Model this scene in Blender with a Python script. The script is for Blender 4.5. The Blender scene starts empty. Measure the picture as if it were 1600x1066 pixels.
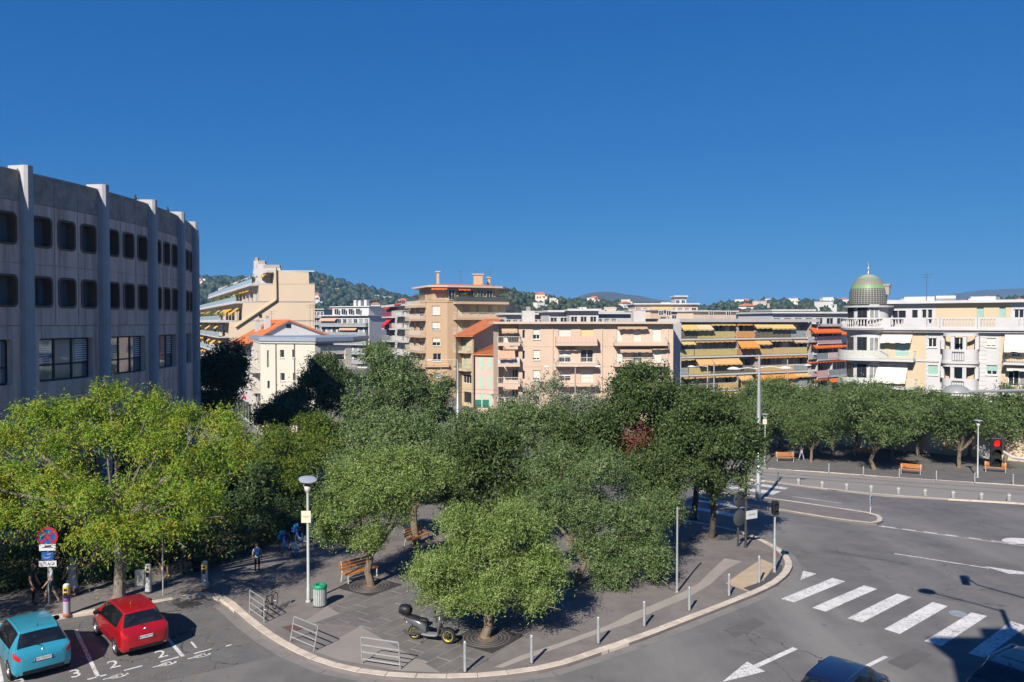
import bpy, bmesh, math, random
import numpy as np
from mathutils import Vector, Matrix

SC = bpy.context.scene
COL = SC.collection
R = math.radians
# ------------------------------------------------------------------ camera
F_PX, CAM_H, PITCH = 1250.0, 12.0, math.atan(30 / 1250.0)
cam_d = bpy.data.cameras.new('camera')
cam = bpy.data.objects.new('camera', cam_d); COL.objects.link(cam)
cam.location = (0, 0, CAM_H)
cam.rotation_euler = (math.pi / 2 - PITCH, 0, 0)
cam_d.sensor_width = 36.0
cam_d.lens = 36.0 * F_PX / 1600.0
cam_d.clip_start = 0.1
cam_d.clip_end = 30000
SC.camera = cam
# ------------------------------------------------------------------ sky, sun, exposure
SUN_OFF = (0.56, 1.22)                        # ground shadow per metre of height
SUN_EL = math.atan(1 / math.hypot(*SUN_OFF))
SUN_AZ = math.atan2(-SUN_OFF[0], -SUN_OFF[1])
w = bpy.data.worlds.new('World'); SC.world = w; w.use_nodes = True
nt = w.node_tree; nt.nodes.clear()
sky = nt.nodes.new('ShaderNodeTexSky'); sky.sky_type = 'NISHITA'
sky.sun_disc = False; sky.sun_elevation = SUN_EL; sky.sun_rotation = SUN_AZ
sky.altitude = 0; sky.air_density = 0.8; sky.dust_density = 0.1; sky.ozone_density = 3.0
EXPO = 0.7
# the photograph's deep polarised blue: one tone curve per channel over the whole sky
sp_ = nt.nodes.new('ShaderNodeSeparateColor'); cb_ = nt.nodes.new('ShaderNodeCombineColor'); nt.links.new(sky.outputs[0], sp_.inputs[0])
for i_, (pw_, ml_) in enumerate(((1.047, .0140), (.611, .0815), (.355, .262))):
    a_ = nt.nodes.new('ShaderNodeMath'); a_.operation = 'POWER'; a_.inputs[1].default_value = pw_
    b_ = nt.nodes.new('ShaderNodeMath'); b_.operation = 'MULTIPLY'; b_.inputs[1].default_value = ml_ / .1 / 2 ** EXPO
    nt.links.new(sp_.outputs[i_], a_.inputs[0]); nt.links.new(a_.outputs[0], b_.inputs[0]); nt.links.new(b_.outputs[0], cb_.inputs[i_])
bg = nt.nodes.new('ShaderNodeBackground'); bg.inputs[1].default_value = 0.1
wo = nt.nodes.new('ShaderNodeOutputWorld')
nt.links.new(cb_.outputs[0], bg.inputs[0]); nt.links.new(bg.outputs[0], wo.inputs[0])
sl = bpy.data.lights.new('sun', 'SUN'); sl.energy = 5.0; sl.angle = R(0.53); sl.color = (1.0, 0.94, 0.85)
so = bpy.data.objects.new('sun', sl); COL.objects.link(so); so.location = (-30, -60, 80)
so.rotation_euler = Vector((SUN_OFF[0], SUN_OFF[1], -1)).to_track_quat('-Z', 'Y').to_euler()
SC.view_settings.view_transform = 'Standard'; SC.view_settings.look = 'None'
SC.view_settings.exposure = EXPO; SC.view_settings.gamma = 1.0; SC.view_settings.use_curve_mapping = False
try:
    SC.cycles.max_bounces = 5; SC.cycles.transparent_max_bounces = 6; SC.cycles.diffuse_bounces = 2
    SC.cycles.glossy_bounces = 3; SC.cycles.transmission_bounces = 3; SC.cycles.volume_bounces = 0
    SC.cycles.use_adaptive_sampling = True; SC.cycles.use_denoising = True
except Exception:
    pass
# ------------------------------------------------------------------ picture <-> place
CP, SP = math.cos(PITCH), math.sin(PITCH)
def ray(px, py):
    dx, dy = (px - 800) / F_PX, -(py - 533) / F_PX
    return Vector((dx, CP + dy * SP, -SP + dy * CP))
BREAKS = [34, 38, 43, 50, 58, 66, 73, 78, 84]
_z = [0, -.07, -.30, -.78, -1.36, -1.95, -2.35, -2.54, -2.6]
def gz(y):                                     # the square falls away beyond the junction
    if y <= BREAKS[0]: return 0.0
    if y >= BREAKS[-1]: return _z[-1]
    return float(np.interp(y, BREAKS, _z))
def W(px, py, Y):
    d = ray(px, py); t = Y / d.y
    return Vector((d.x * t, Y, CAM_H + d.z * t))
def G(px, py, dz=0.0):
    d = ray(px, py); zg = 0.0
    for _ in range(40):
        t = (zg + dz - CAM_H) / d.z
        zg = gz(d.y * t)
    return Vector((d.x * t, d.y * t, zg + dz))
def XP(px, Y, z=0.0): return Vector(((px - 800) / F_PX * Y / 1.0, Y, z))
# ------------------------------------------------------------------ scene graph helpers
def tag(o, label=None, cat=None, group=None, kind=None):
    if label: o['label'] = label
    if cat: o['category'] = cat
    if group: o['group'] = group
    if kind: o['kind'] = kind
    return o
def link(name, data, parent=None, M=None):
    o = bpy.data.objects.new(name, data); COL.objects.link(o)
    if parent: o.parent = parent
    if M is not None: o.matrix_basis = M
    return o
def thing(name, label, cat, loc=(0, 0, 0), rz=0.0, group=None):
    o = bpy.data.objects.new(name, None); COL.objects.link(o)
    o.location = loc; o.rotation_euler = (0, 0, rz); o.empty_display_size = .3
    return tag(o, label, cat, group)
KIDS = {}
def dup(o, parent=None, loc=None, rz=None, label=None, scale=None):
    c = o.copy(); COL.objects.link(c); c.parent = parent
    if loc is not None: c.location = loc
    if rz is not None: c.rotation_euler = (0, 0, rz)
    if scale is not None: c.scale = scale if hasattr(scale, '__len__') else (scale,) * 3
    if label: c['label'] = label
    for k in list(o.children): dup(k, c)
    return c
# ------------------------------------------------------------------ materials
MATS = {}
def mat(name, c, c2=None, scale=3.0, rough=.8, bump=0.0, bscale=None, metal=0.0, spec=.35, dirt=None, dscale=.4, coat=0.0, stretch=None, emit=0.0):
    if name in MATS: return MATS[name]
    m = bpy.data.materials.new(name); m.use_nodes = True; MATS[name] = m
    t = m.node_tree; p = t.nodes['Principled BSDF']
    p.inputs['Roughness'].default_value = rough; p.inputs['Metallic'].default_value = metal
    p.inputs['Specular IOR Level'].default_value = spec; p.inputs['Coat Weight'].default_value = coat
    p.inputs['Base Color'].default_value = (*c, 1)
    if emit:
        p.inputs['Emission Color'].default_value = (*c, 1); p.inputs['Emission Strength'].default_value = emit
    co = None
    def coord():
        nonlocal co
        if co is None:
            g = t.nodes.new('ShaderNodeNewGeometry'); co = g.outputs['Position']
            if stretch:
                mp = t.nodes.new('ShaderNodeMapping'); mp.inputs['Scale'].default_value = stretch
                t.links.new(co, mp.inputs[0]); co = mp.outputs[0]
        return co
    cur = None
    if c2 is not None:
        n = t.nodes.new('ShaderNodeTexNoise'); n.inputs['Scale'].default_value = scale; n.inputs['Detail'].default_value = 6
        n.inputs['Roughness'].default_value = .65
        t.links.new(coord(), n.inputs['Vector'])
        rp = t.nodes.new('ShaderNodeValToRGB'); rp.color_ramp.elements[0].position = .35; rp.color_ramp.elements[1].position = .68
        rp.color_ramp.elements[0].color = (*c, 1); rp.color_ramp.elements[1].color = (*c2, 1)
        t.links.new(n.outputs['Fac'], rp.inputs[0]); cur = rp.outputs[0]
    if dirt is not None:
        n = t.nodes.new('ShaderNodeTexNoise'); n.inputs['Scale'].default_value = dscale; n.inputs['Detail'].default_value = 8
        n.inputs['Roughness'].default_value = .7
        g2 = t.nodes.new('ShaderNodeNewGeometry'); t.links.new(g2.outputs['Position'], n.inputs['Vector'])
        rp = t.nodes.new('ShaderNodeValToRGB'); rp.color_ramp.elements[0].position = .48; rp.color_ramp.elements[1].position = .72
        rp.color_ramp.elements[0].color = (0, 0, 0, 1); rp.color_ramp.elements[1].color = (1, 1, 1, 1)
        t.links.new(n.outputs['Fac'], rp.inputs[0])
        mx = t.nodes.new('ShaderNodeMix'); mx.data_type = 'RGBA'
        mul = t.nodes.new('ShaderNodeMath'); mul.operation = 'MULTIPLY'; mul.inputs[1].default_value = .75
        t.links.new(rp.outputs[0], mul.inputs[0]); t.links.new(mul.outputs[0], mx.inputs[0])
        if cur is not None: t.links.new(cur, mx.inputs[6])
        else: mx.inputs[6].default_value = (*c, 1)
        mx.inputs[7].default_value = (*dirt, 1); cur = mx.outputs[2]
    if cur is not None: t.links.new(cur, p.inputs['Base Color'])
    if bump:
        n = t.nodes.new('ShaderNodeTexNoise'); n.inputs['Scale'].default_value = bscale or scale * 6; n.inputs['Detail'].default_value = 4
        t.links.new(coord(), n.inputs['Vector'])
        b = t.nodes.new('ShaderNodeBump'); b.inputs['Strength'].default_value = bump; b.inputs['Distance'].default_value = .02
        t.links.new(n.outputs['Fac'], b.inputs['Height']); t.links.new(b.outputs[0], p.inputs['Normal'])
    return m
def sw(r, g, b):                               # sRGB 0-255 -> linear
    return tuple(((v / 255 + .055) / 1.055) ** 2.4 if v > 10 else v / 255 / 12.92 for v in (r, g, b))
# ------------------------------------------------------------------ mesh builder
class MB:
    def __init__(s): s.v = []; s.f = []; s.m = []
    def add(s, vs, fs, mi=0, M=None):
        o = len(s.v)
        if M is not None: vs = [tuple(M @ Vector(v)) for v in vs]
        s.v += [tuple(v) for v in vs]; s.f += [tuple(i + o for i in f) for f in fs]; s.m += [mi] * len(fs); return s
    def box(s, x0, x1, y0, y1, z0, z1, mi=0, M=None):
        x0, x1 = min(x0, x1), max(x0, x1); y0, y1 = min(y0, y1), max(y0, y1); z0, z1 = min(z0, z1), max(z0, z1)
        return s.add([(x0, y0, z0), (x1, y0, z0), (x1, y1, z0), (x0, y1, z0), (x0, y0, z1), (x1, y0, z1), (x1, y1, z1), (x0, y1, z1)],
                     [(3, 2, 1, 0), (4, 5, 6, 7), (0, 1, 5, 4), (1, 2, 6, 5), (2, 3, 7, 6), (3, 0, 4, 7)], mi, M)
    def prism(s, poly, z0, z1, mi=0, M=None, cap=True):
        n = len(poly)
        a = sum(poly[i][0] * poly[(i + 1) % n][1] - poly[(i + 1) % n][0] * poly[i][1] for i in range(n))
        if a < 0: poly = poly[::-1]
        f = lambda z, p: z(p) if callable(z) else z
        vs = [(p[0], p[1], f(z0, p)) for p in poly] + [(p[0], p[1], f(z1, p)) for p in poly]
        fs = [(i, (i + 1) % n, (i + 1) % n + n, i + n) for i in range(n)]
        if cap: fs += [tuple(range(n - 1, -1, -1)), tuple(range(n, 2 * n))]
        return s.add(vs, fs, mi, M)
    def tube(s, pts, r, n=8, mi=0, M=None, cap=True):
        pts = [Vector(p) for p in pts]; k = len(pts)
        rs = r if hasattr(r, '__len__') else [r] * k
        vs = []; fs = []; ref = None
        for i, p in enumerate(pts):
            d = (pts[min(i + 1, k - 1)] - pts[max(i - 1, 0)])
            d = d.normalized() if d.length > 1e-9 else Vector((0, 0, 1))
            if ref is None:
                ref = Vector((1, 0, 0)) if abs(d.x) < .9 else Vector((0, 1, 0))
            a = (ref - d * ref.dot(d)).normalized(); ref = a; b = d.cross(a)
            for j in range(n):
                t = 2 * math.pi * j / n
                vs.append(tuple(p + (a * math.cos(t) + b * math.sin(t)) * rs[i]))
        for i in range(k - 1):
            for j in range(n):
                j2 = (j + 1) % n
                fs.append((i * n + j, i * n + j2, (i + 1) * n + j2, (i + 1) * n + j))
        if cap: fs += [tuple(range(n - 1, -1, -1)), tuple(range((k - 1) * n, k * n))]
        return s.add(vs, fs, mi, M)
    def lathe(s, prof, n=16, c=(0, 0, 0), mi=0, M=None, a0=0, a1=2 * math.pi):
        full = abs(a1 - a0 - 2 * math.pi) < 1e-6; m = n if full else n + 1
        vs = []; fs = []
        for r, z in prof:
            for j in range(m):
                t = a0 + (a1 - a0) * j / n
                vs.append((c[0] + r * math.cos(t), c[1] + r * math.sin(t), c[2] + z))
        for i in range(len(prof) - 1):
            for j in range(n):
                j2 = (j + 1) % m
                fs.append((i * m + j, i * m + j2, (i + 1) * m + j2, (i + 1) * m + j))
        return s.add(vs, fs, mi, M)
    def mesh(s, name, mats, smooth=False, bevel=0):
        me = bpy.data.meshes.new(name); me.from_pydata(s.v, [], s.f)
        for m in (mats if isinstance(mats, (list, tuple)) else [mats]): me.materials.append(m)
        me.polygons.foreach_set('material_index', s.m)
        if smooth: me.polygons.foreach_set('use_smooth', [True] * len(s.f))
        me.update()
        if bevel:
            b = bmesh.new(); b.from_mesh(me)
            bmesh.ops.remove_doubles(b, verts=b.verts, dist=1e-5)
            es = [e for e in b.edges if len(e.link_faces) == 2 and e.calc_face_angle(0) > .5]
            bmesh.ops.bevel(b, geom=es, offset=bevel, segments=2, affect='EDGES', profile=.5, clamp_overlap=True)
            b.to_mesh(me); b.free()
        if smooth and hasattr(me, 'set_sharp_from_angle'): me.set_sharp_from_angle(angle=R(40))
        return me
    def build(s, name, mats, parent=None, M=None, smooth=False, bevel=0):
        return link(name, s.mesh(name, mats, smooth, bevel), parent, M)
TMP = bpy.data.scenes.new('scratch')           # evaluated away from the heavy scene, removed at the end
def evaluated(o):
    TMP.collection.objects.link(o); vl = TMP.view_layers[0]; vl.update(); me = bpy.data.meshes.new_from_object(o.evaluated_get(vl.depsgraph)); bpy.data.objects.remove(o); return me
def text_mesh(body, size, mt, extrude=0.0, name='lettering', space=1.0):
    cu = bpy.data.curves.new('t', 'FONT'); cu.body = body; cu.size = size; cu.align_x = 'CENTER'; cu.align_y = 'CENTER'; cu.extrude = extrude
    cu.space_character = space; cu.resolution_u = 3
    me = evaluated(bpy.data.objects.new('t', cu)); bpy.data.curves.remove(cu)
    me.name = name; me.materials.clear(); me.materials.append(mt); return me
def sheet_mesh(poly, dz, mt, name='sheet', thick=0.0):
    b = bmesh.new()
    n = len(poly); a = sum(poly[i][0] * poly[(i + 1) % n][1] - poly[(i + 1) % n][0] * poly[i][1] for i in range(n))
    if a < 0: poly = poly[::-1]
    b.faces.new([b.verts.new((p[0], p[1], 0)) for p in poly])
    bmesh.ops.triangulate(b, faces=b.faces[:])
    ys = [p[1] for p in poly]
    for y in BREAKS:
        if min(ys) < y < max(ys):
            bmesh.ops.bisect_plane(b, geom=b.verts[:] + b.edges[:] + b.faces[:], plane_co=(0, y, 0), plane_no=(0, 1, 0))
    for v in b.verts: v.co.z = gz(v.co.y) + dz
    if thick:
        r = bmesh.ops.extrude_face_region(b, geom=b.faces[:])
        vs = [e for e in r['geom'] if isinstance(e, bmesh.types.BMVert)]
        bot = set(b.verts) - set(vs)
        for v in bot: v.co.z -= thick
        bmesh.ops.recalc_face_normals(b, faces=b.faces[:])
    me = bpy.data.meshes.new(name); b.to_mesh(me); b.free(); me.materials.append(mt); return me
def sheet(name, poly, dz, mt, parent=None, thick=0.0): return link(name, sheet_mesh(poly, dz, mt, name, thick), parent)
def pxpoly(pts): return [tuple(G(*p)[:2]) for p in pts]
def z8(x, y): return (340 + x / 2.914, 700 + y / 2.914)
def z9(x, y): return (600 + x / 3.728, 780 + y / 3.728)
def z10(x, y): return (940 + x / 2.761, 680 + y / 2.761)
def z11(x, y): return (1200 + x / 3.7275, 780 + y / 3.7275)
def z12(x, y): return (1160 + x / 3.636, 600 + y / 3.636)
def z7(x, y): return (x / 3.728, 780 + y / 3.728)
# ================================================================== GROUND
M_ASPH = mat('asphalt', (.118, .112, .108), (.150, .143, .138), scale=.9, rough=.9, bump=.25, bscale=60, dirt=(.088, .083, .080), dscale=.22, spec=.2)
M_ASPH2 = mat('parking asphalt', (.105, .101, .098), (.135, .128, .124), scale=1.3, rough=.9, bump=.25, bscale=60, dirt=(.15, .142, .135), dscale=.35, spec=.2)
M_PAVE = mat('footway asphalt', (.150, .134, .125), (.188, .168, .155), scale=1.1, rough=.9, bump=.2, bscale=50, dirt=(.115, .102, .095), dscale=.45, spec=.2)
M_BEIGE = mat('beige concrete', (.27, .235, .205), (.315, .28, .245), scale=1.4, rough=.9, bump=.15, bscale=30, dirt=(.21, .18, .155), dscale=.7)
M_SLAB = mat('grey slab', (.112, .104, .098), (.15, .139, .131), scale=1.1, rough=.85, bump=.2, bscale=25, dirt=(.085, .080, .077), dscale=.7)
M_JOINT = mat('slab joint', (.27, .245, .215), rough=.95)
M_KERB = mat('kerb stone', (.43, .36, .29), (.56, .48, .40), scale=1.2, rough=.8, bump=.15, bscale=20, dirt=(.30, .255, .21), dscale=1.5)
M_PAINT = mat('road paint', (.62, .60, .58), (.52, .50, .48), scale=2.0, rough=.8, dirt=(.27, .26, .25), dscale=1.7)
def wear(m, thr=.60, sc=9.0):
    t = m.node_tree; p = t.nodes['Principled BSDF']; src = p.inputs['Base Color'].links[0].from_socket
    g = t.nodes.new('ShaderNodeNewGeometry'); n = t.nodes.new('ShaderNodeTexNoise'); n.inputs['Scale'].default_value = sc; n.inputs['Detail'].default_value = 9; n.inputs['Roughness'].default_value = .75
    n2 = t.nodes.new('ShaderNodeTexNoise'); n2.inputs['Scale'].default_value = .55; n2.inputs['Detail'].default_value = 3
    t.links.new(g.outputs['Position'], n.inputs['Vector']); t.links.new(g.outputs['Position'], n2.inputs['Vector'])
    a = t.nodes.new('ShaderNodeMath'); a.operation = 'MULTIPLY_ADD'; a.inputs[1].default_value = .35; t.links.new(n2.outputs['Fac'], a.inputs[0]); t.links.new(n.outputs['Fac'], a.inputs[2])
    r = t.nodes.new('ShaderNodeValToRGB'); r.color_ramp.elements[0].position = thr + .13; r.color_ramp.elements[1].position = thr + .19; t.links.new(a.outputs[0], r.inputs[0])
    mx = t.nodes.new('ShaderNodeMix'); mx.data_type = 'RGBA'; t.links.new(r.outputs[0], mx.inputs[0]); t.links.new(src, mx.inputs[6]); mx.inputs[7].default_value = (.13, .124, .12, 1); t.links.new(mx.outputs[2], p.inputs['Base Color'])
wear(M_PAINT)
def cracks(m, col, scale=.5, width=.006, mixn=.5):
    t = m.node_tree; p = t.nodes['Principled BSDF']; src = p.inputs['Base Color'].links[0].from_socket
    g = t.nodes.new('ShaderNodeNewGeometry'); n = t.nodes.new('ShaderNodeTexNoise'); n.inputs['Scale'].default_value = 1.3; n.inputs['Detail'].default_value = 6; t.links.new(g.outputs['Position'], n.inputs['Vector'])
    vm = t.nodes.new('ShaderNodeVectorMath'); vm.operation = 'MULTIPLY_ADD'; vm.inputs[1].default_value = (1.3, 1.3, 0); t.links.new(n.outputs['Color'], vm.inputs[0]); t.links.new(g.outputs['Position'], vm.inputs[2])
    v = t.nodes.new('ShaderNodeTexVoronoi'); v.feature = 'DISTANCE_TO_EDGE'; v.inputs['Scale'].default_value = scale; t.links.new(vm.outputs[0], v.inputs['Vector'])
    lt = t.nodes.new('ShaderNodeMath'); lt.operation = 'LESS_THAN'; lt.inputs[1].default_value = width; t.links.new(v.outputs['Distance'], lt.inputs[0])
    n2 = t.nodes.new('ShaderNodeTexNoise'); n2.inputs['Scale'].default_value = .25; t.links.new(g.outputs['Position'], n2.inputs['Vector'])
    gt = t.nodes.new('ShaderNodeMath'); gt.operation = 'GREATER_THAN'; gt.inputs[1].default_value = mixn; t.links.new(n2.outputs['Fac'], gt.inputs[0])
    mu = t.nodes.new('ShaderNodeMath'); mu.operation = 'MULTIPLY'; t.links.new(lt.outputs[0], mu.inputs[0]); t.links.new(gt.outputs[0], mu.inputs[1])
    mx = t.nodes.new('ShaderNodeMix'); mx.data_type = 'RGBA'; t.links.new(mu.outputs[0], mx.inputs[0]); t.links.new(src, mx.inputs[6]); mx.inputs[7].default_value = (*col, 1); t.links.new(mx.outputs[2], p.inputs['Base Color'])
def stains(m, col, scale, lo, hi, amt=.6, stretch=(1, 1, 1), rot=0.0):
    t = m.node_tree; p = t.nodes['Principled BSDF']; src = p.inputs['Base Color'].links[0].from_socket
    g = t.nodes.new('ShaderNodeNewGeometry'); mp = t.nodes.new('ShaderNodeMapping'); mp.inputs['Scale'].default_value = stretch; mp.inputs['Rotation'].default_value = (0, 0, rot); t.links.new(g.outputs['Position'], mp.inputs[0])
    n = t.nodes.new('ShaderNodeTexNoise'); n.inputs['Scale'].default_value = scale; n.inputs['Detail'].default_value = 5; t.links.new(mp.outputs[0], n.inputs['Vector'])
    r = t.nodes.new('ShaderNodeValToRGB'); r.color_ramp.elements[0].position = lo; r.color_ramp.elements[1].position = hi; r.color_ramp.elements[1].color = (amt, amt, amt, 1); t.links.new(n.outputs['Fac'], r.inputs[0])
    mx = t.nodes.new('ShaderNodeMix'); mx.data_type = 'RGBA'; t.links.new(r.outputs[0], mx.inputs[0]); t.links.new(src, mx.inputs[6]); mx.inputs[7].default_value = (*col, 1); t.links.new(mx.outputs[2], p.inputs['Base Color'])
stains(M_ASPH, (.20, .19, .18), .22, .48, .66, .8, (1, .18, 1), -.62); stains(M_ASPH, (.07, .066, .064), 3.2, .66, .74, .6); cracks(M_ASPH, (.075, .071, .068), .2, .0035, .5)
stains(M_ASPH2, (.06, .056, .053), 2.4, .64, .74, .7); cracks(M_ASPH2, (.05, .048, .046), .4, .005, .5); stains(M_PAVE, (.085, .075, .07), 2.8, .66, .74, .6)
M_BUSWAY = mat('busway concrete', (.215, .195, .175), (.25, .228, .205), scale=.6, rough=.9, bump=.15, bscale=30, dirt=(.17, .155, .14), dscale=.3)
M_IRON = mat('cast iron', (.030, .028, .027), (.055, .048, .044), scale=8, rough=.7)
M_SOIL = mat('soil', (.10, .065, .042), (.16, .11, .075), scale=5, rough=1.0, bump=.5)
M_GALV = mat('galvanised steel', (.42, .44, .44), (.50, .52, .52), scale=6, rough=.45, metal=.6, spec=.5)
M_GREYP = mat('grey green paint', (.32, .35, .33), (.38, .41, .39), scale=4, rough=.5)
M_BLACK = mat('black plastic', (.012, .012, .013), rough=.5)

ys = [-120, 0] + BREAKS + [140, 400, 1200, 4600]
xs = [-3200, -1000, -200, -60, 0, 60, 200, 1000, 3800]
gb = MB(); nx = len(xs)
gb.add([(x, y, gz(y)) for y in ys for x in xs],
       [(j * nx + i, j * nx + i + 1, (j + 1) * nx + i + 1, (j + 1) * nx + i) for j in range(len(ys) - 1) for i in range(nx - 1)])
tag(gb.build('road', M_ASPH), kind='structure')
KZ = 0.12
# ---------------------------------------------------------------- the central square
KERB_LINE = [(-260, 1022), (-100, 997), (0, 983), (105, 966), (200, 953), (270, 942), (312, 932), (330, 933), (352, 945), (374, 966), (408, 994), (443, 1016), (477, 1033), (511, 1046),
             (563, 1058), (620, 1064), (690, 1066), (760, 1064), (841, 1054), (887, 1043), (932, 1027), (960, 1017), (1002, 1003), (1063, 979),
             (1121, 956), (1179, 933), (1213, 917), (1233, 900), (1239, 888), (1236, 876), (1225, 864), (1200, 850), (1172, 836), (1110, 822), (1050, 812), (960, 799)]
SQ = pxpoly(KERB_LINE + [(850, 770), (760, 745), (600, 715), (480, 690), (300, 680), (0, 700), (-300, 760)])
plaza = tag(sheet('pavement', SQ, KZ, M_PAVE, thick=.3), kind='structure')
def resample(pts, step):
    pts = [Vector((p[0], p[1])) for p in pts]
    # smooth once with Chaikin
    for _ in range(2):
        q = [pts[0]]
        for a, b in zip(pts, pts[1:]): q += [a * .75 + b * .25, a * .25 + b * .75]
        pts = q + [pts[-1]]
    out = [pts[0]]; acc = 0
    for a, b in zip(pts, pts[1:]):
        L = (b - a).length; d = step - acc
        while d <= L: out.append(a + (b - a) * (d / L)); d += step
        acc = (acc + L) % step if L else acc
    return out
rk = random.Random(3)
def kerb(line, parent, width=.34, step=1.05, name='kerb_stone', inward=1, top=None, mt=None):
    P = resample(line, step)
    top = KZ + .012 if top is None else top
    nrm = []
    for i in range(len(P)):
        d = (P[min(i + 1, len(P) - 1)] - P[max(i - 1, 0)]).normalized(); nrm.append(Vector((-d.y, d.x)) * inward)
    for i in range(len(P) - 1):
        a, b = P[i], P[i + 1]; d = (b - a).normalized() * .008
        a2, b2 = a + d, b - d
        q = [a2, b2, b2 + nrm[i + 1] * width, a2 + nrm[i] * width]
        m = MB(); j = rk.uniform(-.006, .006)
        m.prism([tuple(v) for v in q], lambda p: gz(p[1]) - .25, lambda p: gz(p[1]) + top + j)
        m.build(name, mt or M_KERB, parent, bevel=.018)
kerb(pxpoly(KERB_LINE), plaza, inward=1)
# gutter strip beside the kerb
gut = resample(pxpoly(KERB_LINE[7:]), 2.0)
gm = MB()
for i in range(len(gut) - 1):
    d = (gut[i + 1] - gut[i]).normalized(); n = Vector((d.y, -d.x))
    a, b = gut[i], gut[i + 1]
    q = [a, b, b + n * .42, a + n * .42]
    gm.add([(v.x, v.y, gz(v.y) + .007) for v in q], [(3, 2, 1, 0)])
tag(gm.build('gutter', mat('gutter concrete', (.17, .155, .145), (.20, .185, .17), scale=1.5, rough=.9, dirt=(.12, .11, .105), dscale=1.2)), kind='structure')
def clip(poly, conv):
    n = len(conv); a = sum(conv[i][0] * conv[(i + 1) % n][1] - conv[(i + 1) % n][0] * conv[i][1] for i in range(n))
    if a < 0: conv = conv[::-1]
    out = poly
    for i in range(n):
        A, B = conv[i], conv[(i + 1) % n]; inp = out; out = []
        if not inp: break
        sd = lambda p: (B[0] - A[0]) * (p[1] - A[1]) - (B[1] - A[1]) * (p[0] - A[0])
        for k in range(len(inp)):
            p, q = inp[k], inp[(k + 1) % len(inp)]; sp, sq = sd(p), sd(q)
            if sp >= 0: out.append(p)
            if sp * sq < 0:
                t = sp / (sp - sq); out.append((p[0] + (q[0] - p[0]) * t, p[1] + (q[1] - p[1]) * t))
    return out
def area(poly): return abs(sum(poly[i][0] * poly[(i + 1) % len(poly)][1] - poly[(i + 1) % len(poly)][0] * poly[i][1] for i in range(len(poly)))) / 2 if len(poly) > 2 else 0
sheet('joint_bed', pxpoly([(488, 979), (563, 985), (690, 1056), (735, 1054), (796, 1012), (802, 935), (780, 878), (690, 872), (560, 925)]), KZ + .004, M_JOINT, plaza)
du = Vector((2.8, 4.06)).normalized(); dv = Vector((du.y, -du.x)); O = Vector(G(563, 983)[:2])
HULLS = [pxpoly([(488, 979), (563, 985), (802, 935), (780, 878), (690, 872), (560, 925)]), pxpoly([(563, 985), (690, 1056), (735, 1054), (796, 1012), (802, 935)])]
LW, LH = 1.06, .62
from itertools import product
for r_, c_ in product(range(-22, 23), range(-14, 18)):
    o = O + dv * (r_ * LH) + du * (c_ * LW + (.5 * LW if r_ % 2 else 0) + rk.uniform(-.02, .02)); g = .017
    q = [o + du * g + dv * g, o + du * (LW - g) + dv * g, o + du * (LW - g) + dv * (LH - g), o + du * g + dv * (LH - g)]
    h = rk.uniform(0, .004)
    for H_ in HULLS:
        poly = clip([tuple(v) for v in q], H_)
        if area(poly) > .02: MB().prism(poly, lambda p: gz(p[1]) + KZ - .05, lambda p: gz(p[1]) + KZ + .010 + h).build('paving_slab', M_SLAB, plaza)
# pale wedges and bands let into the footway
for pts in ([z8(440, 945), z8(650, 828), z8(1015, 1042), z8(830, 1034), z8(560, 985)],
            [z8(395, 805), z8(500, 735), z8(555, 770), z8(440, 812)]):
    sheet('concrete_wedge', pxpoly(pts), KZ + .018, mat('wedge asphalt', (.215, .19, .172), (.25, .222, .20), scale=1.2, rough=.9, dirt=(.175, .152, .138), dscale=.6), plaza)
BAND = [(z9(690, 1003), z9(640, 1000)), (z9(830, 950), z9(800, 930)), (z9(1060, 870), z9(1010, 862)), (z9(1342, 770), z9(1342, 738)), (z10(120, 825), z10(110, 790)),
        (z10(260, 760), z10(245, 735)), (z10(370, 715), z10(350, 690)), (z10(470, 655), z10(420, 650)), (z10(540, 590), z10(480, 590)), (z10(605, 555), z10(530, 542))]
for (a, b), (c, d) in zip(BAND, BAND[1:]):
    sheet('stone_band', pxpoly([a, c, d, b]), KZ + .006, M_BEIGE, plaza)
sheet('ramp_paving', pxpoly([z10(535, 652), z10(640, 690), z10(760, 575), z10(690, 545)]), KZ + .006, mat('ochre concrete', (.36, .27, .18), (.42, .33, .23), scale=2, rough=.9), plaza)
sheet('ramp_paving', pxpoly([z10(610, 672), z10(650, 690), z10(775, 620), z10(780, 570), z10(745, 575), z10(700, 640)]), KZ + .008, mat('dark studs', (.06, .058, .056), (.08, .078, .075), scale=30, rough=.8, bump=.6, bscale=50), plaza)
sheet('access_cover', pxpoly([z8(290, 832), z8(350, 820), z8(395, 835), z8(330, 855)]), KZ + .022, mat('rust brown', (.10, .055, .04), (.13, .075, .055), scale=9, rough=.8), plaza)
sheet('access_cover', pxpoly([z10(728, 520), z10(760, 520), z10(765, 535), z10(730, 537)]), KZ + .012, mat('red brick paving', (.20, .07, .045), (.26, .10, .06), scale=9, rough=.8), plaza)
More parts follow.
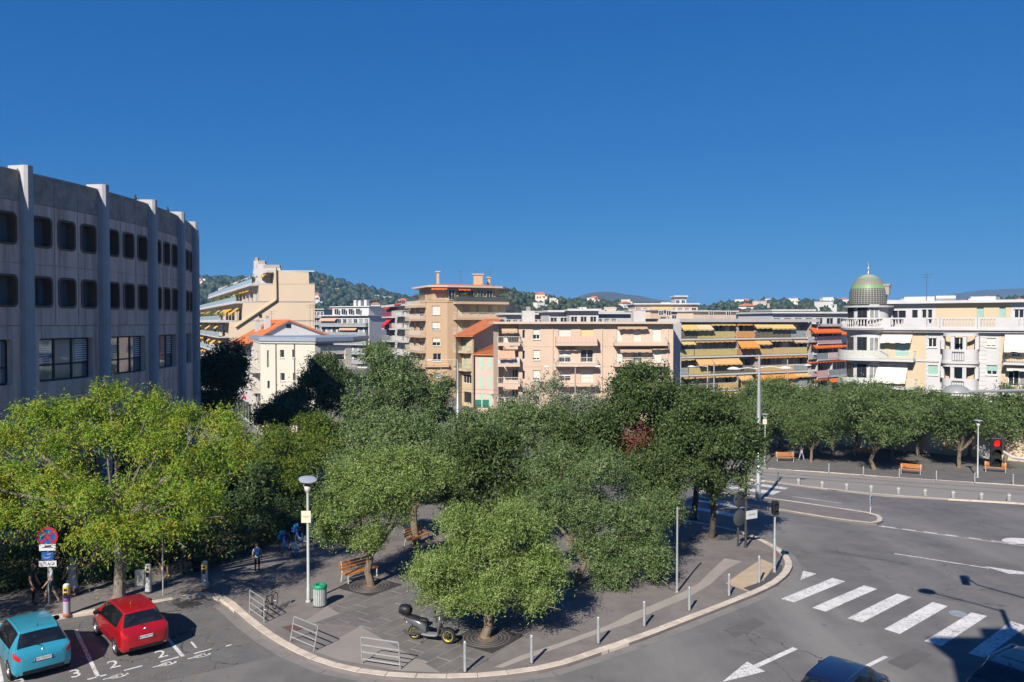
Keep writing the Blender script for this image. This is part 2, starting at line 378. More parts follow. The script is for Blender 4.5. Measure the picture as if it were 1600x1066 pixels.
# ---------------------------------------------------------------- parking bays
park = tag(sheet('parking_area', pxpoly([(-260, 1022), (-100, 998), (0, 984), (105, 967), (200, 954), (270, 943), (310, 933), (330, 936), (352, 950), (400, 1000), (432, 1025), (300, 1055), (160, 1085), (-200, 1170)]), .004, M_ASPH2), kind='structure')
def marking(name, pts, dz=.009): return tag(sheet(name, pxpoly(pts), dz, M_PAINT), kind='structure')
def stripe(a, b, wd, name='painted_line', dz=.009):
    A, B = Vector(G(*a)[:2]), Vector(G(*b)[:2]); d = (B - A).normalized(); n = Vector((-d.y, d.x)) * wd / 2
    return tag(sheet(name, [tuple(A + n), tuple(A - n), tuple(B - n), tuple(B + n)], dz, M_PAINT), kind='structure')
for a, b, t0, t1 in ((z7(440, 762), z7(572, 1038), z7(508, 1052), z7(620, 1024)), (z7(966, 800), z7(1066, 918), None, None), (z7(-30, 880), z7(10, 1066), None, None)):
    stripe(a, b, .13)
    if t0: stripe(t0, t1, .10)
for a, b in ((z7(722, 1000), z7(828, 972)), (z7(935, 950), z7(1042, 920)), (z7(1128, 902), z7(1232, 874)), (z7(1316, 858), z7(1350, 848))): stripe(a, b, .09)
bay_v = Vector(G(*z7(565, 1040))[:2]) - Vector(G(*z7(440, 762))[:2]); bay_a = math.atan2(bay_v.y, bay_v.x) + math.pi / 2
def ground_text(body, zx, zy, size, rz, fn=z7):
    g = G(*fn(zx, zy)); me = text_mesh(body, size, M_PAINT, name='painted_number')
    o = link('painted_number', me, None, Matrix.Translation((g.x, g.y, g.z + .0095)) @ Matrix.Rotation(rz, 4, 'Z') @ Matrix.Diagonal((.85, 1.0, 1, 1)))
    return tag(o, kind='structure')
for t, x, y in (('3', 440, 1018), ('2', 662, 965), ('2', 940, 905), ('1', 1130, 852), ('3', 118, 1072)): ground_text(t, x, y, .98, bay_a)
def plug_icon(zx, zy):
    g = G(*z7(zx, zy)); m = MB()
    Mx = Matrix.Translation((g.x, g.y, g.z + .0095)) @ Matrix.Rotation(bay_a, 4, 'Z')
    for cx, cy, rx, ry in ((0, 0, .30, .15), (-.12, 0, .10, .07), (.16, .02, .09, .11)):
        k = 20; vs = []
        for j in range(k):
            t = 2 * math.pi * j / k
            vs += [(cx + rx * math.cos(t), cy + ry * math.sin(t), 0), (cx + (rx - .05) * math.cos(t), cy + (ry - .05) * math.sin(t), 0)]
        m.add(vs, [(2 * j, (2 * j + 2) % (2 * k), (2 * j + 3) % (2 * k), 2 * j + 1) for j in range(k)], 0, Mx)
    m.box(-.5, -.28, -.03, .03, -.0005, .0005, 0, Mx)
    tag(m.build('painted_symbol', M_PAINT), kind='structure')
for x, y in ((695, 1030), (978, 960), (1178, 912)): plug_icon(x, y)
# drain grate beside the kerb
dg_ = tag(sheet('drain', pxpoly([z7(1000, 612), z7(1120, 592), z7(1190, 612), z7(1060, 640)]), .012, M_IRON), kind='structure')
# ---------------------------------------------------------------- the junction: crossing, arrows, lane lines
ZEB = [[(188, 472), (205, 418), (283, 436)], [(75, 582), (150, 603), (452, 480), (375, 460)], [(258, 634), (335, 657), (637, 524), (560, 503)], [(462, 695), (548, 719), (836, 572), (752, 551)],
       [(677, 758), (768, 787), (1047, 625), (960, 600)], [(910, 828), (1010, 858), (1276, 682), (1185, 661)], [(1165, 900), (1260, 925), (1510, 742), (1415, 712)]]
for q in ZEB: marking('crossing_stripe', [z11(*p) for p in q])
stripe(z10(836, 920), z10(655, 1003), .22); marking('road_arrow', [z10(520, 1066), z10(628, 978), z10(662, 998), z10(706, 1020), z10(620, 1042)], .0095)
stripe(z11(735, 318), z11(1290, 404), .16); marking('road_arrow', [z11(1255, 391), z11(1500, 426), z11(1520, 441), z11(1405, 436)], .0095)
stripe(z11(640, 158), z11(1600, 288), .13)
for a, b in ((660, 740), (785, 860), (905, 985), (1030, 1110), (1165, 1240), (1300, 1380)):
    f = lambda x: 155 + (x - 640) * .1335
    stripe(z11(a, f(a)), z11(b, f(b)), .2, dz=.0098)
stripe(z11(560, 982), z11(688, 918), .16); stripe(z12(285, 640), z12(560, 678), .14)
gm = MB(); c = G(*z11(1500, 258)); gm.lathe([(0, 0), (1.15, 0)], 28, (c.x, c.y, c.z + .0098)); tag(gm.build('painted_disc', M_PAINT), kind='structure')
for zx, zy, rr, fn in ((1105, 668, .34, z11),):
    c = G(*fn(zx, zy)); m = MB(); m.lathe([(rr, 0), (rr, .012), (rr * .88, .012), (rr * .86, .006), (0, .006)], 24, (c.x, c.y, c.z + .003)); tag(m.build('manhole_cover', M_GALV), kind='structure')
M_PATCH = mat('tar patch', (.085, .081, .078), (.11, .105, .10), scale=2, rough=.9, bump=.3, bscale=50); M_PATCH2 = mat('pale asphalt patch', (.16, .152, .145), (.185, .175, .168), scale=2, rough=.9, bump=.3, bscale=50)
for pts, m_ in (([z11(690, 950), z11(850, 870), z11(960, 905), z11(800, 1000)], M_PATCH), ([(1130, 985), (1180, 965), (1196, 975), (1148, 997)], M_PATCH), ([(1290, 858), (1420, 880), (1424, 884), (1288, 862)], M_PATCH)): tag(sheet('road_patch', pxpoly(pts), .003, m_), kind='structure')
# far crossing, partly in the oak's shade
for q in ([(520, 225), (560, 222), (775, 243), (740, 258)], [(610, 210), (640, 203), (806, 228), (790, 236)], [(480, 255), (520, 248), (690, 272), (655, 284)], [(345, 310), (375, 304), (600, 345), (560, 352)], [(325, 372), (350, 362), (560, 405), (520, 414)], [(400, 284), (440, 274), (650, 310), (610, 318)]):
    marking('crossing_stripe', [z10(*p) for p in q])
# ---------------------------------------------------------------- traffic island with the steel mast
ISL = [(1090, 768), (1140, 773), (1195, 779), (1250, 787), (1310, 796), (1365, 804), (1378, 809), (1380, 816), (1370, 822), (1300, 813), (1240, 803), (1195, 795), (1140, 787), (1090, 781)]
isl = tag(sheet('traffic_island', pxpoly(ISL), KZ, M_PAVE, thick=.3), kind='structure')
kerb(pxpoly(ISL + ISL[:1]), isl, width=.3, step=1.2, inward=-1)
# ---------------------------------------------------------------- busway and the far square
def lineY(pts):  # extend a pixel line
    return pts
BOT = [(900, 718), (1160, 748.5), (1242, 759.5), (1380, 776), (1600, 788.4), (1750, 800)]
TOP = [(900, 704), (1160, 731.5), (1289, 740), (1435, 751), (1600, 761), (1750, 772)]
busway = tag(sheet('busway', pxpoly(BOT + TOP[::-1]), .10, M_BUSWAY, thick=.3), kind='structure')
kerb(pxpoly(BOT[::-1]), busway, width=.28, step=1.5, inward=-1, top=.112)
far = tag(sheet('far_pavement', pxpoly(TOP + [(1800, 690), (1700, 668), (1500, 664), (1200, 668), (1000, 674), (900, 680)]), .13, mat('far paving', (.10, .094, .088), (.13, .122, .115), scale=.8, rough=.9, dirt=(.16, .15, .135), dscale=.3), thick=.3), kind='structure')
kerb(pxpoly(TOP), far, width=.28, step=1.5, inward=1, top=.142)
for a, b in (((1160, 737.5), (1700, 773)), ((1160, 741.8), (1700, 781))):
    A, B = Vector(G(*a)[:2]), Vector(G(*b)[:2]); d = (B - A).normalized(); n = Vector((-d.y, d.x)) * .07; A = A - d * 12
    tag(sheet('guide_rail', [tuple(A + n), tuple(A - n), tuple(B - n), tuple(B + n)], .106, M_IRON), kind='structure')
# ================================================================== BUILDINGS
ZG = -2.6
M_GLASS = mat('window glass', (.018, .022, .027), rough=.08, spec=.6)
M_GLASSL = mat('pale curtain glass', (.16, .17, .17), (.30, .30, .29), scale=.9, rough=.15, spec=.6)
M_FRAME = mat('white frame', (.62, .61, .58), rough=.5)
M_DFRAME = mat('dark frame', (.03, .027, .025), rough=.5)
M_SHUT = mat('roller shutter', (.55, .52, .46), (.60, .57, .50), scale=2, rough=.7)
M_SHUTY = mat('yellow shutter', (.56, .46, .25), rough=.7)
M_SHUTG = mat('green grey shutter', (.24, .38, .34), (.27, .42, .37), scale=3, rough=.7)
M_LTGREEN = mat('pale green louvre', (.42, .58, .46), rough=.7)
M_WHITE = mat('white render', (.53, .54, .50), (.57, .575, .535), scale=.5, rough=.85, dirt=(.36, .34, .31), dscale=.35)
M_WHITE2 = mat('bright white render', (.585, .605, .575), (.615, .635, .60), scale=.5, rough=.85, dirt=(.37, .355, .335), dscale=.3)
M_CREAM = mat('cream render', (.60, .49, .36), (.64, .53, .40), scale=.5, rough=.85, dirt=(.52, .42, .30), dscale=.3)
M_PEACH = mat('peach render', (.63, .50, .36), (.66, .53, .39), scale=.5, rough=.85, dirt=(.56, .435, .31), dscale=.3)
M_ORANGE = mat('apricot render', (.56, .405, .24), (.59, .43, .265), scale=.5, rough=.85, dirt=(.48, .34, .20), dscale=.3)
M_YELLOW = mat('yellow render', (.60, .51, .33), (.63, .54, .36), scale=.5, rough=.85, dirt=(.45, .37, .235), dscale=.4)
M_BEIGEW = mat('beige render', (.52, .42, .29), (.56, .46, .32), scale=.5, rough=.85, dirt=(.45, .36, .25), dscale=.4)
M_PALEY = mat('pale yellow render', (.60, .50, .30), (.64, .54, .34), scale=.5, rough=.85)
M_PINKW = mat('pink render', (.58, .47, .38), (.62, .51, .42), scale=.5, rough=.85, dirt=(.52, .41, .33), dscale=.4)
M_ROOF = mat('terracotta tiles', (.42, .12, .04), (.52, .18, .07), scale=3, rough=.85, bump=.4, bscale=8, dirt=(.30, .085, .035), dscale=.8)
M_ROOFGREY = mat('grey roof felt', (.26, .26, .26), (.34, .34, .33), scale=1, rough=.8)
M_METALBLUE = mat('zinc', (.28, .33, .38), (.34, .38, .43), scale=2, rough=.45, metal=.4)
M_BROWNW = mat('brown render', (.20, .14, .085), (.24, .17, .11), scale=.8, rough=.85)
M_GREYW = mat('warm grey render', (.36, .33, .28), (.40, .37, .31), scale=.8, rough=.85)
M_RAIL = mat('pale railing', (.50, .48, .44), rough=.6)
M_DRAIL = mat('dark railing', (.06, .07, .065), rough=.5)
M_BGLASS = mat('balcony glass', (.20, .22, .22), (.30, .32, .31), scale=2, rough=.15, spec=.6)
M_BRGLASS = mat('bronze balcony glass', (.11, .095, .06), (.16, .14, .095), scale=2, rough=.2, spec=.6)
for n_, m_ in MATS.items():                    # the render coats, matched to the photograph's exposure
    if n_.endswith('render'):
        for nd in m_.node_tree.nodes:
            if nd.type == 'VALTORGB' and nd.color_ramp.elements[0].color[0] > 0:
                for e_ in nd.color_ramp.elements: e_.color = (e_.color[0] * .78, e_.color[1] * .735, e_.color[2] * .77, 1)
AW = {}
def awn(c, c2=None, name=None):
    k = name or str(c)
    if k in AW: return AW[k]
    if c2 is None: AW[k] = mat('awning ' + k, c, tuple(v * .85 for v in c), scale=1.5, rough=.9)
    else:
        m = mat('striped awning ' + k, c, rough=.9); t = m.node_tree
        g = t.nodes.new('ShaderNodeTexCoord'); wv = t.nodes.new('ShaderNodeTexWave'); wv.wave_type = 'BANDS'; wv.bands_direction = 'X'; wv.inputs['Scale'].default_value = 1.6
        rp = t.nodes.new('ShaderNodeValToRGB'); rp.color_ramp.interpolation = 'CONSTANT'; rp.color_ramp.elements[1].position = .5
        rp.color_ramp.elements[0].color = (*c, 1); rp.color_ramp.elements[1].color = (*c2, 1)
        t.links.new(g.outputs['Object'], wv.inputs['Vector']); t.links.new(wv.outputs['Fac'], rp.inputs[0]); t.links.new(rp.outputs[0], t.nodes['Principled BSDF'].inputs['Base Color']); AW[k] = m
    return AW[k]
A_YEL = awn((.58, .40, .14), name='straw'); A_ORG = awn((.58, .24, .05), name='orange'); A_TAN = awn((.56, .33, .13), name='tan')
A_RED = awn((.62, .12, .02), name='vermilion'); A_PINK = awn((.42, .20, .13), (.50, .36, .25), name='pink stripe'); A_WHT = awn((.62, .56, .52), name='offwhite')
A_GOLD = awn((.66, .36, .04), name='gold'); A_BRN = awn((.36, .21, .12), (.5, .4, .28), name='brown stripe'); A_CRIM = awn((.48, .02, .03), name='crimson')
WIN = {}
def win_mesh(w, h, kind):
    k = (round(w, 2), round(h, 2), kind)
    if k in WIN: return WIN[k]
    w, h = k[0], k[1]; t = min(.07, w * .08); fm = M_DFRAME if kind.startswith('dark') else M_FRAME
    f = MB(); f.box(-w / 2, -w / 2 + t, -.03, .03, 0, h); f.box(w / 2 - t, w / 2, -.03, .03, 0, h)
    f.box(-w / 2 + t, w / 2 - t, -.03, .03, 0, t); f.box(-w / 2 + t, w / 2 - t, -.03, .03, h - t, h)
    n = 2 if w > .8 else 1
    if kind in ('slide', 'dark3'): n = 3 if w > 2.2 else 2
    for i in range(1, n): x = -w / 2 + w * i / n; f.box(x - t / 2, x + t / 2, -.028, .028, t, h - t)
    p = MB(); p.box(-w / 2 + t, w / 2 - t, .0, .02, t, h - t)
    s = None
    fr = {'half': .55, 'shut': .97, 'shuty': .97, 'shutg': .97, 'halfg': .6, 'low': .82}.get(kind)
    if fr:
        s = MB(); k2 = max(3, int(h * fr / .12)); hh = h * fr / k2
        for i in range(k2):
            z = h - (i + 1) * hh
            s.add([(-w / 2 + .02, -.045, z), (w / 2 - .02, -.045, z), (w / 2 - .02, -.06, z + hh * .8), (-w / 2 + .02, -.06, z + hh * .8), (w / 2 - .02, -.045, z + hh), (-w / 2 + .02, -.045, z + hh)],
                  [(0, 1, 2, 3), (3, 2, 4, 5)])
    res = (f.mesh('window', fm), p.mesh('pane', M_GLASSL if kind == 'curtain' else M_GLASS),
           s.mesh('roller_shutter', {'shuty': M_SHUTY, 'shutg': M_SHUTG, 'halfg': M_SHUTG}.get(kind, M_SHUT)) if s else None)
    WIN[k] = res; return res
class Fac:
    """one flat front from A to B (world x, y), seen from its outer side; x along it, -y outwards"""
    def __init__(s, root, A, B, zg=None):
        s.root = root; s.A = Vector((A[0], A[1])); s.B = Vector((B[0], B[1])); s.L = (s.B - s.A).length
        s.d = (s.B - s.A).normalized(); s.n = Vector((s.d.y, -s.d.x)); s.zg = root.location.z if zg is None else zg
        Mw = Matrix.Translation((A[0], A[1], s.zg)) @ Matrix.Rotation(math.atan2(s.d.y, s.d.x), 4, 'Z')
        Mr = Matrix.Translation(root.location) @ Matrix.Rotation(root.rotation_euler.z, 4, 'Z')
        s.M = Mr.inverted() @ Mw
    def uz(s, px, py, off=0.0):
        r = ray(px, py); A = s.A + s.n * off
        t = A.dot(s.n) / (r.x * s.n.x + r.y * s.n.y)
        p = Vector((r.x * t, r.y * t)); return (p - A).dot(s.d), CAM_H + r.z * t - s.zg
    def rect(s, x0, y0, x1, y1, off=0.0):
        a = s.uz(x0, y0, off); b = s.uz(x1, y1, off); return a[0], b[0], b[1], a[1]
    def part(s, name, mb, mt, parent=None, **k):
        if parent is None or parent is s.root: return mb.build(name, mt, s.root, s.M, **k)
        return mb.build(name, mt, parent, None, **k)
    def box(s, name, mt, u0, u1, d0, d1, z0, z1, parent=None, **k): return s.part(name, MB().box(u0, u1, -d0, -d1, z0, z1), mt, parent, **k)
    def wall(s, z0, z1, holes, mt, u0=0.0, u1=None, thick=.25, name='wall'):
        u1 = s.L if u1 is None else u1; m = MB()
        H = []
        for h in holes:
            a, b, c, d = max(h[0], u0 + .02), min(h[1], u1 - .02), max(h[2], z0 + .02), min(h[3], z1 - .02)
            if b - a > .1 and d - c > .1: H.append((a, b, c, d) + tuple(h[4:]))
        us = sorted({u0, u1, *[h[0] for h in H], *[h[1] for h in H]}); zs = sorted({z0, z1, *[h[2] for h in H], *[h[3] for h in H]})
        ix = {}
        def V(i, j):
            if (i, j) not in ix: ix[(i, j)] = len(m.v); m.v.append((us[i], 0, zs[j]))
            return ix[(i, j)]
        for i in range(len(us) - 1):
            for j in range(len(zs) - 1):
                uc, zc = (us[i] + us[i + 1]) / 2, (zs[j] + zs[j + 1]) / 2
                if any(h[0] < uc < h[1] and h[2] < zc < h[3] for h in H): continue
                m.f.append((V(i, j), V(i + 1, j), V(i + 1, j + 1), V(i, j + 1))); m.m.append(0)
        for h in H:
            a, b, c, d = h[:4]
            m.add([(a, 0, c), (b, 0, c), (b, 0, d), (a, 0, d), (a, thick, c), (b, thick, c), (b, thick, d), (a, thick, d)],
                  [(0, 4, 5, 1), (1, 5, 6, 2), (2, 6, 7, 3), (3, 7, 4, 0)])
        wl = s.part(name, m, mt)
        for h in H: s.window(*h[:4], h[4] if len(h) > 4 else 'plain', sill=(len(h) > 5 and h[5]), depth=thick)
        return wl
    def window(s, a, b, c, d, kind='plain', depth=.25, sill=False, label=None):
        f, p, sh = win_mesh(b - a, d - c, kind)
        o = link('window', f, s.root, s.M @ Matrix.Translation(((a + b) / 2, depth * .72, c)))
        link('pane', p, o)
        if sh: link('roller_shutter', sh, o)
        if sill: s.box('sill', M_FRAME, a - .08, b + .08, .002, .12, c - .1, c - .002)
        return o
    def shell(s, depth, z1, mt, roof=None, z0=0.0, u0=0.0, u1=None, over=0.0, rt=.25):
        u1 = s.L if u1 is None else u1; m = MB()
        m.add([(u0, 0, z0), (u1, 0, z0), (u1, depth, z0), (u0, depth, z0), (u0, 0, z1), (u1, 0, z1), (u1, depth, z1), (u0, depth, z1)], [(1, 2, 6, 5), (2, 3, 7, 6), (3, 0, 4, 7), (4, 5, 6, 7)])
        s.part('side_wall', m, mt)
        if roof: s.part('roof', MB().box(u0 - over, u1 + over, -over, depth + over, z1 + .003, z1 + rt), roof)
    def rail(s, u0, u1, d, z0, h=1.0, kind='bars', parent=None, mt=None, ret=True, dwall=0.0):
        m = MB(); mt = mt or M_RAIL
        segs = [((u0, -d), (u1, -d))] + ([((u0, -dwall), (u0, -d)), ((u1, -d), (u1, -dwall))] if ret else [])
        for a, b in segs:
            A, B = Vector((*a, z0)), Vector((*b, z0)); L = (B - A).length
            if L < .05: continue
            e = (B - A) / L; nn = Vector((-e.y, e.x, 0)) * .02
            def bar(p, q, z_0, z_1, wd=1.0):
                v = nn * wd
                m.add([p - v + Vector((0, 0, z_0)), q - v + Vector((0, 0, z_0)), q + v + Vector((0, 0, z_0)), p + v + Vector((0, 0, z_0)), p - v + Vector((0, 0, z_1)), q - v + Vector((0, 0, z_1)), q + v + Vector((0, 0, z_1)), p + v + Vector((0, 0, z_1))],
                      [(3, 2, 1, 0), (4, 5, 6, 7), (0, 1, 5, 4), (1, 2, 6, 5), (2, 3, 7, 6), (3, 0, 4, 7)])
            if kind == 'bars':
                bar(A, B, h - .06, h); bar(A, B, .06, .1)
                k = max(2, int(L / .22))
                for i in range(k + 1):
                    p = A + e * (L * i / k); q = p + e * .025; bar(p, q, .1, h - .06, .7)
            else: bar(A, B, .02, h)
        return s.part('railing', m, mt, parent)
    def balcony(s, u0, u1, z, d=1.2, t=.16, kind='bars', mt=None, rmt=None, h=1.0):
        b = s.part('balcony', MB().box(u0, u1, -.002, -d, z - t, z), mt or M_WHITE)
        r = s.rail(u0 + .04, u1 - .04, d - .06, z + .002, h, kind, None, rmt); r.parent = b; r.matrix_basis = Matrix.Identity(4)
        return b
    def awning(s, u0, u1, ztop, drop, proj, mt, d0=.02, val=.2):
        m = MB(); n = max(2, int((u1 - u0) / .5)); zb = ztop - drop
        for i in range(n):
            a = u0 + (u1 - u0) * i / n; b = u0 + (u1 - u0) * (i + 1) / n; sg = .03 * (1 if i % 2 else -1)
            m.add([(a, -d0, ztop), (b, -d0, ztop), (b, -d0 - proj, zb), (a, -d0 - proj, zb), (b, -d0 - proj - .02, zb - val + sg), (a, -d0 - proj - .02, zb - val + sg)], [(3, 2, 1, 0), (5, 4, 2, 3)])
        m.tube([(u0, -d0 - proj, zb), (u1, -d0 - proj, zb)], .035, 6)
        for x in (u0 + .15, u1 - .15): m.tube([(x, -d0, ztop - drop * .6 - .2), (x, -d0 - proj, zb)], .02, 5)
        return s.part('awning', m, mt)
def bld(name, label, A, B, zg=ZG, cat='building'):
    """A, B = (pixel column, depth) of the ends of the main front"""
    a, b = XP(*A), XP(*B)
    root = thing(name, label, cat, (a.x, a.y, zg), math.atan2(b.y - a.y, b.x - a.x))
    return root, Fac(root, a, b)
def antenna(root, F, u, d, z, h=2.2):
    m = MB(); m.tube([(u, d, z), (u, d, z + h)], .025, 5)
    for k, (zz, L) in enumerate(((h, 1.2), (h - .35, .8))):
        m.tube([(u - L / 2, d, z + zz), (u + L / 2, d, z + zz)], .015, 4)
        for i in range(5): x = u - L / 2 + L * i / 4; m.tube([(x, d - .3, z + zz), (x, d + .3, z + zz)], .01, 4)
    F.part('antenna', m, M_DRAIL)
def Z1(x, y): return (x / 2.665, 240 + y / 2.665)
def Z2(x, y): return (280 + x / 4.1, 400 + y / 4.1)
def Z3(x, y): return (480 + x / 4.44, 420 + y / 4.44)
def Z4(x, y): return (700 + x / 4.444, 450 + y / 4.444)
def Z5(x, y): return (1020 + x / 5, 450 + y / 5)
def Z6(x, y): return (1280 + x / 4.44, 400 + y / 4.44)

# ------------------------------------------------------------------ 1. curved concrete building on the left
def concrete_mat():
    m = mat('raw concrete', (.70, .50, .40), (.76, .56, .455), scale=.8, rough=.9, bump=.12, bscale=14)
    t = m.node_tree; p = t.nodes['Principled BSDF']; old = p.inputs['Base Color'].links[0].from_socket
    g = t.nodes.new('ShaderNodeNewGeometry'); mp = t.nodes.new('ShaderNodeMapping'); mp.inputs['Scale'].default_value = (2.2, 2.2, .12)
    n = t.nodes.new('ShaderNodeTexNoise'); n.inputs['Scale'].default_value = 1.0; n.inputs['Detail'].default_value = 7; n.inputs['Roughness'].default_value = .7
    t.links.new(g.outputs['Position'], mp.inputs[0]); t.links.new(mp.outputs[0], n.inputs['Vector'])
    rp = t.nodes.new('ShaderNodeValToRGB'); rp.color_ramp.elements[0].position = .42; rp.color_ramp.elements[1].position = .70
    rp.color_ramp.elements[0].color = (1, 1, 1, 1); rp.color_ramp.elements[1].color = (.50, .44, .40, 1)
    t.links.new(n.outputs['Fac'], rp.inputs[0])
    mx = t.nodes.new('ShaderNodeMix'); mx.data_type = 'RGBA'; mx.blend_type = 'MULTIPLY'; mx.inputs[0].default_value = 1
    t.links.new(old, mx.inputs[6]); t.links.new(rp.outputs[0], mx.inputs[7]); t.links.new(mx.outputs[2], p.inputs['Base Color'])
    return m
M_CONC = concrete_mat()
M_CONC2 = mat('weathered parapet concrete', (.30, .245, .20), (.44, .37, .31), scale=1.6, rough=.95, bump=.2, bscale=10, dirt=(.18, .15, .125), dscale=1.2)
M_PIL = mat('pilaster concrete', (.36, .35, .35), (.42, .41, .41), scale=1.2, rough=.9, dirt=(.30, .29, .29), dscale=.8)
M_WINBR = mat('bronze window frame', (.13, .075, .045), rough=.5)
M_OFFGL = mat('coated office glass', (.22, .26, .30), rough=.04, metal=.55, spec=.6)
CX, CY, CR, T0, DT = -68.764, 52.528, 44.582, -.24091, .132352
conc = thing('office_building', 'curved raw concrete office block with rounded bronze windows and tall ribs', 'building', (CX, CY, 0))
def cyl(t, r, z): return (r * math.cos(t), r * math.sin(t), z)
ZTOP = 19.7
ROWS = [(15.95, 17.65), (12.75, 14.45)]       # small windows, two rows
BIG = (8.75, 11.1)
def round_rect(w, h, r, k=4):
    pts = []
    for cx, cy, a in ((w / 2 - r, h / 2 - r, 0), (-w / 2 + r, h / 2 - r, 90), (-w / 2 + r, -h / 2 + r, 180), (w / 2 - r, -h / 2 + r, 270)):
        for i in range(k + 1): t = R(a + 90 * i / k); pts.append((cx + r * math.cos(t), cy + r * math.sin(t)))
    return pts
def conc_panel(ta, tb, z0, z1, hole=None, name='panel'):
    """a slightly raised wall panel between two angles, with an optional rounded opening"""
    g = .0004; ta, tb = ta + g, tb - g; m = MB(); tm = (ta + tb) / 2; half = (tb - ta) / 2 * CR; zc = (z0 + z1) / 2
    if hole is None:
        vs = [cyl(ta, CR, z0 + .01), cyl(tb, CR, z0 + .01), cyl(tb, CR, z1 - .01), cyl(ta, CR, z1 - .01)]
        vi = [cyl(ta, CR - .06, z0 + .01), cyl(tb, CR - .06, z0 + .01), cyl(tb, CR - .06, z1 - .01), cyl(ta, CR - .06, z1 - .01)]
        m.add(vs + vi, [(0, 1, 2, 3), (0, 4, 5, 1), (1, 5, 6, 2), (2, 6, 7, 3), (3, 7, 4, 0)])
    else:
        hz0, hz1, hw, rad, dep = hole; hc = (hz0 + hz1) / 2
        P = round_rect(hw, hz1 - hz0, rad, 5); n = len(P)
        out = []
        for x, y in P:                       # project the rounded opening to the panel's border
            ang = math.atan2(y, x); hh1 = (z1 - .01 - hc) if y > 0 else (hc - z0 - .01)
            k = min(half / abs(math.cos(ang)) if abs(math.cos(ang)) > 1e-6 else 1e9, hh1 / abs(math.sin(ang)) if abs(math.sin(ang)) > 1e-6 else 1e9)
            out.append((k * math.cos(ang), k * math.sin(ang)))
        # corners snapped
        cn = [(half, z1 - .01 - hc), (-half, z1 - .01 - hc), (-half, z0 + .01 - hc), (half, z0 + .01 - hc)]
        for c in cn:
            i = min(range(n), key=lambda i: (out[i][0] - c[0]) ** 2 + (out[i][1] - c[1]) ** 2); out[i] = c
        vs = [cyl(tm + x / CR, CR, hc + y) for x, y in out] + [cyl(tm + x / CR, CR, hc + y) for x, y in P] + [cyl(tm + x / CR, CR - dep, hc + y) for x, y in P]
        fs = []
        for i in range(n): j = (i + 1) % n; fs += [(i, j, n + j, n + i), (n + i, n + j, 2 * n + j, 2 * n + i)]
        m.add(vs, fs)
    return m.build(name, M_CONC, conc)
def conc_window(tm, z0, z1, w, rad, dep):
    P = round_rect(w, z1 - z0, rad, 5); n = len(P); Q = [(x * (1 - .22 / w), y * (1 - .22 / (z1 - z0))) for x, y in P]
    m = MB(); hc = (z0 + z1) / 2
    vs = [cyl(tm + x / CR, CR + .05, hc + y) for x, y in P] + [cyl(tm + x / CR, CR + .05, hc + y) for x, y in Q] + [cyl(tm + x / CR, CR - dep, hc + y) for x, y in Q] + [cyl(tm + x / CR, CR - .02, hc + y) for x, y in P]
    fs = []
    for i in range(n): j = (i + 1) % n; fs += [(i, j, n + j, n + i), (n + i, n + j, 2 * n + j, 2 * n + i), (3 * n + i, 3 * n + j, j, i)]
    m.add(vs, fs); fo = m.build('window', M_WINBR, conc)
    g = MB(); g.add([cyl(tm + x / CR, CR - dep + .01, hc + y) for x, y in Q], [tuple(range(n))]); g.build('pane', M_OFFGL, fo)
    b = MB(); xm = rk.choice([-.12, 0, .1]); e = .04
    b.add([cyl(tm + (xm + s * e) / CR, CR - dep + q, hc + zz * (z1 - z0 - .24) / 2) for q in (.02, .06) for s in (-1, 1) for zz in (-1, 1)], [(4, 6, 7, 5), (0, 4, 5, 1), (2, 3, 7, 6)])
    b.build('mullion', M_DFRAME, fo)
NB0, NB1 = -2, 5
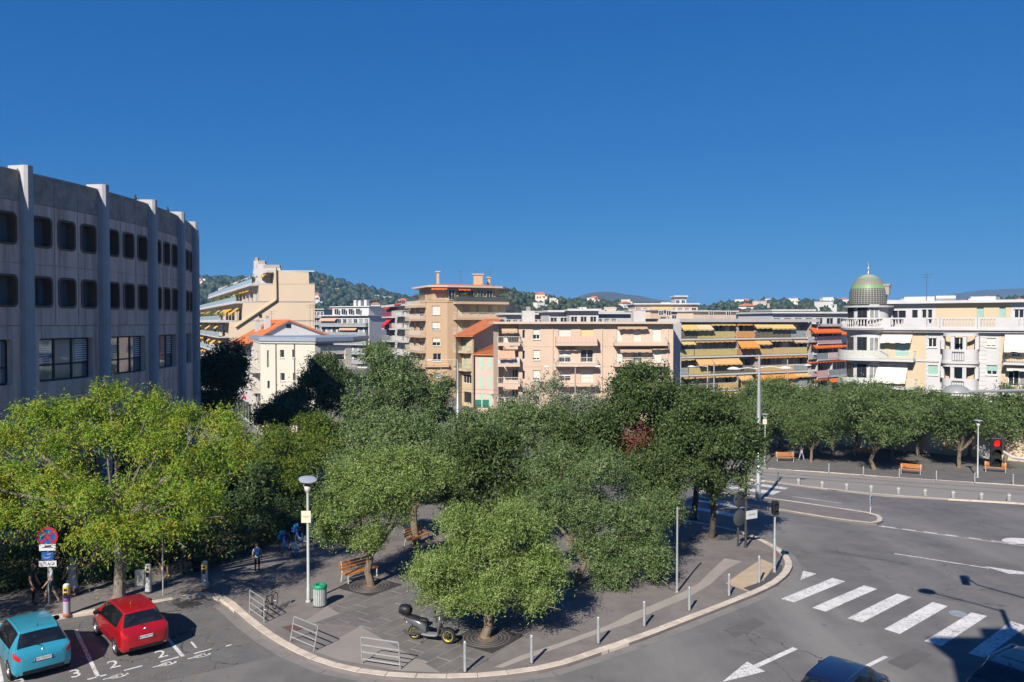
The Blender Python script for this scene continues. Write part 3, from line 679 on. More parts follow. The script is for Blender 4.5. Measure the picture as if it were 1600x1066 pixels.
for k in range(NB0, NB1):
    a, b = T0 + DT * k, T0 + DT * (k + 1); pw = .27 / CR
    ta, tb = a + pw, b - pw
    if k > 4:
        conc_panel(ta, tb, -.5, ZTOP - 2.2); conc_panel(ta, tb, ZTOP - 2.2, ZTOP); continue
    for i in range(3):
        t_a, t_b = ta + (tb - ta) * i / 3, ta + (tb - ta) * (i + 1) / 3; tm = (t_a + t_b) / 2
        o = conc_panel(t_a, t_b, 18.25, ZTOP); o.data.materials[0] = M_CONC2
        for (h0, h1), (p0, p1) in zip(ROWS, ((15.05, 18.25), (11.8, 15.05))):
            conc_panel(t_a, t_b, p0, p1, (h0 + .02, h1 - .02, 1.34, .28, .45)); conc_window(tm, h0, h1, 1.38, .3, .5)
    # big window with splayed reveal
    conc_panel(ta, tb, 7.9, 11.8, (BIG[0], BIG[1], (tb - ta) * CR - 1.15, .16, .42), 'panel')
    wo = MB(); tm = (ta + tb) / 2; wd = (tb - ta) * CR - 1.2; h = BIG[1] - BIG[0]
    r_ = CR - .40
    def cb(m, x0, x1, za, zb, rr0, rr1):
        m.add([cyl(tm + x / CR, rr, z) for rr in (rr0, rr1) for x in (x0, x1) for z in (za, zb)], [(0, 1, 3, 2), (4, 6, 7, 5), (0, 4, 5, 1), (2, 3, 7, 6), (0, 2, 6, 4), (1, 5, 7, 3)])
    for i in range(4): x = -wd / 2 + wd * i / 3; cb(wo, x - .06, x + .06, BIG[0], BIG[1], r_, r_ + .08)
    for z in (BIG[0], BIG[0] + h * .36, BIG[1] - .1): cb(wo, -wd / 2, wd / 2, z, z + .1, r_ + .001, r_ + .085)
    fo = wo.build('window', M_DFRAME, conc)
    for i in range(3):
        g = MB(); x0 = -wd / 2 + wd * i / 3; cb(g, x0 + .06, x0 + wd / 3 - .06, BIG[0], BIG[1], r_ + .02, r_ + .03); g.build('pane', M_OFFGL, fo)
    if k >= 0:
        bl = MB()
        for i in range(11):
            z = BIG[1] - .12 - i * .13; cb(bl, -wd / 2 + .08, wd / 2 - .08, z - .05, z, r_ + .04, r_ + .06)
        bl.build('blind', mat('blind slats', (.70, .66, .60), rough=.6), fo)
    for z0_, z1_ in ((4.2, 7.9), (-.5, 1.2)): conc_panel(ta, tb, z0_, z1_)
    # ground floor: recessed glazing
    g = MB(); cb(g, -wd / 2 - .8, wd / 2 + .8, 1.2, 4.2, CR - 1.2, CR - 1.1); gp = g.build('shopfront', M_GLASS, conc)
    g = MB()
    for i in range(5): x = -wd / 2 + wd * i / 4; cb(g, x - .05, x + .05, 1.2, 4.2, CR - 1.1, CR - 1.02)
    g.build('mullion', M_DFRAME, gp)
    # soffit
    g = MB(); cb(g, -wd / 2 - .9, wd / 2 + .9, 4.12, 4.2, CR - 1.3, CR - .01); g.build('soffit', M_CONC2, conc)
for k in range(NB0, NB1 + 1):
    a = T0 + DT * k; m = MB(); pw = .27 / CR
    prof = [(-pw, CR - .05), (-pw, CR + .30), (-pw * .6, CR + .45), (pw * .6, CR + .45), (pw, CR + .30), (pw, CR - .05)]
    zt = ZTOP + .42
    n = len(prof); vs = [cyl(a + t, r, -.6) for t, r in prof] + [cyl(a + t, r, zt) for t, r in prof] + [cyl(a - pw, CR - .7, zt), cyl(a + pw, CR - .7, zt), cyl(a - pw, CR - .7, ZTOP - 1), cyl(a + pw, CR - .7, ZTOP - 1)]
    m.add(vs, [(i, i + 1, n + i + 1, n + i) for i in range(n - 1)] + [tuple(range(n, 2 * n)) + (2 * n + 1, 2 * n), (2 * n, 2 * n + 1, 2 * n + 3, 2 * n + 2), (n, 2 * n, 2 * n + 2, 0), (n - 1, 2 * n + 3, 2 * n + 1, 2 * n - 1)])
    m.build('rib', M_PIL, conc)
    # joints across the ribs
m = MB(); ts = [T0 + DT * (NB0 + (NB1 - NB0) * i / 48) for i in range(49)]
vs = []
for t in ts: vs += [cyl(t, CR + .03, ZTOP - .02), cyl(t, CR + .03, ZTOP + .14), cyl(t, CR - .5, ZTOP + .14), cyl(t, CR - .5, ZTOP - .6), cyl(t, 22, ZTOP - .6), cyl(t, 22, -.5), cyl(t, CR - .08, -.5), cyl(t, CR - .08, 1.2), cyl(t, CR - 1.3, 1.2), cyl(t, CR - 1.3, 4.2), cyl(t, CR - .08, 4.2), cyl(t, CR - .08, 8.4), cyl(t, CR - .55, 8.4), cyl(t, CR - .55, 18.0), cyl(t, CR - .08, 18.0), cyl(t, CR - .08, ZTOP - .02)]
q = 16; fs = []
for i in range(48):
    for j in range(q): fs.append((i * q + j, i * q + (j + 1) % q, (i + 1) * q + (j + 1) % q, (i + 1) * q + j))
fs += [tuple(range(q - 1, -1, -1)), tuple(48 * q + j for j in range(q))]
m.add(vs, fs); m.build('core', M_CONC2, conc)
m = MB()
for zz in (.5, 1.0): m.tube([cyl(ts[i], CR - .3, ZTOP + .14 + zz) for i in range(0, 13)], .03, 5)
for i in range(0, 13, 3): m.tube([cyl(ts[i], CR - .3, ZTOP + .1), cyl(ts[i], CR - .3, ZTOP + 1.15)], .03, 5)
m.build('roof_railing', M_GALV, conc)
for px, py, Y in ((197, 311, 52), (263, 337, 57.5)):
    p = W(px, py, Y); t = math.atan2(p.y - CY, p.x - CX); b = cyl(t, CR - .2, ZTOP + .14)
    m = MB(); m.lathe([(0, 0), (.07, .04), (.11, .12), (.08, .22), (.05, .27), (.06, .31), (.045, .37), (0, .40)], 8)
    m.add([(0, .05, .14), (.28, 0, .06), (.26, -.05, .04), (0, -.05, .12)], [(0, 1, 2, 3)]); m.tube([(-.05, 0, .34), (-.13, 0, .32)], [.02, .004], 5)
    o = m.build('pigeon', mat('dark feathers', (.03, .03, .035), rough=.7), None, Matrix.Translation((CX + b[0], CY + b[1], b[2])), smooth=True)
    tag(o, 'small dark bird perched on the concrete parapet, ' + ('the one nearer the street' if px < 230 else 'the one farther along'), 'bird', 'birds on the concrete parapet')
# ------------------------------------------------------------------ 2. long balcony building with straw and orange awnings
def lvl(F, fn, ys, x): return [F.uz(*fn(x, y))[1] for y in ys]
def build_balcony_block():
    r, F = bld('apartment_building', 'long low apartment block with brown balcony panels and straw and orange awnings', (1052, 121), (1262, 134))
    zs = lvl(F, Z5, (402, 533, 668, 790, 905), 700)      # undersides of the slabs, top floor first
    ztop = F.uz(*Z5(700, 262))[1]; D = 1.9
    F.shell(14, ztop - .1, M_WHITE)
    back = []
    levels = zs + [zs[-1] - 2.75]; heads = [ztop - .3] + [z for z in zs]
    for i, (fl, hd) in enumerate(zip(levels, heads)):
        n = 14
        for k in range(n):
            u = F.L * (k + .12) / n; kind = rk.choice(['slide', 'slide', 'curtain', 'half', 'low'])
            back.append((u, u + F.L / n * .76, fl + .16, fl + 2.35, kind))
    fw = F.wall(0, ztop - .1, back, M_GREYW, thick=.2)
    ends = {0: 0.0, 1: 0.0, 2: .8, 3: 1.6, 4: 2.5}
    for i, z in enumerate(levels):
        F.part('balcony_slab', MB().box(-.05, F.L + .05, -.004, -D, z, z + .26), M_WHITE2)
    # roof slab, end fins, dividers
    F.part('roof', MB().box(-.4, F.L + .6, -D - .15, 14.3, ztop - .1, ztop + .42), M_WHITE)
    F.box('end_wall', M_WHITE2, -1.6, -.06, -2, D + .05, 0, ztop - .1)
    for i, (fl, hd) in enumerate(zip(levels, heads)):
        for px in (165, 640, 795, 1206):
            u = F.uz(*Z5(px, 400), D * .5)[0]
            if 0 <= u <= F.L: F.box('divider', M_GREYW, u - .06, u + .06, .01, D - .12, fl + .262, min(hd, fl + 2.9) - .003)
    GL, BR, OL, OR, TN, LG = M_BGLASS, M_BRGLASS, mat('olive panel', (.42, .33, .12), (.46, .37, .15), scale=2, rough=.6), mat('orange panel', (.48, .23, .07), (.52, .26, .09), scale=2, rough=.6), mat('tan panel', (.46, .30, .13), (.50, .34, .16), scale=2, rough=.6), M_BGLASS
    P = [[(170, 345, BR), (350, 640, OL), (657, 795, OR), (800, 1075, BR), (1080, 1200, GL)], [(170, 215, GL), (218, 325, OL), (330, 662, OL), (665, 790, mat('brown panel', (.36, .19, .09), rough=.6)), (795, 1100, TN), (1102, 1208, OL)],
         [(170, 280, GL), (285, 455, OL), (460, 690, BR), (700, 800, BR), (810, 1105, TN), (1108, 1213, GL)], [(170, 510, BR), (515, 672, TN), (693, 778, TN), (780, 898, BR), (900, 1105, OR), (1108, 1213, GL)], [(170, 545, TN), (550, 765, OR), (770, 1200, TN)]]
    for i, row in enumerate(P):
        z = levels[i] + .27
        for x0, x1, m_ in row:
            u0, u1 = F.uz(*Z5(x0, 400), D)[0], F.uz(*Z5(x1, 400), D)[0]; k = max(1, round((u1 - u0) / 1.35)); st = (u1 - u0) / k
            for j in range(k): F.box('balcony_panel', m_, u0 + j * st + .015, u0 + (j + 1) * st - .015, D - .08, D - .03, z + .05, z + .98)
            F.box('handrail', M_RAIL, u0, u1, D - .09, D - .02, z + 1.0, z + 1.05)
    Aw = [[(215, 340, .85, A_YEL), (328, 458, .85, awn((.58, .45, .26), name='buff')), (455, 645, .12, A_YEL), (655, 780, .12, A_ORG), (793, 912, .6, A_YEL), (912, 1100, .75, A_YEL)],
          [(220, 330, .45, A_YEL), (333, 445, .12, A_TAN), (447, 650, .1, A_TAN), (660, 812, 1.15, A_ORG), (797, 918, .65, A_TAN), (920, 1088, .15, A_BRN), (1100, 1205, .45, A_BRN)],
          [(220, 325, .1, A_YEL), (338, 470, .95, A_TAN), (462, 680, .95, A_TAN), (800, 1095, .12, A_ORG), (1100, 1205, .1, A_ORG)],
          [(240, 325, .12, A_YEL), (335, 470, .1, A_TAN), (490, 655, .1, A_YEL), (670, 780, .75, A_TAN), (812, 930, .95, A_ORG), (920, 1115, .75, A_ORG), (1110, 1230, .6, A_TAN)],
          [(240, 540, .2, A_YEL), (550, 672, .75, A_TAN), (675, 785, .45, A_ORG), (800, 1000, .2, A_TAN), (1108, 1228, .95, A_YEL)]]
    for i, row in enumerate(Aw):
        for x0, x1, dr, m_ in row:
            u0, u1 = F.uz(*Z5(x0, 400), D)[0], F.uz(*Z5(x1, 400), D)[0]
            F.awning(u0 + .03, min(u1, F.L) - .03, heads[i] - .06, dr, .35 + dr * .75, m_, d0=D - .35, val=.16)
    for i, px, s_ in ((0, 260, 1), (1, 400, 0), (1, 620, 0), (1, 940, 0), (0, 1110, 0), (2, 325, 1)):   # balcony plants
        u = F.uz(*Z5(px, 400), D)[0]; m = MB(); z = levels[i] + 1.1
        for k in range(60):
            a = Vector((rk.gauss(0, .3), rk.gauss(0, .12), rk.gauss(.15, .25))); b = a + Vector((rk.uniform(-.15, .15), rk.uniform(-.15, .15), rk.uniform(.02, .2))); c = a + Vector((.1, .05, .02))
            m.add([(u + v.x, -D + .2 + v.y, z + v.z) for v in (a, b, c)], [(0, 1, 2)])
        m.lathe([(.0, -.8), (.13, -.8), (.17, -.5), (0, -.5)], 8, (u, -D + .25, z - .02))
        F.part('potted_plant', m, mat('potted leaves' + str(s_), (.05, .10, .03) if not s_ else (.22, .05, .03), (.08, .14, .04), scale=5, rough=.8))
    # rooftop boxes behind
    for x0, x1, y0, y1, d0, d1, m_ in ((-20, 130, 175, 250, 3, 8, M_CREAM), (315, 650, 185, 250, 4, 8, M_CREAM)):
        u0, z1 = F.uz(*Z5(x0, y0), -d0); u1, z0 = F.uz(*Z5(x1, y1), -d0)
        F.box('roof_cabin', m_, u0, u1, -d0, -d1, ztop + .42, z1); F.box('cabin_roof', M_WHITE2, u0 - .3, u1 + .3, -d0 + .4, -d1 - .2, z1 + .003, z1 + .2)
        for k in range(2): uu = u0 + (u1 - u0) * (.25 + .4 * k); F.window(uu, uu + .9, ztop + .9, ztop + 1.7, 'plain', depth=d0 - .05)
    antenna(r, F, F.L * .45, 6, ztop + .4, 2)
build_balcony_block()
# ------------------------------------------------------------------ 3. pink and white block with vermilion awnings
def build_pink_block():
    r, F = bld('apartment_building', 'pink and white apartment block with vermilion awnings beside the domed building', (1263, 134.5), (1348, 148))
    zs = lvl(F, Z5, (428, 552, 682, 802), 1400); D = 1.8; zt = F.uz(*Z5(1400, 300))[1]
    F.shell(12, zt, M_WHITE); holes = []
    levels = zs + [zs[-1] - 2.8]; heads = [zt - .05] + zs
    for fl in levels:
        for k in range(6):
            u = F.L * (k + .1) / 6; holes.append((u, u + F.L / 6 * .8, fl + .25, fl + 2.4, rk.choice(['slide', 'curtain', 'slide'])))
    F.wall(0, zt, holes, M_PINKW, thick=.2); F.part('roof', MB().box(-.2, F.L + .2, -D - .1, 12.2, zt, zt + .4), M_WHITE2)
    F.box('end_wall', M_WHITE2, -.9, -.06, -1, .4, 0, zt - .01)
    PK, WH = mat('pink panel', (.60, .32, .30), (.63, .36, .33), scale=2, rough=.6), mat('milky panel', (.50, .48, .46), rough=.3)
    P = [[(1212, 1250, WH), (1252, 1465, PK), (1467, 1565, WH)], [(1217, 1255, WH), (1258, 1372, M_BGLASS), (1374, 1508, mat('pale pink panel', (.62, .46, .42), rough=.6)), (1510, 1580, M_BGLASS)], [(1217, 1258, WH), (1262, 1375, PK), (1378, 1575, M_BGLASS)], [(1225, 1375, M_BGLASS), (1378, 1520, PK), (1522, 1580, M_BGLASS)], [(1230, 1580, WH)]]
    Aw = [[(1235, 1450, .85, A_RED), (1440, 1510, 1.2, A_RED)], [(1258, 1370, .55, A_RED), (1365, 1475, .55, A_RED), (1472, 1570, .5, A_RED)], [(1218, 1250, .2, A_RED), (1255, 1365, .15, A_RED), (1370, 1510, .15, A_RED)], [(1270, 1370, .2, A_RED), (1382, 1515, .75, A_RED)], [(1250, 1500, .3, A_RED)]]
    for i, (fl, hd) in enumerate(zip(levels, heads)):
        F.part('balcony_slab', MB().box(-.05, F.L + .05, -.004, -D, fl - .08, fl + .22), M_WHITE2)
        for x0, x1, m_ in P[i]:
            u0, u1 = F.uz(*Z5(x0, 500), D)[0], F.uz(*Z5(x1, 500), D)[0]; k = max(1, round((u1 - u0) / 2.2)); st = (u1 - u0) / k
            for j in range(k): F.box('balcony_panel', m_, u0 + j * st + .02, u0 + (j + 1) * st - .02, D - .08, D - .03, fl + .26, fl + 1.2)
        for x0, x1, dr, m_ in Aw[i]:
            u0, u1 = F.uz(*Z5(x0, 500), D)[0], F.uz(*Z5(x1, 500), D)[0]; F.awning(u0, u1, hd - .12, dr, .3 + dr * .8, m_, d0=D - .4, val=.15)
        for px in (1252, 1370): u = F.uz(*Z5(px, 500), D / 2)[0]; F.box('divider', M_WHITE, u - .06, u + .06, .01, D - .1, fl + .222, hd - .083)
build_pink_block()
# ------------------------------------------------------------------ 4. domed corner building
def build_domed():
    r, F = bld('domed_building', 'white and yellow corner apartment house with balustrade terrace and round corner turret', (1367, 91.5), (1640, 81))
    za, zb_, zc = (F.uz(*Z6(800, y))[1] for y in (515, 722, 918))       # cornice, floor 3, floor 2 slabs
    zd = zc - (zb_ - zc); zt = za
    f = lambda x0, y0, x1, y1, *k: F.rect(*Z6(x0, y0), *Z6(x1, y1)) + tuple(k)
    y_holes = [f(527, 582, 622, 702, 'shutg'), f(430, 770, 600, 870, 'slide'), f(430, 960, 600, 1070, 'slide')]
    w_holes = [f(754, 570, 814, 634, 'plain', True), f(754, 757, 822, 826, 'shutg', True), f(762, 950, 826, 1008, 'curtain', True), f(1156, 570, 1226, 630, 'low', True), f(1160, 757, 1234, 826, 'halfg', True), f(1168, 972, 1234, 1010, 'curtain', True)]
    y2 = [f(1330, 560, 1400, 700, 'slide'), f(1310, 775, 1385, 905, 'slide'), f(1390, 775, 1440, 905, 'curtain'), f(1480, 560, 1560, 700, 'slide'), f(1480, 770, 1560, 905, 'slide')]
    uY1 = F.uz(*Z6(740, 600))[0]; uW2 = F.uz(*Z6(1258, 600))[0]; uB0, uB1 = F.uz(*Z6(862, 600))[0], F.uz(*Z6(1110, 600))[0]
    for w_, h_ in ((y_holes, 0),): F.wall(0, zt - .02, w_, M_YELLOW, 0, uY1)
    bay = [f(920, 565, 1025, 705, 'slide'), f(940, 760, 1028, 900, 'halfg'), f(930, 965, 1028, 1080, 'slide'), f(868, 565, 898, 640), f(868, 757, 902, 836), f(1046, 565, 1090, 642), f(1052, 757, 1092, 836)]
    F.wall(0, zt - .02, [h for h in w_holes if h[0] < uB0], M_WHITE2, uY1, uB0)
    F.wall(0, zt - .02, bay[:3], M_YELLOW, uB0, uB1)
    F.wall(0, zt - .02, [h for h in w_holes if h[0] > uB1], M_WHITE2, uB1, uW2)
    F.wall(0, zt - .02, [h for h in y2], M_YELLOW, uW2, F.L)
    F.shell(14, zt - .02, M_WHITE2, M_ROOFGREY, rt=.1)
    # rusticated courses on the white bays
    for a, b in ((uY1, uB0), (uB1, uW2)):
        z = .5
        while z < zt - .5:
            for h in w_holes:
                if a <= h[0] <= b: hx = h
            for u0, u1 in ((a, hx[0] - .12), (hx[1] + .12, b)):
                F.box('stone_course', M_WHITE2, u0 + .01, u1 - .01, .003, .035, z, z + .40)
            z += .46
    # rounded bow: columns, curved parapets and slabs
    uc = (uB0 + uB1) / 2; rb = (uB1 - uB0) / 2
    def bow(z0, z1, dd, name, m_, depth=1.5, inner=.14):
        m = MB(); n = 18; o, i_ = [], []
        for k in range(n + 1):
            t = math.pi * k / n; c, s_ = math.cos(t), math.sin(t)
            e = lambda v: math.copysign(abs(v) ** .6, v)
            o.append((uc - (rb + dd) * e(c), -(depth + dd) * abs(s_) ** .6)); i_.append((uc - (rb + dd - inner) * e(c), -(depth + dd - inner) * abs(s_) ** .6))
        poly = o + i_[::-1] if inner else o
        vs = [(x, y, z0) for x, y in o] + [(x, y, z1) for x, y in o] + [(x, y, z0) for x, y in i_] + [(x, y, z1) for x, y in i_]; N = n + 1; fs = []
        for k in range(n): fs += [(k, k + 1, N + k + 1, N + k), (2 * N + k + 1, 2 * N + k, 3 * N + k, 3 * N + k + 1), (N + k, N + k + 1, 3 * N + k + 1, 3 * N + k), (k + 1, k, 2 * N + k, 2 * N + k + 1)]
        if not inner: m.add([(x, y, z0) for x, y in o] + [(x, y, z1) for x, y in o], [(k, k + 1, N + k + 1, N + k) for k in range(n)] + [tuple(range(N - 1, -1, -1)), tuple(range(N, 2 * N))])
        else: m.add(vs, fs)
        return F.part(name, m, m_)
    for fl, hd in ((zb_, zt), (zc, zb_), (zd, zc)):
        bow(fl - .28, fl, .12, 'bow_slab', M_WHITE2, inner=0); bow(fl + .001, fl + 1.25, 0, 'bow_parapet', M_WHITE2)
        bow(hd - .62, hd - .285, -.02, 'bow_lintel', M_WHITE2)
        for s_ in (-1, 1):
            for o_ in (.36, .98):
                x = uc + s_ * rb * o_
                F.box('bow_pier', M_WHITE2, x - .22 if s_ > 0 else x - .13, x + .13 if s_ > 0 else x + .22, (1.05 if o_ < .5 else .004), (1.42 if o_ < .5 else .8), fl + 1.252, hd - .62)
        F.rail(uc - rb * .33, uc + rb * .33, 1.62, fl + .01, 1.0, 'bars', None, M_DRAIL, ret=False)
    # balconies with awnings on the yellow fronts
    for x0, x1, y, k in ((408, 672, 722, 'bars'), (410, 682, 905, 'bars'), (1290, 1480, 722, 'bars'), (1285, 1480, 925, 'bars')):
        u0, u1 = F.uz(*Z6(x0, y))[0], F.uz(*Z6(x1, y))[0]; zz = zb_ if y < 800 else zc
        F.balcony(u0, u1, zz, 1.3, .25, k, M_WHITE2, M_RAIL if x0 < 1000 else M_DRAIL, h=.95)
    for x0, x1, y, dr, pr in ((437, 650, 542, .75, .9), (408, 620, 740, 2.0, 1.4), (1292, 1480, 517, 2.0, .9), (1310, 1480, 738, .6, .8)):
        u0, z_ = F.uz(*Z6(x0, y)); u1 = F.uz(*Z6(x1, y))[0]; F.awning(u0, u1, z_, dr, pr, A_WHT, d0=.05, val=.22)
    for zz in (zb_, zc, zd): F.box('string_course', M_WHITE2, 0.0, uB0 - .4, .037, .12, zz - .2, zz - .02)
    # cornice and balustrade
    F.part('cornice', MB().box(-.2, F.L + .2, .3, -.75, zt, zt + .22).box(-.1, F.L + .1, .3, -.5, zt - .24, zt - .002), M_WHITE2)
    bu = [(-.1, F.uz(*Z6(490, 480))[0], 'solid'), (F.uz(*Z6(490, 480))[0], F.uz(*Z6(610, 480))[0], 'b'), (F.uz(*Z6(610, 480))[0], F.uz(*Z6(735, 480))[0], 'solid'), (F.uz(*Z6(735, 480))[0], F.uz(*Z6(845, 480))[0], 'b'), (F.uz(*Z6(848, 480))[0], F.uz(*Z6(1105, 480))[0], 'b'), (F.uz(*Z6(1108, 480))[0], F.uz(*Z6(1250, 480))[0], 'b'), (F.uz(*Z6(1250, 480))[0], F.uz(*Z6(1370, 480))[0], 'solid'), (F.uz(*Z6(1370, 480))[0], F.L, 'b')]
    zb2 = zt + .22; hB = 1.15
    bal = MB().lathe([(.05, 0), (.06, .08), (.045, .16), (.10, .32), (.085, .45), (.05, .66), (.06, .74), (.05, .80)], 8).mesh('baluster', M_WHITE2, smooth=True)
    for a, b, k in bu:
        if k == 'solid': F.box('parapet', M_WHITE2, a, b, .40, .66, zb2 + .002, zb2 + hB)
        else:
            o = F.part('balustrade', MB().box(a, b, -.42, -.64, zb2 + .002, zb2 + .14).box(a, b, -.40, -.66, zb2 + hB - .16, zb2 + hB).box(a, a + .25, -.41, -.65, zb2 + .14, zb2 + hB - .16).box(b - .25, b, -.41, -.65, zb2 + .14, zb2 + hB - .16), M_WHITE2)
            n = int((b - a - .5) / .27)
            for i in range(n): link('baluster', bal, o, Matrix.Translation((a + .25 + (b - a - .5) * (i + .5) / n, -.53, zb2 + .14)) @ Matrix.Diagonal((1, 1, (hB - .30) / .8, 1)))
    # set-back top floor
    ds = -2.2
    def G6(x, y): return F.uz(*Z6(x, y), ds)
    u0, u1, u2, u3 = G6(372, 400)[0], G6(808, 400)[0], G6(1330, 400)[0], F.L
    zq = G6(800, 330)[1]
    P = Fac(r, F.A + F.n * ds, F.B + F.n * ds)
    h6 = lambda x0, y0, x1, y1, *k: P.rect(*Z6(x0, y0), *Z6(x1, y1)) + tuple(k)
    P.wall(zb2 - .1, zq, [h6(425, 388, 468, 462), h6(508, 380, 545, 470, 'dark'), h6(550, 380, 600, 470, 'dark'), h6(645, 375, 682, 470, 'dark'), h6(712, 372, 742, 470), h6(752, 372, 782, 470)], M_WHITE2, u0, u1)
    P.wall(zb2 - .1, zq, [h6(1093, 355, 1140, 432, 'shutg'), h6(1250, 358, 1292, 430, 'shutg')], M_YELLOW, u1, u2)
    P.wall(zb2 - .1, zq, [h6(1350, 370, 1420, 440, 'slide')], M_WHITE2, u2, F.L)
    P.shell(9, zq, M_WHITE2, z0=zb2 - .1, u0=u0); P.part('roof', MB().box(u0 - .5, F.L + .3, -.7, 9.3, zq + .003, zq + .3), M_WHITE2)
    for x0, x1, y, d in ((590, 800, 285, 3), (1050, 1225, 283, 3.5)):
        a, z1 = F.uz(*Z6(x0, y), ds - d); b = F.uz(*Z6(x1, y), ds - d)[0]
        P.box('roof_cabin', M_WHITE2, a, b, -d, -d - 3, zq + .3, z1)
    m = MB(); a = F.uz(*Z6(810, 290), ds - 3)[0]; b = F.uz(*Z6(945, 290), ds - 3)[0]; zz = F.uz(*Z6(880, 292), ds - 3)[1]; m.tube([(a, 3.4, zz), (b, 3.4, zz)], .35, 10); P.part('roof_duct', m, M_GALV)
    au = F.uz(*Z6(745, 270), ds - 2)[0]; antenna(r, P, au, 2, zq + .2, 3.2)
    # corner turret and its dome
    tu = F.uz(*Z6(310, 600), .2)[0]; tr = 2.25; tc = (tu, 1.3)
    m = MB(); m.lathe([(tr, 0), (tr, zt - .02)], 28, (tc[0], tc[1], 0)); F.part('turret_wall', m, M_WHITE2, smooth=True)
    for fl, hd in ((zb_, zt), (zc, zb_), (zd, zc), (zb2 + .2, zb2 + 3.4)):
        for th in (-128, -90, -58):
            t = R(th); M_ = F.M @ Matrix.Translation((tc[0] + (tr + .015) * math.cos(t), tc[1] + (tr + .015) * math.sin(t), fl + .1)) @ Matrix.Rotation(t + math.pi / 2, 4, 'Z')
            f_, p_, s_ = win_mesh(1.05, 2.35, 'dark' if th != -58 else 'curtain'); o = link('window', f_, r, M_); link('pane', p_, o)
    for fl, m_ in ((zb_, 0), (zc, 1)):
        m = MB(); m.lathe([(tr, -.22), (tr + 1.05, -.22), (tr + 1.05, 0), (tr, 0)], 24, (tc[0], tc[1], fl), a0=R(170), a1=R(330)); b = F.part('balcony', m, M_WHITE2)
        m = MB(); m.lathe([(tr + .95, .02), (tr + .95, .95), (tr + .90, .95), (tr + .90, .02)], 24, (tc[0], tc[1], fl), a0=R(172), a1=R(328)); o = m.build('railing', mat('frosted balcony', (.42, .42, .38), (.5, .5, .46), scale=3, rough=.5), b)
    m = MB(); m.lathe([(tr - .2, -.3), (tr + .25, -.25), (tr + .75, 0), (tr + .85, .22), (0, .22)], 32, (tc[0], tc[1], zt)); F.part('cornice', m, M_WHITE2)
    m = MB(); m.lathe([(tr + .66, 0), (tr + .66, .14), (tr + .44, .14), (tr + .44, 0)], 32, (tc[0], tc[1], zb2 + .004)); m.lathe([(tr + .68, hB - .16), (tr + .68, hB), (tr + .42, hB), (tr + .42, hB - .16), (tr + .68, hB - .16)], 32, (tc[0], tc[1], zb2)); o = F.part('balustrade', m, M_WHITE2)
    for i in range(26):
        t = R(165 + 165 * i / 25); link('baluster', bal, o, Matrix.Translation((tc[0] + (tr + .55) * math.cos(t), tc[1] + (tr + .55) * math.sin(t), zb2 + .14)) @ Matrix.Diagonal((1, 1, (hB - .30) / .8, 1)))
    zdm = F.uz(*Z6(345, 345), .0)[1]; m = MB(); m.lathe([(tr - .05, zb2), (tr - .05, zdm - .25)], 28, (tc[0], tc[1], 0)); F.part('turret_wall', m, M_WHITE2, smooth=True)
    m = MB(); m.lathe([(tr - .1, -.25), (tr + .5, -.2), (tr + .55, 0), (0, .02)], 28, (tc[0], tc[1], zdm)); F.part('turret_cornice', m, M_WHITE2)
    dm = mat('dome tiles', (.30, .29, .25), rough=.5)
    t = dm.node_tree; tc_ = t.nodes.new('ShaderNodeTexCoord'); sep = t.nodes.new('ShaderNodeSeparateXYZ'); t.links.new(tc_.outputs['Object'], sep.inputs[0])
    at = t.nodes.new('ShaderNodeMath'); at.operation = 'ARCTAN2'; t.links.new(sep.outputs[0], at.inputs[0]); t.links.new(sep.outputs[1], at.inputs[1])
    def mth(op, a, b=None):
        n = t.nodes.new('ShaderNodeMath'); n.operation = op
        for i, v in enumerate((a, b)):
            if v is None: continue
            if isinstance(v, (int, float)): n.inputs[i].default_value = v
            else: t.links.new(v, n.inputs[i])
        return n.outputs[0]
    k1 = mth('MULTIPLY', at.outputs[0], 20.0); k2 = mth('MULTIPLY', sep.outputs[2], 14.0)
    s1 = mth('SINE', mth('ADD', k1, k2)); s2 = mth('SINE', mth('SUBTRACT', k1, k2)); sc_ = mth('GREATER_THAN', mth('MULTIPLY', s1, s2), .12)
    rp = t.nodes.new('ShaderNodeValToRGB'); rp.color_ramp.interpolation = 'CONSTANT'; cr = rp.color_ramp
    t.links.new(mth('DIVIDE', sep.outputs[2], 3.9), rp.inputs[0])
    A_, B_ = (.065, .072, .07, 1), (.36, .33, .27, 1); GR = (.15, .27, .11, 1)
    cr.elements[0].color = A_; cr.elements[1].position = .50; cr.elements[1].color = GR
    for p_, c_ in ((.60, (.15, .145, .12, 1)), (.79, GR), (.85, (.36, .32, .25, 1)), (.95, (.42, .40, .36, 1))): e = cr.elements.new(p_); e.color = c_
    mx = t.nodes.new('ShaderNodeMix'); mx.data_type = 'RGBA'; mx.inputs[7].default_value = (.24, .23, .19, 1)
    isg = mth('LESS_THAN', mth('ABSOLUTE', mth('SUBTRACT', mth('DIVIDE', sep.outputs[2], 3.9), .55)), .05)
    t.links.new(mth('MULTIPLY', sc_, mth('SUBTRACT', 1.0, isg)), mx.inputs[0]); t.links.new(rp.outputs[0], mx.inputs[6]); t.links.new(mx.outputs[2], t.nodes['Principled BSDF'].inputs['Base Color'])
    hD = F.uz(*Z6(340, 125), .0)[1] - zdm; rD = 2.02
    prof = [(rD, 0), (rD * 1.015, .22 * hD), (rD * 1.0, .42 * hD), (rD * .95, .55 * hD), (rD * .86, .68 * hD), (rD * .72, .80 * hD), (rD * .52, .91 * hD), (rD * .28, .975 * hD), (.08, hD)]
    m = MB(); m.lathe(prof, 40); m.build('dome', dm, r, F.M @ Matrix.Translation((tc[0], tc[1], zdm + .02)), smooth=True)
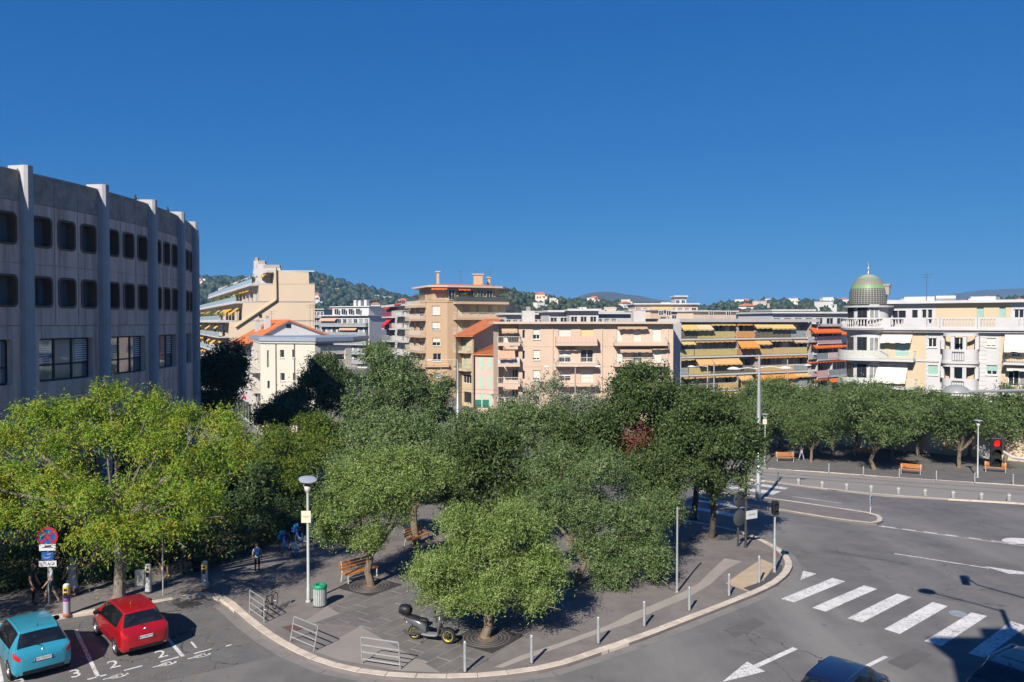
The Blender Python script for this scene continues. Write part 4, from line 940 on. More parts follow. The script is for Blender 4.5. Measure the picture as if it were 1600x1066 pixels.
    m = MB(); m.lathe([(rD + .14, 0), (rD + .16, .18), (rD + .02, .2)], 40, (tc[0], tc[1], zdm + .02)); F.part('dome_ring', m, M_DRAIL)
    m = MB(); m.lathe([(.1, 0), (.16, .1), (.06, .25), (.05, .5), (.17, .62), (.17, .75), (.05, .88), (.04, 1.05), (.10, 1.15), (.03, 1.2), (.012, 1.35), (.004, 1.5)], 10, (tc[0], tc[1], zdm + hD)); F.part('finial', m, M_GALV, smooth=True)
    m = MB(); m.box(1.75, 2.35, -.3, .3, hD * .35, hD * .62).prism([(1.6, -.4), (2.45, -.4), (2.45, .4), (1.6, .4)], hD * .62, hD * .68); m.build('dormer', M_GREYW, r, F.M @ Matrix.Translation((tc[0], tc[1], zdm)))
build_domed()
# ------------------------------------------------------------------ 5. peach apartment building in the middle
def build_peach():
    r, F = bld('apartment_building', 'peach rendered four storey apartment building with striped awnings behind the square trees', (779, 113), (1052, 115))
    f = lambda x0, y0, x1, y1, *k: F.rect(*Z4(x0, y0), *Z4(x1, y1)) + tuple(k)
    zt = F.uz(*Z4(900, 250))[1]; uA = F.uz(*Z4(500, 400))[0]
    H = []
    for y, k1, k2, k3 in ((288, 'half', 'shut', 'shuty'), (432, 'low', 'half', 'slide'), (572, 'low', 'half', 'shut'), (712, 'half', 'half', 'shut')):
        H += [f(590, y, 638, y + 68, k1, True), f(517, y + 4, 535, y + 62), f(768, y, 855, y + 84 if y < 560 else y + 75, k2), f(922, y - 4, 1010, y + 84, k3)]
        H += [f(1172, y + 2, 1210, y + 84, 'shut'), f(1285, y + 2, 1345, y + 84, 'curtain' if y > 400 else 'shut'), f(1418, y - 12, 1482, y + 84, 'shut')]
    F.wall(0, zt, H, M_PEACH, uA, F.L)
    # recessed loggia column at the left end
    P = Fac(r, F.A - F.n * 1.3, F.B - F.n * 1.3)
    g = lambda x0, y0, x1, y1, *k: P.rect(*Z4(x0, y0), *Z4(x1, y1)) + tuple(k)
    LH_ = []
    for y in (315, 455, 565, 705): LH_ += [g(385, y, 425, y + 75, 'shut'), g(445, y, 486, y + 75, 'shut' if y < 500 else 'plain')]
    P.wall(0, zt, LH_, M_PEACH, 0, uA); F.box('return_wall', M_PEACH, uA - .2, uA - .003, 0, -1.3, 0, zt)
    F.shell(13, zt, M_PEACH, None); F.part('roof', MB().box(-.8, F.L + .3, -.9, 13.3, zt + .003, zt + .32), M_CREAM)
    # balconies
    for y, z_ in ((400, 0), (545, 1), (684, 2), (822, 3)):
        for x0, x1, d, rm, k in ((345, 500, 1.0, M_WHITE2 if z_ == 1 else M_RAIL, 'solid' if z_ == 1 else 'bars'), (752, 1038, 1.3, (awn((.52, .26, .20), (.58, .48, .40), name='railcloth') if z_ in (0, 2) else M_RAIL), 'solid' if z_ == 0 else 'bars'), (1158, 1524, 1.3, M_RAIL, 'bars')):
            u0, zf = F.uz(*Z4(x0, y - 18), d); u1 = F.uz(*Z4(x1, y - 18), d)[0]
            b = F.balcony(u0, u1, zf, d, .42, k, M_PEACH, rm, h=.9)
    for x0, x1, y, dr, pr, m_ in ((372, 480, 282, .45, .9, A_BRN), (345, 462, 430, 1.1, 1.5, A_PINK), (1172, 1378, 262, .3, .8, A_BRN), (1186, 1404, 412, .5, 1.0, A_BRN), (1410, 1522, 408, .2, .7, A_BRN), (1200, 1400, 555, .5, 1.0, A_BRN), (755, 890, 418, .12, .5, A_BRN)):
        u0, z_ = F.uz(*Z4(x0, y)); u1 = F.uz(*Z4(x1, y))[0]; F.awning(u0, u1, z_, dr, pr, m_, d0=.05)
    for px in (727, 1070, 1525): u = F.uz(*Z4(px, 400))[0]; m = MB(); m.tube([(u, -.08, 0), (u, -.08, zt)], .06, 6); F.part('downpipe', m, M_PEACH)
    for y in (405, 545): z_ = F.uz(*Z4(900, y))[1]; F.box('string_course', M_PEACH, uA, F.L, .002, .03, z_ - .04, z_ + .04)
    for px in (560, 1330): u, z_ = F.uz(*Z4(px, 205), -3); F.box('chimney', M_WHITE, u - .9, u + .9, -3, -4.4, zt + .3, z_ - .2 if False else zt + 1.9); F.box('chimney_pot', M_GREYW, u - .3, u + .3, -3.4, -4, zt + 1.9, zt + 2.5)
build_peach()
# ------------------------------------------------------------------ 6. apricot tower with the chamfered corner
def build_orange():
    cA, cB = (666, 152), (699, 152.5)
    r, F = bld('apartment_building', 'tall apricot apartment block with a chamfered corner, balconies and tiled attic roof', cA, cB)
    f = lambda x0, y0, x1, y1, *k: F.rect(*Z3(x0, y0), *Z3(x1, y1)) + tuple(k)
    zt = F.uz(*Z3(900, 232))[1]
    F.wall(0, zt, [f(866, 258, 922, 318, 'shut', True), f(866, 370, 922, 425, 'low', True), f(870, 480, 924, 535, 'half', True), f(874, 588, 930, 642, 'plain', True), f(888, 722, 930, 755, 'curtain', True)], M_ORANGE)
    Rr = Fac(r, F.B, XP(790, 158)); Lf = Fac(r, XP(641, 163), F.A)
    g = lambda x0, y0, x1, y1, *k: Rr.rect(*Z3(x0, y0), *Z3(x1, y1)) + tuple(k)
    l = lambda x0, y0, x1, y1, *k: Lf.rect(*Z3(x0, y0), *Z3(x1, y1)) + tuple(k)
    HR, HL = [], []
    for y in (255, 358, 462, 565, 668, 770):
        HR += [g(1042, y, 1086, y + 68, 'shuty'), g(1130, y, 1178, y + 68, 'shuty'), g(1190, y, 1260, y + 68, 'shuty'), g(1285, y, 1330, y + 68, 'shuty')]
        HL += [l(734, y + 12, 756, y + 76, 'half'), l(772, y + 10, 806, y + 76, 'half')]
    Rr.wall(0, zt, HR, M_ORANGE); Lf.wall(0, zt, HL, M_ORANGE)
    pl = [Lf.A, F.A, F.B, Rr.B, Rr.B + Vector((2, 16)), Lf.A + Vector((2, 12))]
    Mi = (Matrix.Translation(r.location) @ Matrix.Rotation(r.rotation_euler.z, 4, 'Z')).inverted()
    loc = [tuple((Mi @ Vector((p.x, p.y, 0)))[:2]) for p in pl]
    m = MB(); n = len(loc); m.add([(x, y, 0) for x, y in loc[2:]] + [(x, y, zt) for x, y in loc[2:]], [(1, 2, 6, 5)[::1], (2, 3, 7, 6)]); m.build('side_wall', M_ORANGE, r)
    m = MB(); Mi0 = loc[0]; m.add([(loc[5][0], loc[5][1], 0), (Mi0[0], Mi0[1], 0), (Mi0[0], Mi0[1], zt), (loc[5][0], loc[5][1], zt)], [(0, 1, 2, 3)]); m.build('side_wall', M_ORANGE, r)
    cx, cy = sum(p[0] for p in loc) / n, sum(p[1] for p in loc) / n
    sc = lambda k: [(cx + (x - cx) * k, cy + (y - cy) * k) for x, y in loc]
    MB().prism(sc(1.01), zt, zt + .35).build('terrace_slab', M_ORANGE, r)
    MB().prism(sc(.80), zt + .36, zt + 2.9).build('attic_wall', M_ORANGE, r)
    MB().prism(sc(.95), zt + 2.905, zt + 3.25).build('attic_cornice', M_CREAM, r)
    a, b = sc(.91), sc(.60)
    m = MB(); m.add([(x, y, zt + 3.26) for x, y in a] + [(x, y, zt + 3.6) for x, y in b], [(i, (i + 1) % n, n + (i + 1) % n, n + i) for i in range(n)] + [tuple(range(n, 2 * n))]); m.build('roof', M_ROOF, r)
    for q in (Rr, Lf, F):
        q.rail(.2, q.L - .2, .2, zt + .36, 1.05, 'bars', None, M_DRAIL, ret=False)
    for (x, y) in ((1300, 80),): pass
    for i, y in enumerate((350, 450, 556, 660)):
        pass
    z0 = [Rr.uz(*Z3(1200, y))[1] for y in (240, 347, 452, 556, 660, 764)]
    for i, z_ in enumerate(z0):
        if i == 0: Rr.box('balcony', M_ORANGE, 1.2, Rr.L, .003, 1.5, z_ - .2, z_ + .25); o = Rr.rail(1.3, Rr.L - .1, 1.4, z_ + .255, .95, 'solid', None, M_DRAIL)
        else: Rr.balcony(1.2, Rr.L, z_ + .22, 1.5, .45, 'bars', M_ORANGE, M_RAIL if i != 1 else M_RAIL, h=.95)
    for i, y in enumerate((262, 352, 464, 568, 672)):
        z_ = Lf.uz(*Z3(765, y))[1]; Lf.balcony(.3, Lf.L - .1, z_ + .1, 1.2, .4, 'bars', M_ORANGE, M_RAIL, h=.95)
    # oriel under the chamfer, plus roof clutter and attic windows
    F.box('oriel_base', M_ORANGE, -.3, F.L + .3, .003, .5, F.uz(*Z3(900, 682))[1], F.uz(*Z3(900, 662))[1])
    for uu, dd, w_, h_ in ((2.2, 7, .5, 2.2), (9.5, 6, 1.8, 1.7), (12.5, 8, .5, 1.2)):
        F.box('chimney', M_ORANGE, uu, uu + w_, -dd, -dd - 1.2, zt + 3.6, zt + 3.9 + h_); F.box('chimney_cap', M_CREAM, uu - .25, uu + w_ + .25, -dd + .2, -dd - 1.4, zt + 3.905 + h_, zt + 4.1 + h_)
    for u_ in (7, 10, 13): antenna(r, F, u_, 7.5, zt + 4, 2.6)
    for k in range(5):
        u = 1.5 + k * 2.0; f_, p_, s_ = win_mesh(1.3, 2.0, rk.choice(['slide', 'dark', 'shut']))
        Q = Fac(r, F.B - Rr.n * 1.6, Vector(XP(790, 158)[:2]) - Rr.n * 1.6); o = link('window', f_, r, Q.M @ Matrix.Translation((u, -.2, zt + .5))); link('pane', p_, o)
    for k in range(14):
        q = rk.choice((Rr, Lf)); u = rk.uniform(.5, q.L - .5); m = MB()
        for j in range(40):
            a_ = Vector((u + rk.gauss(0, .35), -.05 + rk.gauss(0, .15), zt + 1.2 + rk.gauss(0, .25))); m.add([a_, a_ + Vector((.16, rk.uniform(-.1, .1), .1)), a_ + Vector((rk.uniform(-.1, .1), .05, .2))], [(0, 1, 2)])
        q.part('terrace_plant', m, mat('terrace leaves', (.06, .11, .03), (.10, .15, .05), scale=4, rough=.8))
    Rr.awning(2.5, 5.0, zt + 2.8, .3, .8, A_RED, d0=-1.2); F.awning(1.0, 4.0, zt + 2.8, .25, .7, A_RED, d0=-1.0)
    # white neighbour joined on the left
    r2, W_ = bld('apartment_building', 'narrow white apartment block with red awnings left of the apricot tower', (604, 186), (640.5, 163.5))
    zt2 = W_.uz(*Z3(650, 262))[1]; HH = []
    for y in (290, 372, 455, 535, 610): HH += [W_.rect(*Z3(585, y), *Z3(610, y + 50)) + ('slide',), W_.rect(*Z3(650, y - 3), *Z3(672, y + 50)) + ('slide',), W_.rect(*Z3(682, y - 6), *Z3(710, y + 50)) + ('curtain',)]
    W_.wall(0, zt2, HH, M_WHITE2); W_.shell(12, zt2, M_WHITE2); W_.part('roof', MB().box(-.3, W_.L + .2, -1.2, 12.2, zt2 + .003, zt2 + .5), M_WHITE2)
    for y, pm in ((322, mat('plum panel', (.22, .05, .09), rough=.6)), (404, mat('plum panel', (.22, .05, .09), rough=.6)), (488, M_BGLASS), (570, M_BGLASS), (648, M_BGLASS)):
        za = W_.uz(*Z3(600, y + 10))[1]; u0, u1 = W_.uz(*Z3(555, y))[0], W_.uz(*Z3(612, y))[0]; W_.balcony(u0, u1, za, 1.3, .3, 'solid', M_WHITE2, pm)
        u0, u1 = W_.uz(*Z3(632, y))[0], W_.L - .2; W_.balcony(u0, u1, za + .2, 1.5, .3, 'bars', M_WHITE2, M_RAIL)
    for x0, x1, y, dr in ((575, 612, 262, .5), (580, 612, 345, 1.5), (645, 690, 240, .3), (700, 718, 215, .4)):
        u0, z_ = W_.uz(*Z3(x0, y)); u1 = W_.uz(*Z3(x1, y))[0]; W_.awning(u0, u1, z_, dr, .5 + dr * .8, A_CRIM, d0=.6)
build_orange()
# ------------------------------------------------------------------ 7-8. the two small houses with tiled roofs
def build_houses():
    a, b, c = XP(714.5, 141), XP(738.5, 136), XP(792, 146)
    r = thing('house', 'narrow pale yellow house with green shutters and a terracotta gable roof', 'house', (a.x, a.y, ZG), math.atan2(b.y - a.y, b.x - a.x))
    F = Fac(r, a, b); S = Fac(r, b, c)
    f = lambda x0, y0, x1, y1, *k: F.rect(*Z3(x0, y0), *Z3(x1, y1)) + tuple(k)
    ze = F.uz(*Z3(1100, 458))[1]
    F.wall(0, ze, [f(1086, 490, 1104, 550, 'shutg'), f(1086, 612, 1104, 680, 'shutg'), f(1080, 730, 1140, 800, 'slide'), f(1085, 850, 1140, 935, 'dark')], M_PALEY)
    for y in (570, 692): z_ = F.uz(*Z3(1090, y))[1]; F.balcony(.4, F.L - .3, z_, 1.0, .35, 'bars', M_PALEY, mat('green railing', (.30, .40, .30), rough=.6), h=.85)
    ap = S.uz(*Z3(1345, 352)); z1 = ze
    m = MB(); ur = ap[0]; L = S.L
    m.add([(0, 0, 0), (L, 0, 0), (L, 0, ap[1] - .9), (ur, 0, ap[1]), (0, 0, z1)], [(0, 1, 2, 3, 4)]); S.part('gable_wall', m, M_BEIGEW)
    m = MB(); wd = 3.5
    e = .5
    zl = z1 - .1; slope = (ap[1] - z1) / ur
    m.add([(-e, -.35, z1 - slope * e), (ur, -.35, ap[1] + .06), (ur, wd, ap[1] + .06), (-e, wd, z1 - slope * e), (-e, -.35, z1 - slope * e - .18), (ur, -.35, ap[1] - .12), (ur, wd, ap[1] - .12), (-e, wd, z1 - slope * e - .18)], [(0, 1, 2, 3), (4, 5, 1, 0), (7, 4, 0, 3), (5, 6, 2, 1)])
    S.part('roof', m, M_ROOF)
    m = MB(); m.add([(ur, -.35, ap[1] + .06), (L + .4, -.35, ap[1] - 1.2), (L + .4, wd, ap[1] - 1.2), (ur, wd, ap[1] + .06), (ur, -.35, ap[1] - .15), (L + .4, -.35, ap[1] - 1.4)], [(0, 1, 2, 3), (4, 5, 1, 0)]); S.part('roof', m, M_METALBLUE)
    m = MB(); m.add([(-.02, wd - .05, 0), (L, wd - .05, 0), (L, wd - .05, z1), (-.02, wd - .05, z1)], [(3, 2, 1, 0)]); S.part('back_wall', m, M_BEIGEW)
    m = MB(); m.tube([(.1, -.1, 0), (.1, -.1, z1 - .3)], .07, 6); S.part('downpipe', m, M_GREYW)
    # tile ribs
    m = MB()
    for k in range(26): y = -.3 + (wd + .2) * k / 25; m.tube([(-e, y, z1 - slope * e + .02), (ur, y, ap[1] + .07)], .06, 5, cap=False)
    S.part('roof_tile_rows', m, M_ROOF)
    r, F = bld('house', 'small pink house with pale green louvred shutters and terracotta roof', (742.5, 133), (787, 131))
    f = lambda x0, y0, x1, y1, *k: F.rect(*Z3(x0, y0), *Z3(x1, y1)) + tuple(k)
    ze = F.uz(*Z3(1260, 592))[1]; H = []
    for x in (1196, 1256):
        for y in (615, 745, 868): H.append(f(x, y, x + 24, y + 82, 'low'))
    H.append(f(1302, 880, 1335, 950, 'dark'))
    F.wall(0, ze, H, M_PINKW); F.shell(8, ze, M_PINKW)
    for h in H[:-1]:
        for s_ in (0, 1):
            u = h[0] - .02 if s_ == 0 else (h[0] + h[1]) / 2 + .01; w_ = (h[1] - h[0]) / 2 + .01; m = MB()
            m.box(u, u + .05, -.004, -.05, h[2], h[3]); m.box(u + w_ - .05, u + w_, -.004, -.05, h[2], h[3])
            k = 14
            for i in range(k): z_ = h[2] + (h[3] - h[2]) * i / k; m.box(u + .05, u + w_ - .05, -.01, -.035, z_, z_ + (h[3] - h[2]) / k * .7)
            F.part('shutter', m, M_LTGREEN)
    zr = F.uz(*Z3(1330, 522), -5)[1]
    m = MB(); m.add([(-.5, -.4, ze - .05), (F.L + .3, -.4, ze - .05), (F.L + .3, 8, zr), (3.2, 8, zr), (-.5, -.4, ze - .22), (F.L + .3, -.4, ze - .22)], [(0, 1, 2, 3), (4, 5, 1, 0)]); F.part('roof', m, M_ROOF)
    m = MB()
    for k in range(18): x = -.3 + (F.L + .4) * k / 17; m.tube([(x, -.38, ze - .03), (max(x, 3.2 + (x - 3.2) * .9), 7.9, zr + .02)], .06, 5, cap=False)
    F.part('roof_tile_rows', m, M_ROOF)
    F.box('door_canopy', mat('rust brown', (.10, .055, .04)), H[-1][0] - .4, H[-1][1] + .4, .002, .7, H[-1][3] + .05, H[-1][3] + .2)
    # garden wall with green screens in front
    g0, g1 = W(741, 640, 126), W(789, 645, 126)
    wl = thing('garden_wall', 'low pink garden wall topped with dark green screening sheets', 'wall', (g0.x, 126, ZG), 0)
    L = g1.x - g0.x; MB().box(0, L, 0, .25, 0, 1.0).build('wall', M_PINKW, wl)
    for i in range(4):
        if i == 2: continue
        MB().box(L * i / 4 + .1, L * (i + 1) / 4 - .1, .08, .14, 1.002, 2.3 + (.3 if i == 3 else 0)).build('screen', mat('green netting', (.015, .12, .085), (.02, .15, .11), scale=4, rough=.8), wl)
build_houses()
# ------------------------------------------------------------------ 9. white gabled house and the flat roofed cream house
def build_left_pair():
    r, F = bld('house', 'cream flat roofed house with small windows and blue grey roof edge', (407, 101), (492, 99))
    f = lambda x0, y0, x1, y1, *k: F.rect(*Z2(x0, y0), *Z2(x1, y1)) + tuple(k)
    zt = F.uz(*Z2(670, 560))[1]
    F.wall(0, zt, [f(645, 602, 672, 652, 'plain', True), f(724, 600, 742, 652, 'plain', True), f(562, 605, 576, 715, 'curtain'), f(648, 750, 676, 800, 'plain', True), f(728, 750, 746, 800, 'plain', True), f(565, 800, 580, 850, 'plain'), f(648, 880, 676, 930, 'plain', True), f(728, 880, 746, 930)], M_CREAM2)
    Rt = Fac(r, F.B, XP(549, 103)); Lf = Fac(r, XP(391, 118), F.A)
    g = lambda x0, y0, x1, y1, *k: Rt.rect(*Z2(x0, y0), *Z2(x1, y1)) + tuple(k)
    l = lambda x0, y0, x1, y1, *k: Lf.rect(*Z2(x0, y0), *Z2(x1, y1)) + tuple(k)
    Rt.wall(0, zt - .3, [g(905, 590, 1065, 665, 'half'), g(905, 740, 1065, 830, 'slide')], M_CREAM2); Rt.balcony(.3, Rt.L, Rt.uz(*Z2(1000, 712))[1], 1.3, .3, 'bars', M_CREAM2, M_WHITE2)
    Lf.wall(0, zt, [l(490, 605, 508, 690, 'curtain'), l(486, 725, 512, 810, 'plain'), l(486, 870, 512, 960, 'dark')], M_CREAM2)
    for y in (720, 842): Lf.balcony(.6, Lf.L - .5, Lf.uz(*Z2(495, y))[1], 1.1, .25, 'bars', M_CREAM2, M_RAIL)
    pl = [Lf.A, F.A, F.B, Rt.B, Rt.B + Vector((0, 11)), Lf.A + Vector((0, 9))]
    Mi = (Matrix.Translation(r.location) @ Matrix.Rotation(r.rotation_euler.z, 4, 'Z')).inverted()
    loc = [tuple((Mi @ Vector((p.x, p.y, 0)))[:2]) for p in pl]; n = len(loc); cx, cy = sum(p[0] for p in loc) / n, sum(p[1] for p in loc) / n
    sc = lambda k: [(cx + (x - cx) * k, cy + (y - cy) * k) for x, y in loc]
    MB().prism(sc(1.02), zt + .003, zt + .25).build('cornice', M_CREAM2, r); MB().prism(sc(1.035), zt + .255, zt + .75).build('roof', M_METALBLUE, r)
    for u in (2.2, F.L * .63): m = MB(); m.tube([(u, -.08, 0), (u, -.08, zt)], .06, 6); F.part('downpipe', m, mat('brown pipe', (.14, .10, .08), rough=.6))
    # white gabled house behind
    r, Gf = bld('house', 'white gabled house with terracotta roof behind the cream flat roofed house', (393, 113), (521, 118))
    ap = Gf.uz(*Z2(702, 412)); ze = Gf.uz(*Z2(462, 545))[1]; zr2 = Gf.uz(*Z2(972, 522))[1]; L = Gf.L
    m = MB(); m.add([(0, 0, 0), (L, 0, 0), (L, 0, zr2), (ap[0], 0, ap[1]), (0, 0, ze)], [(0, 1, 2, 3, 4)]); Gf.part('gable_wall', m, M_WHITE2)
    h = Gf.rect(*Z2(686, 438), *Z2(716, 462)); Gf.window(*h, 'dark', depth=-.02)
    dp = 16; sl_ = (ap[1] - ze) / ap[0]
    for nm, x0, z0_, x1, z1_ in (('roof', -1.4, ze - sl_ * 1.4, ap[0], ap[1]), ('roof', ap[0], ap[1], L + .8, zr2 - .25)):
        m = MB(); m.add([(x0, -.4, z0_ + .05), (x1, -.4, z1_ + .05), (x1, dp, z1_ + .05), (x0, dp, z0_ + .05), (x0, -.4, z0_ - .13), (x1, -.4, z1_ - .13), (x1, dp, z1_ - .13), (x0, dp, z0_ - .13)], [(0, 1, 2, 3), (4, 5, 1, 0), (7, 4, 0, 3), (7, 6, 5, 4), (5, 6, 2, 1)]); ro = Gf.part(nm, m, M_ROOF)
        m = MB()
        for k in range(34): y = -.35 + (dp + .3) * k / 33; m.tube([(x0, y, z0_ + .06), (x1, y, z1_ + .06)], .07, 5, cap=False)
        m.build('roof_tile_rows', M_ROOF, ro)
    Lw = Fac(r, Gf.A - Gf.n * dp, Gf.A)
    l = lambda x0, y0, x1, y1, *k: Lw.rect(*Z2(x0, y0), *Z2(x1, y1)) + tuple(k)
    H = []
    for y in (545, 640, 735, 830):
        for k in range(4): u = 1.2 + k * 4; z_ = Lw.uz(*Z2(430, y + 55))[1]; H.append((u, u + 1.1, z_, z_ + 1.7, rk.choice(['plain', 'curtain', 'low'])))
    Lw.wall(0, ze, H, M_WHITE2)
    zs_ = Lw.uz(*Z2(440, 905))[1]; Lw.box('shop_fascia', M_WHITE2, 0, Lw.L, .003, .35, zs_ - .6, zs_ + .6)
    me = text_mesh('Auchan', 1.15, mat('red sign letters', (.60, .02, .03), rough=.5), .03); u = Lw.uz(*Z2(436, 942))[0]
    link('lettering', me, r, Lw.M @ Matrix.Translation((max(u, 2.3), -.37, zs_)) @ Matrix.Rotation(math.pi / 2, 4, 'X'))
    for k in range(5): Lw.window(.5 + k * 3, 2.9 + k * 3, .3, zs_ - .8, 'dark', depth=-.02)
    for uu, dd, hh in ((3, 5, 1.5), (2.2, 9, 1.4)): Gf.box('chimney', M_WHITE2, uu - .4, uu + .4, -dd, -dd - .9, ze, ze + (uu * sl_) + hh); Gf.box('chimney_pot', M_GREYW, uu - .2, uu + .2, -dd - .2, -dd - .7, ze + uu * sl_ + hh, ze + uu * sl_ + hh + .4)
    for u_, d_, z_ in ((4, 8, ap[1] - 2.0), (8.4, 1, ap[1] - 1.2), (9.5, 4, ap[1] - 1.0)): antenna(r, Gf, u_, d_, z_, 3.4)
M_CREAM2 = mat('pale cream coat', (.50, .455, .385), (.53, .485, .41), scale=.5, rough=.85, dirt=(.45, .40, .335), dscale=.3)
build_left_pair()
# ------------------------------------------------------------------ 10. stepped terrace block
M_PALEGL = mat('pale terrace glass', (.30, .38, .42), (.38, .46, .48), scale=1, rough=.25)
def build_terraces():
    a, b = XP(358, 150), XP(492, 152)
    r = thing('apartment_building', 'big cream stepped apartment block with plant terraces and golden awnings', 'building', (a.x, a.y, ZG), math.atan2(b.y - a.y, b.x - a.x))
    F = Fac(r, a, b)
    q = lambda x, y: F.uz(*Z2(x, y))
    P = [q(318, 700), q(868, 700), q(868, 180), q(832, 178), q(830, 105), q(612, 98), q(612, 180), q(510, 182), q(510, 292), q(408, 296), q(405, 410), q(320, 418)]
    P[0] = (P[0][0], 0); P[1] = (P[1][0], 0)
    m = MB(); m.prism([(u, z) for u, z in P], 0, .35, 0, Matrix(((1, 0, 0, 0), (0, 0, 1, 0), (0, 1, 0, 0), (0, 0, 0, 1)))); F.part('side_wall', m, mat('warm cream wall', (.48, .38, .275), (.51, .405, .30), scale=.4, rough=.9, dirt=(.44, .345, .25), dscale=.2))
    dirv = Vector((-45, 95)).normalized(); LEN = 95
    steps = [(P[5], P[4]), (P[8], P[6]), (P[10], P[8]), (P[11], P[10])]
    us = [612, 510, 408, 320]; ytop = [98, 182, 296, 418]; ybase = [182, 296, 418, 520]
    for k in range(4):
        u0 = q(us[k], 400)[0]; A0 = F.A + F.d * u0
        S = Fac(r, A0 + dirv * LEN, A0)             # front looking left
        zt = q(us[k], ytop[k])[1]; zb_ = q(us[k], ybase[k])[1] if k < 3 else 0
        H = []; n = 16
        floors = [zb_] if k < 3 else [zt - 2.9, zt - 5.8, zt - 8.7, zt - 11.6]
        for z_ in floors:
            for i in range(n): u = S.L * (i + .1) / n; H.append((u, u + S.L / n * .6, z_ + .1, z_ + 2.3, rk.choice(['slide', 'slide', 'curtain', 'half'])))
        S.wall(max(zb_ - .05, 0), zt - .05, H, M_CREAM, thick=.2)
        # floor slab towards the right keeps the block closed
        d_ = P[1][0] - u0
        m = MB(); e0 = (S.A - S.n * 0, S.B); w2 = [S.A, S.B, S.B + F.d * d_, S.A + F.d * d_]
        Mi = (Matrix.Translation(r.location) @ Matrix.Rotation(r.rotation_euler.z, 4, 'Z')).inverted()
        m.prism([tuple((Mi @ Vector((p.x, p.y, 0)))[:2]) for p in w2], zt - .06, zt + .18); m.build('terrace_roof', M_WHITE, r)
        ov = 2.0
        S.box('balcony_slab', M_WHITE2, 0, S.L, .004, ov, zt - .25, zt + .22) if k == 3 else S.box('eaves_slab', M_WHITE2, 0, S.L, .004, 1.4, zt - .25, zt + .2)
        if k > 0:
            S.rail(0, S.L - .1, ov - .2 if k == 3 else 1.2, zt + .225, .85, 'solid', None, M_PALEGL, ret=False)
            for i in range(22):
                u = rk.uniform(S.L * .35, S.L - 1); m = MB()
                for j in range(46):
                    a_ = Vector((u + rk.gauss(0, .6), -.7 + rk.gauss(0, .2), zt + 1.0 + rk.gauss(0, .35))); m.add([a_, a_ + Vector((.3, rk.uniform(-.2, .2), .1)), a_ + Vector((rk.uniform(-.2, .2), .1, .3))], [(0, 1, 2)])
                S.part('terrace_plant', m, mat('terrace leaves', (.06, .11, .03)))
        if k == 3:
            for z_ in floors[1:]: S.box('balcony_slab', M_WHITE, 0, S.L, .004, ov, z_ + 2.65, z_ + 2.88); S.rail(0, S.L - .1, ov - .2, z_ + 2.885, .85, 'solid', None, M_PALEGL, ret=False)
        for z_ in floors:
            for i in range(n):
                if rk.random() < .62: u = S.L * (i + .05) / n; dr = rk.choice([.2, .7, 1.0, 1.3]); S.awning(u, u + S.L / n * .82, z_ + 2.62, dr, .4 + dr, A_GOLD, d0=.4)
    # roof clutter
    zt = P[5][1]
    for u, d_, w_, h_ in ((q(490, 100)[0], 6, 1.6, 3.2), (q(430, 100)[0], 14, 2.0, 2.6), (q(385, 100)[0], 24, 4, 3.0), (q(350, 100)[0], 22, 1.0, 6.5), (q(560, 80)[0], 5, 3.5, 1.6)):
        F.box('chimney', M_WHITE, u - w_ / 2, u + w_ / 2, -d_, -d_ - 2.5, zt - 9, zt + h_ * .55); F.box('chimney_cap', M_GREYW, u - w_ / 2 + .2, u + w_ / 2 - .2, -d_ - .4, -d_ - 2, zt + h_ * .55, zt + h_ * .55 + .7)
    m = MB(); u0 = q(618, 300)[0]; zt_ = P[5][1]
    for (ua, za), (ub, zb) in ((q(618, 75), q(622, 280)), (q(622, 280), q(360, 455))): m.tube([(ua, -.3, za), (ub, -.3, zb)], .28, 6)
    F.part('flue', m, M_PALEY)
    h = F.rect(*Z2(512, 374), *Z2(530, 396)); F.window(*h, 'dark', depth=-.05)
build_terraces()
# ------------------------------------------------------------------ 11. blocks further back
def simple_block(label, A, B, depth, ztop_px, rows, cols, wm, kind=('slide',), slab=True, rail=M_BGLASS, attic=True, cat='building', aw=None, zg=ZG, seed=1, storey=None):
    rr = random.Random(seed); r, F = bld('apartment_building', label, A, B, zg)
    zt = F.uz((A[0] + B[0]) / 2, ztop_px)[1]; st = storey or 2.9; H = []
    for j in range(rows):
        z_ = zt - .35 - (j + 1) * st
        if z_ < 0: break
        for i in range(cols): u = F.L * (i + .15) / cols; H.append((u, u + F.L / cols * .66, z_ + .25, z_ + 2.3, rr.choice(kind)))
        if slab:
            F.part('balcony', MB().box(.3, F.L - .3, -.004, -1.3, z_ - .1, z_ + .12), wm); F.rail(.35, F.L - .35, 1.2, z_ + .123, .9, 'solid', None, rail)
        if aw and rr.random() < .6:
            u = rr.uniform(0, F.L * .5); F.awning(u, u + F.L * .35, z_ + 2.6, .8, 1.0, rr.choice(aw), d0=.3)
    F.wall(0, zt, H, wm, thick=.2); F.shell(depth, zt, wm); F.part('roof', MB().box(-.4, F.L + .4, -.9, depth + .4, zt + .003, zt + .35), M_WHITE2)
    if attic:
        F.box('attic', wm, F.L * .12, F.L * .88, -2.5, -depth + 2, zt + .35, zt + 2.9); F.box('attic_roof', M_WHITE2, F.L * .08, F.L * .92, -2, -depth + 1.5, zt + 2.905, zt + 3.2)
        for i in range(4): u = F.L * (.2 + .15 * i); F.window(u, u + F.L * .09, zt + .5, zt + 2.4, 'slide', depth=2.4)
        for i in range(3): u = F.L * rr.uniform(.2, .8); F.box('chimney', M_WHITE2, u, u + 1.2, -5, -6.2, zt + 3.2, zt + 4.4 + rr.random()); F.box('chimney_pot', M_GREYW, u + .3, u + .9, -5.3, -5.9, zt + 4.0, zt + 5.2)
    return r, F
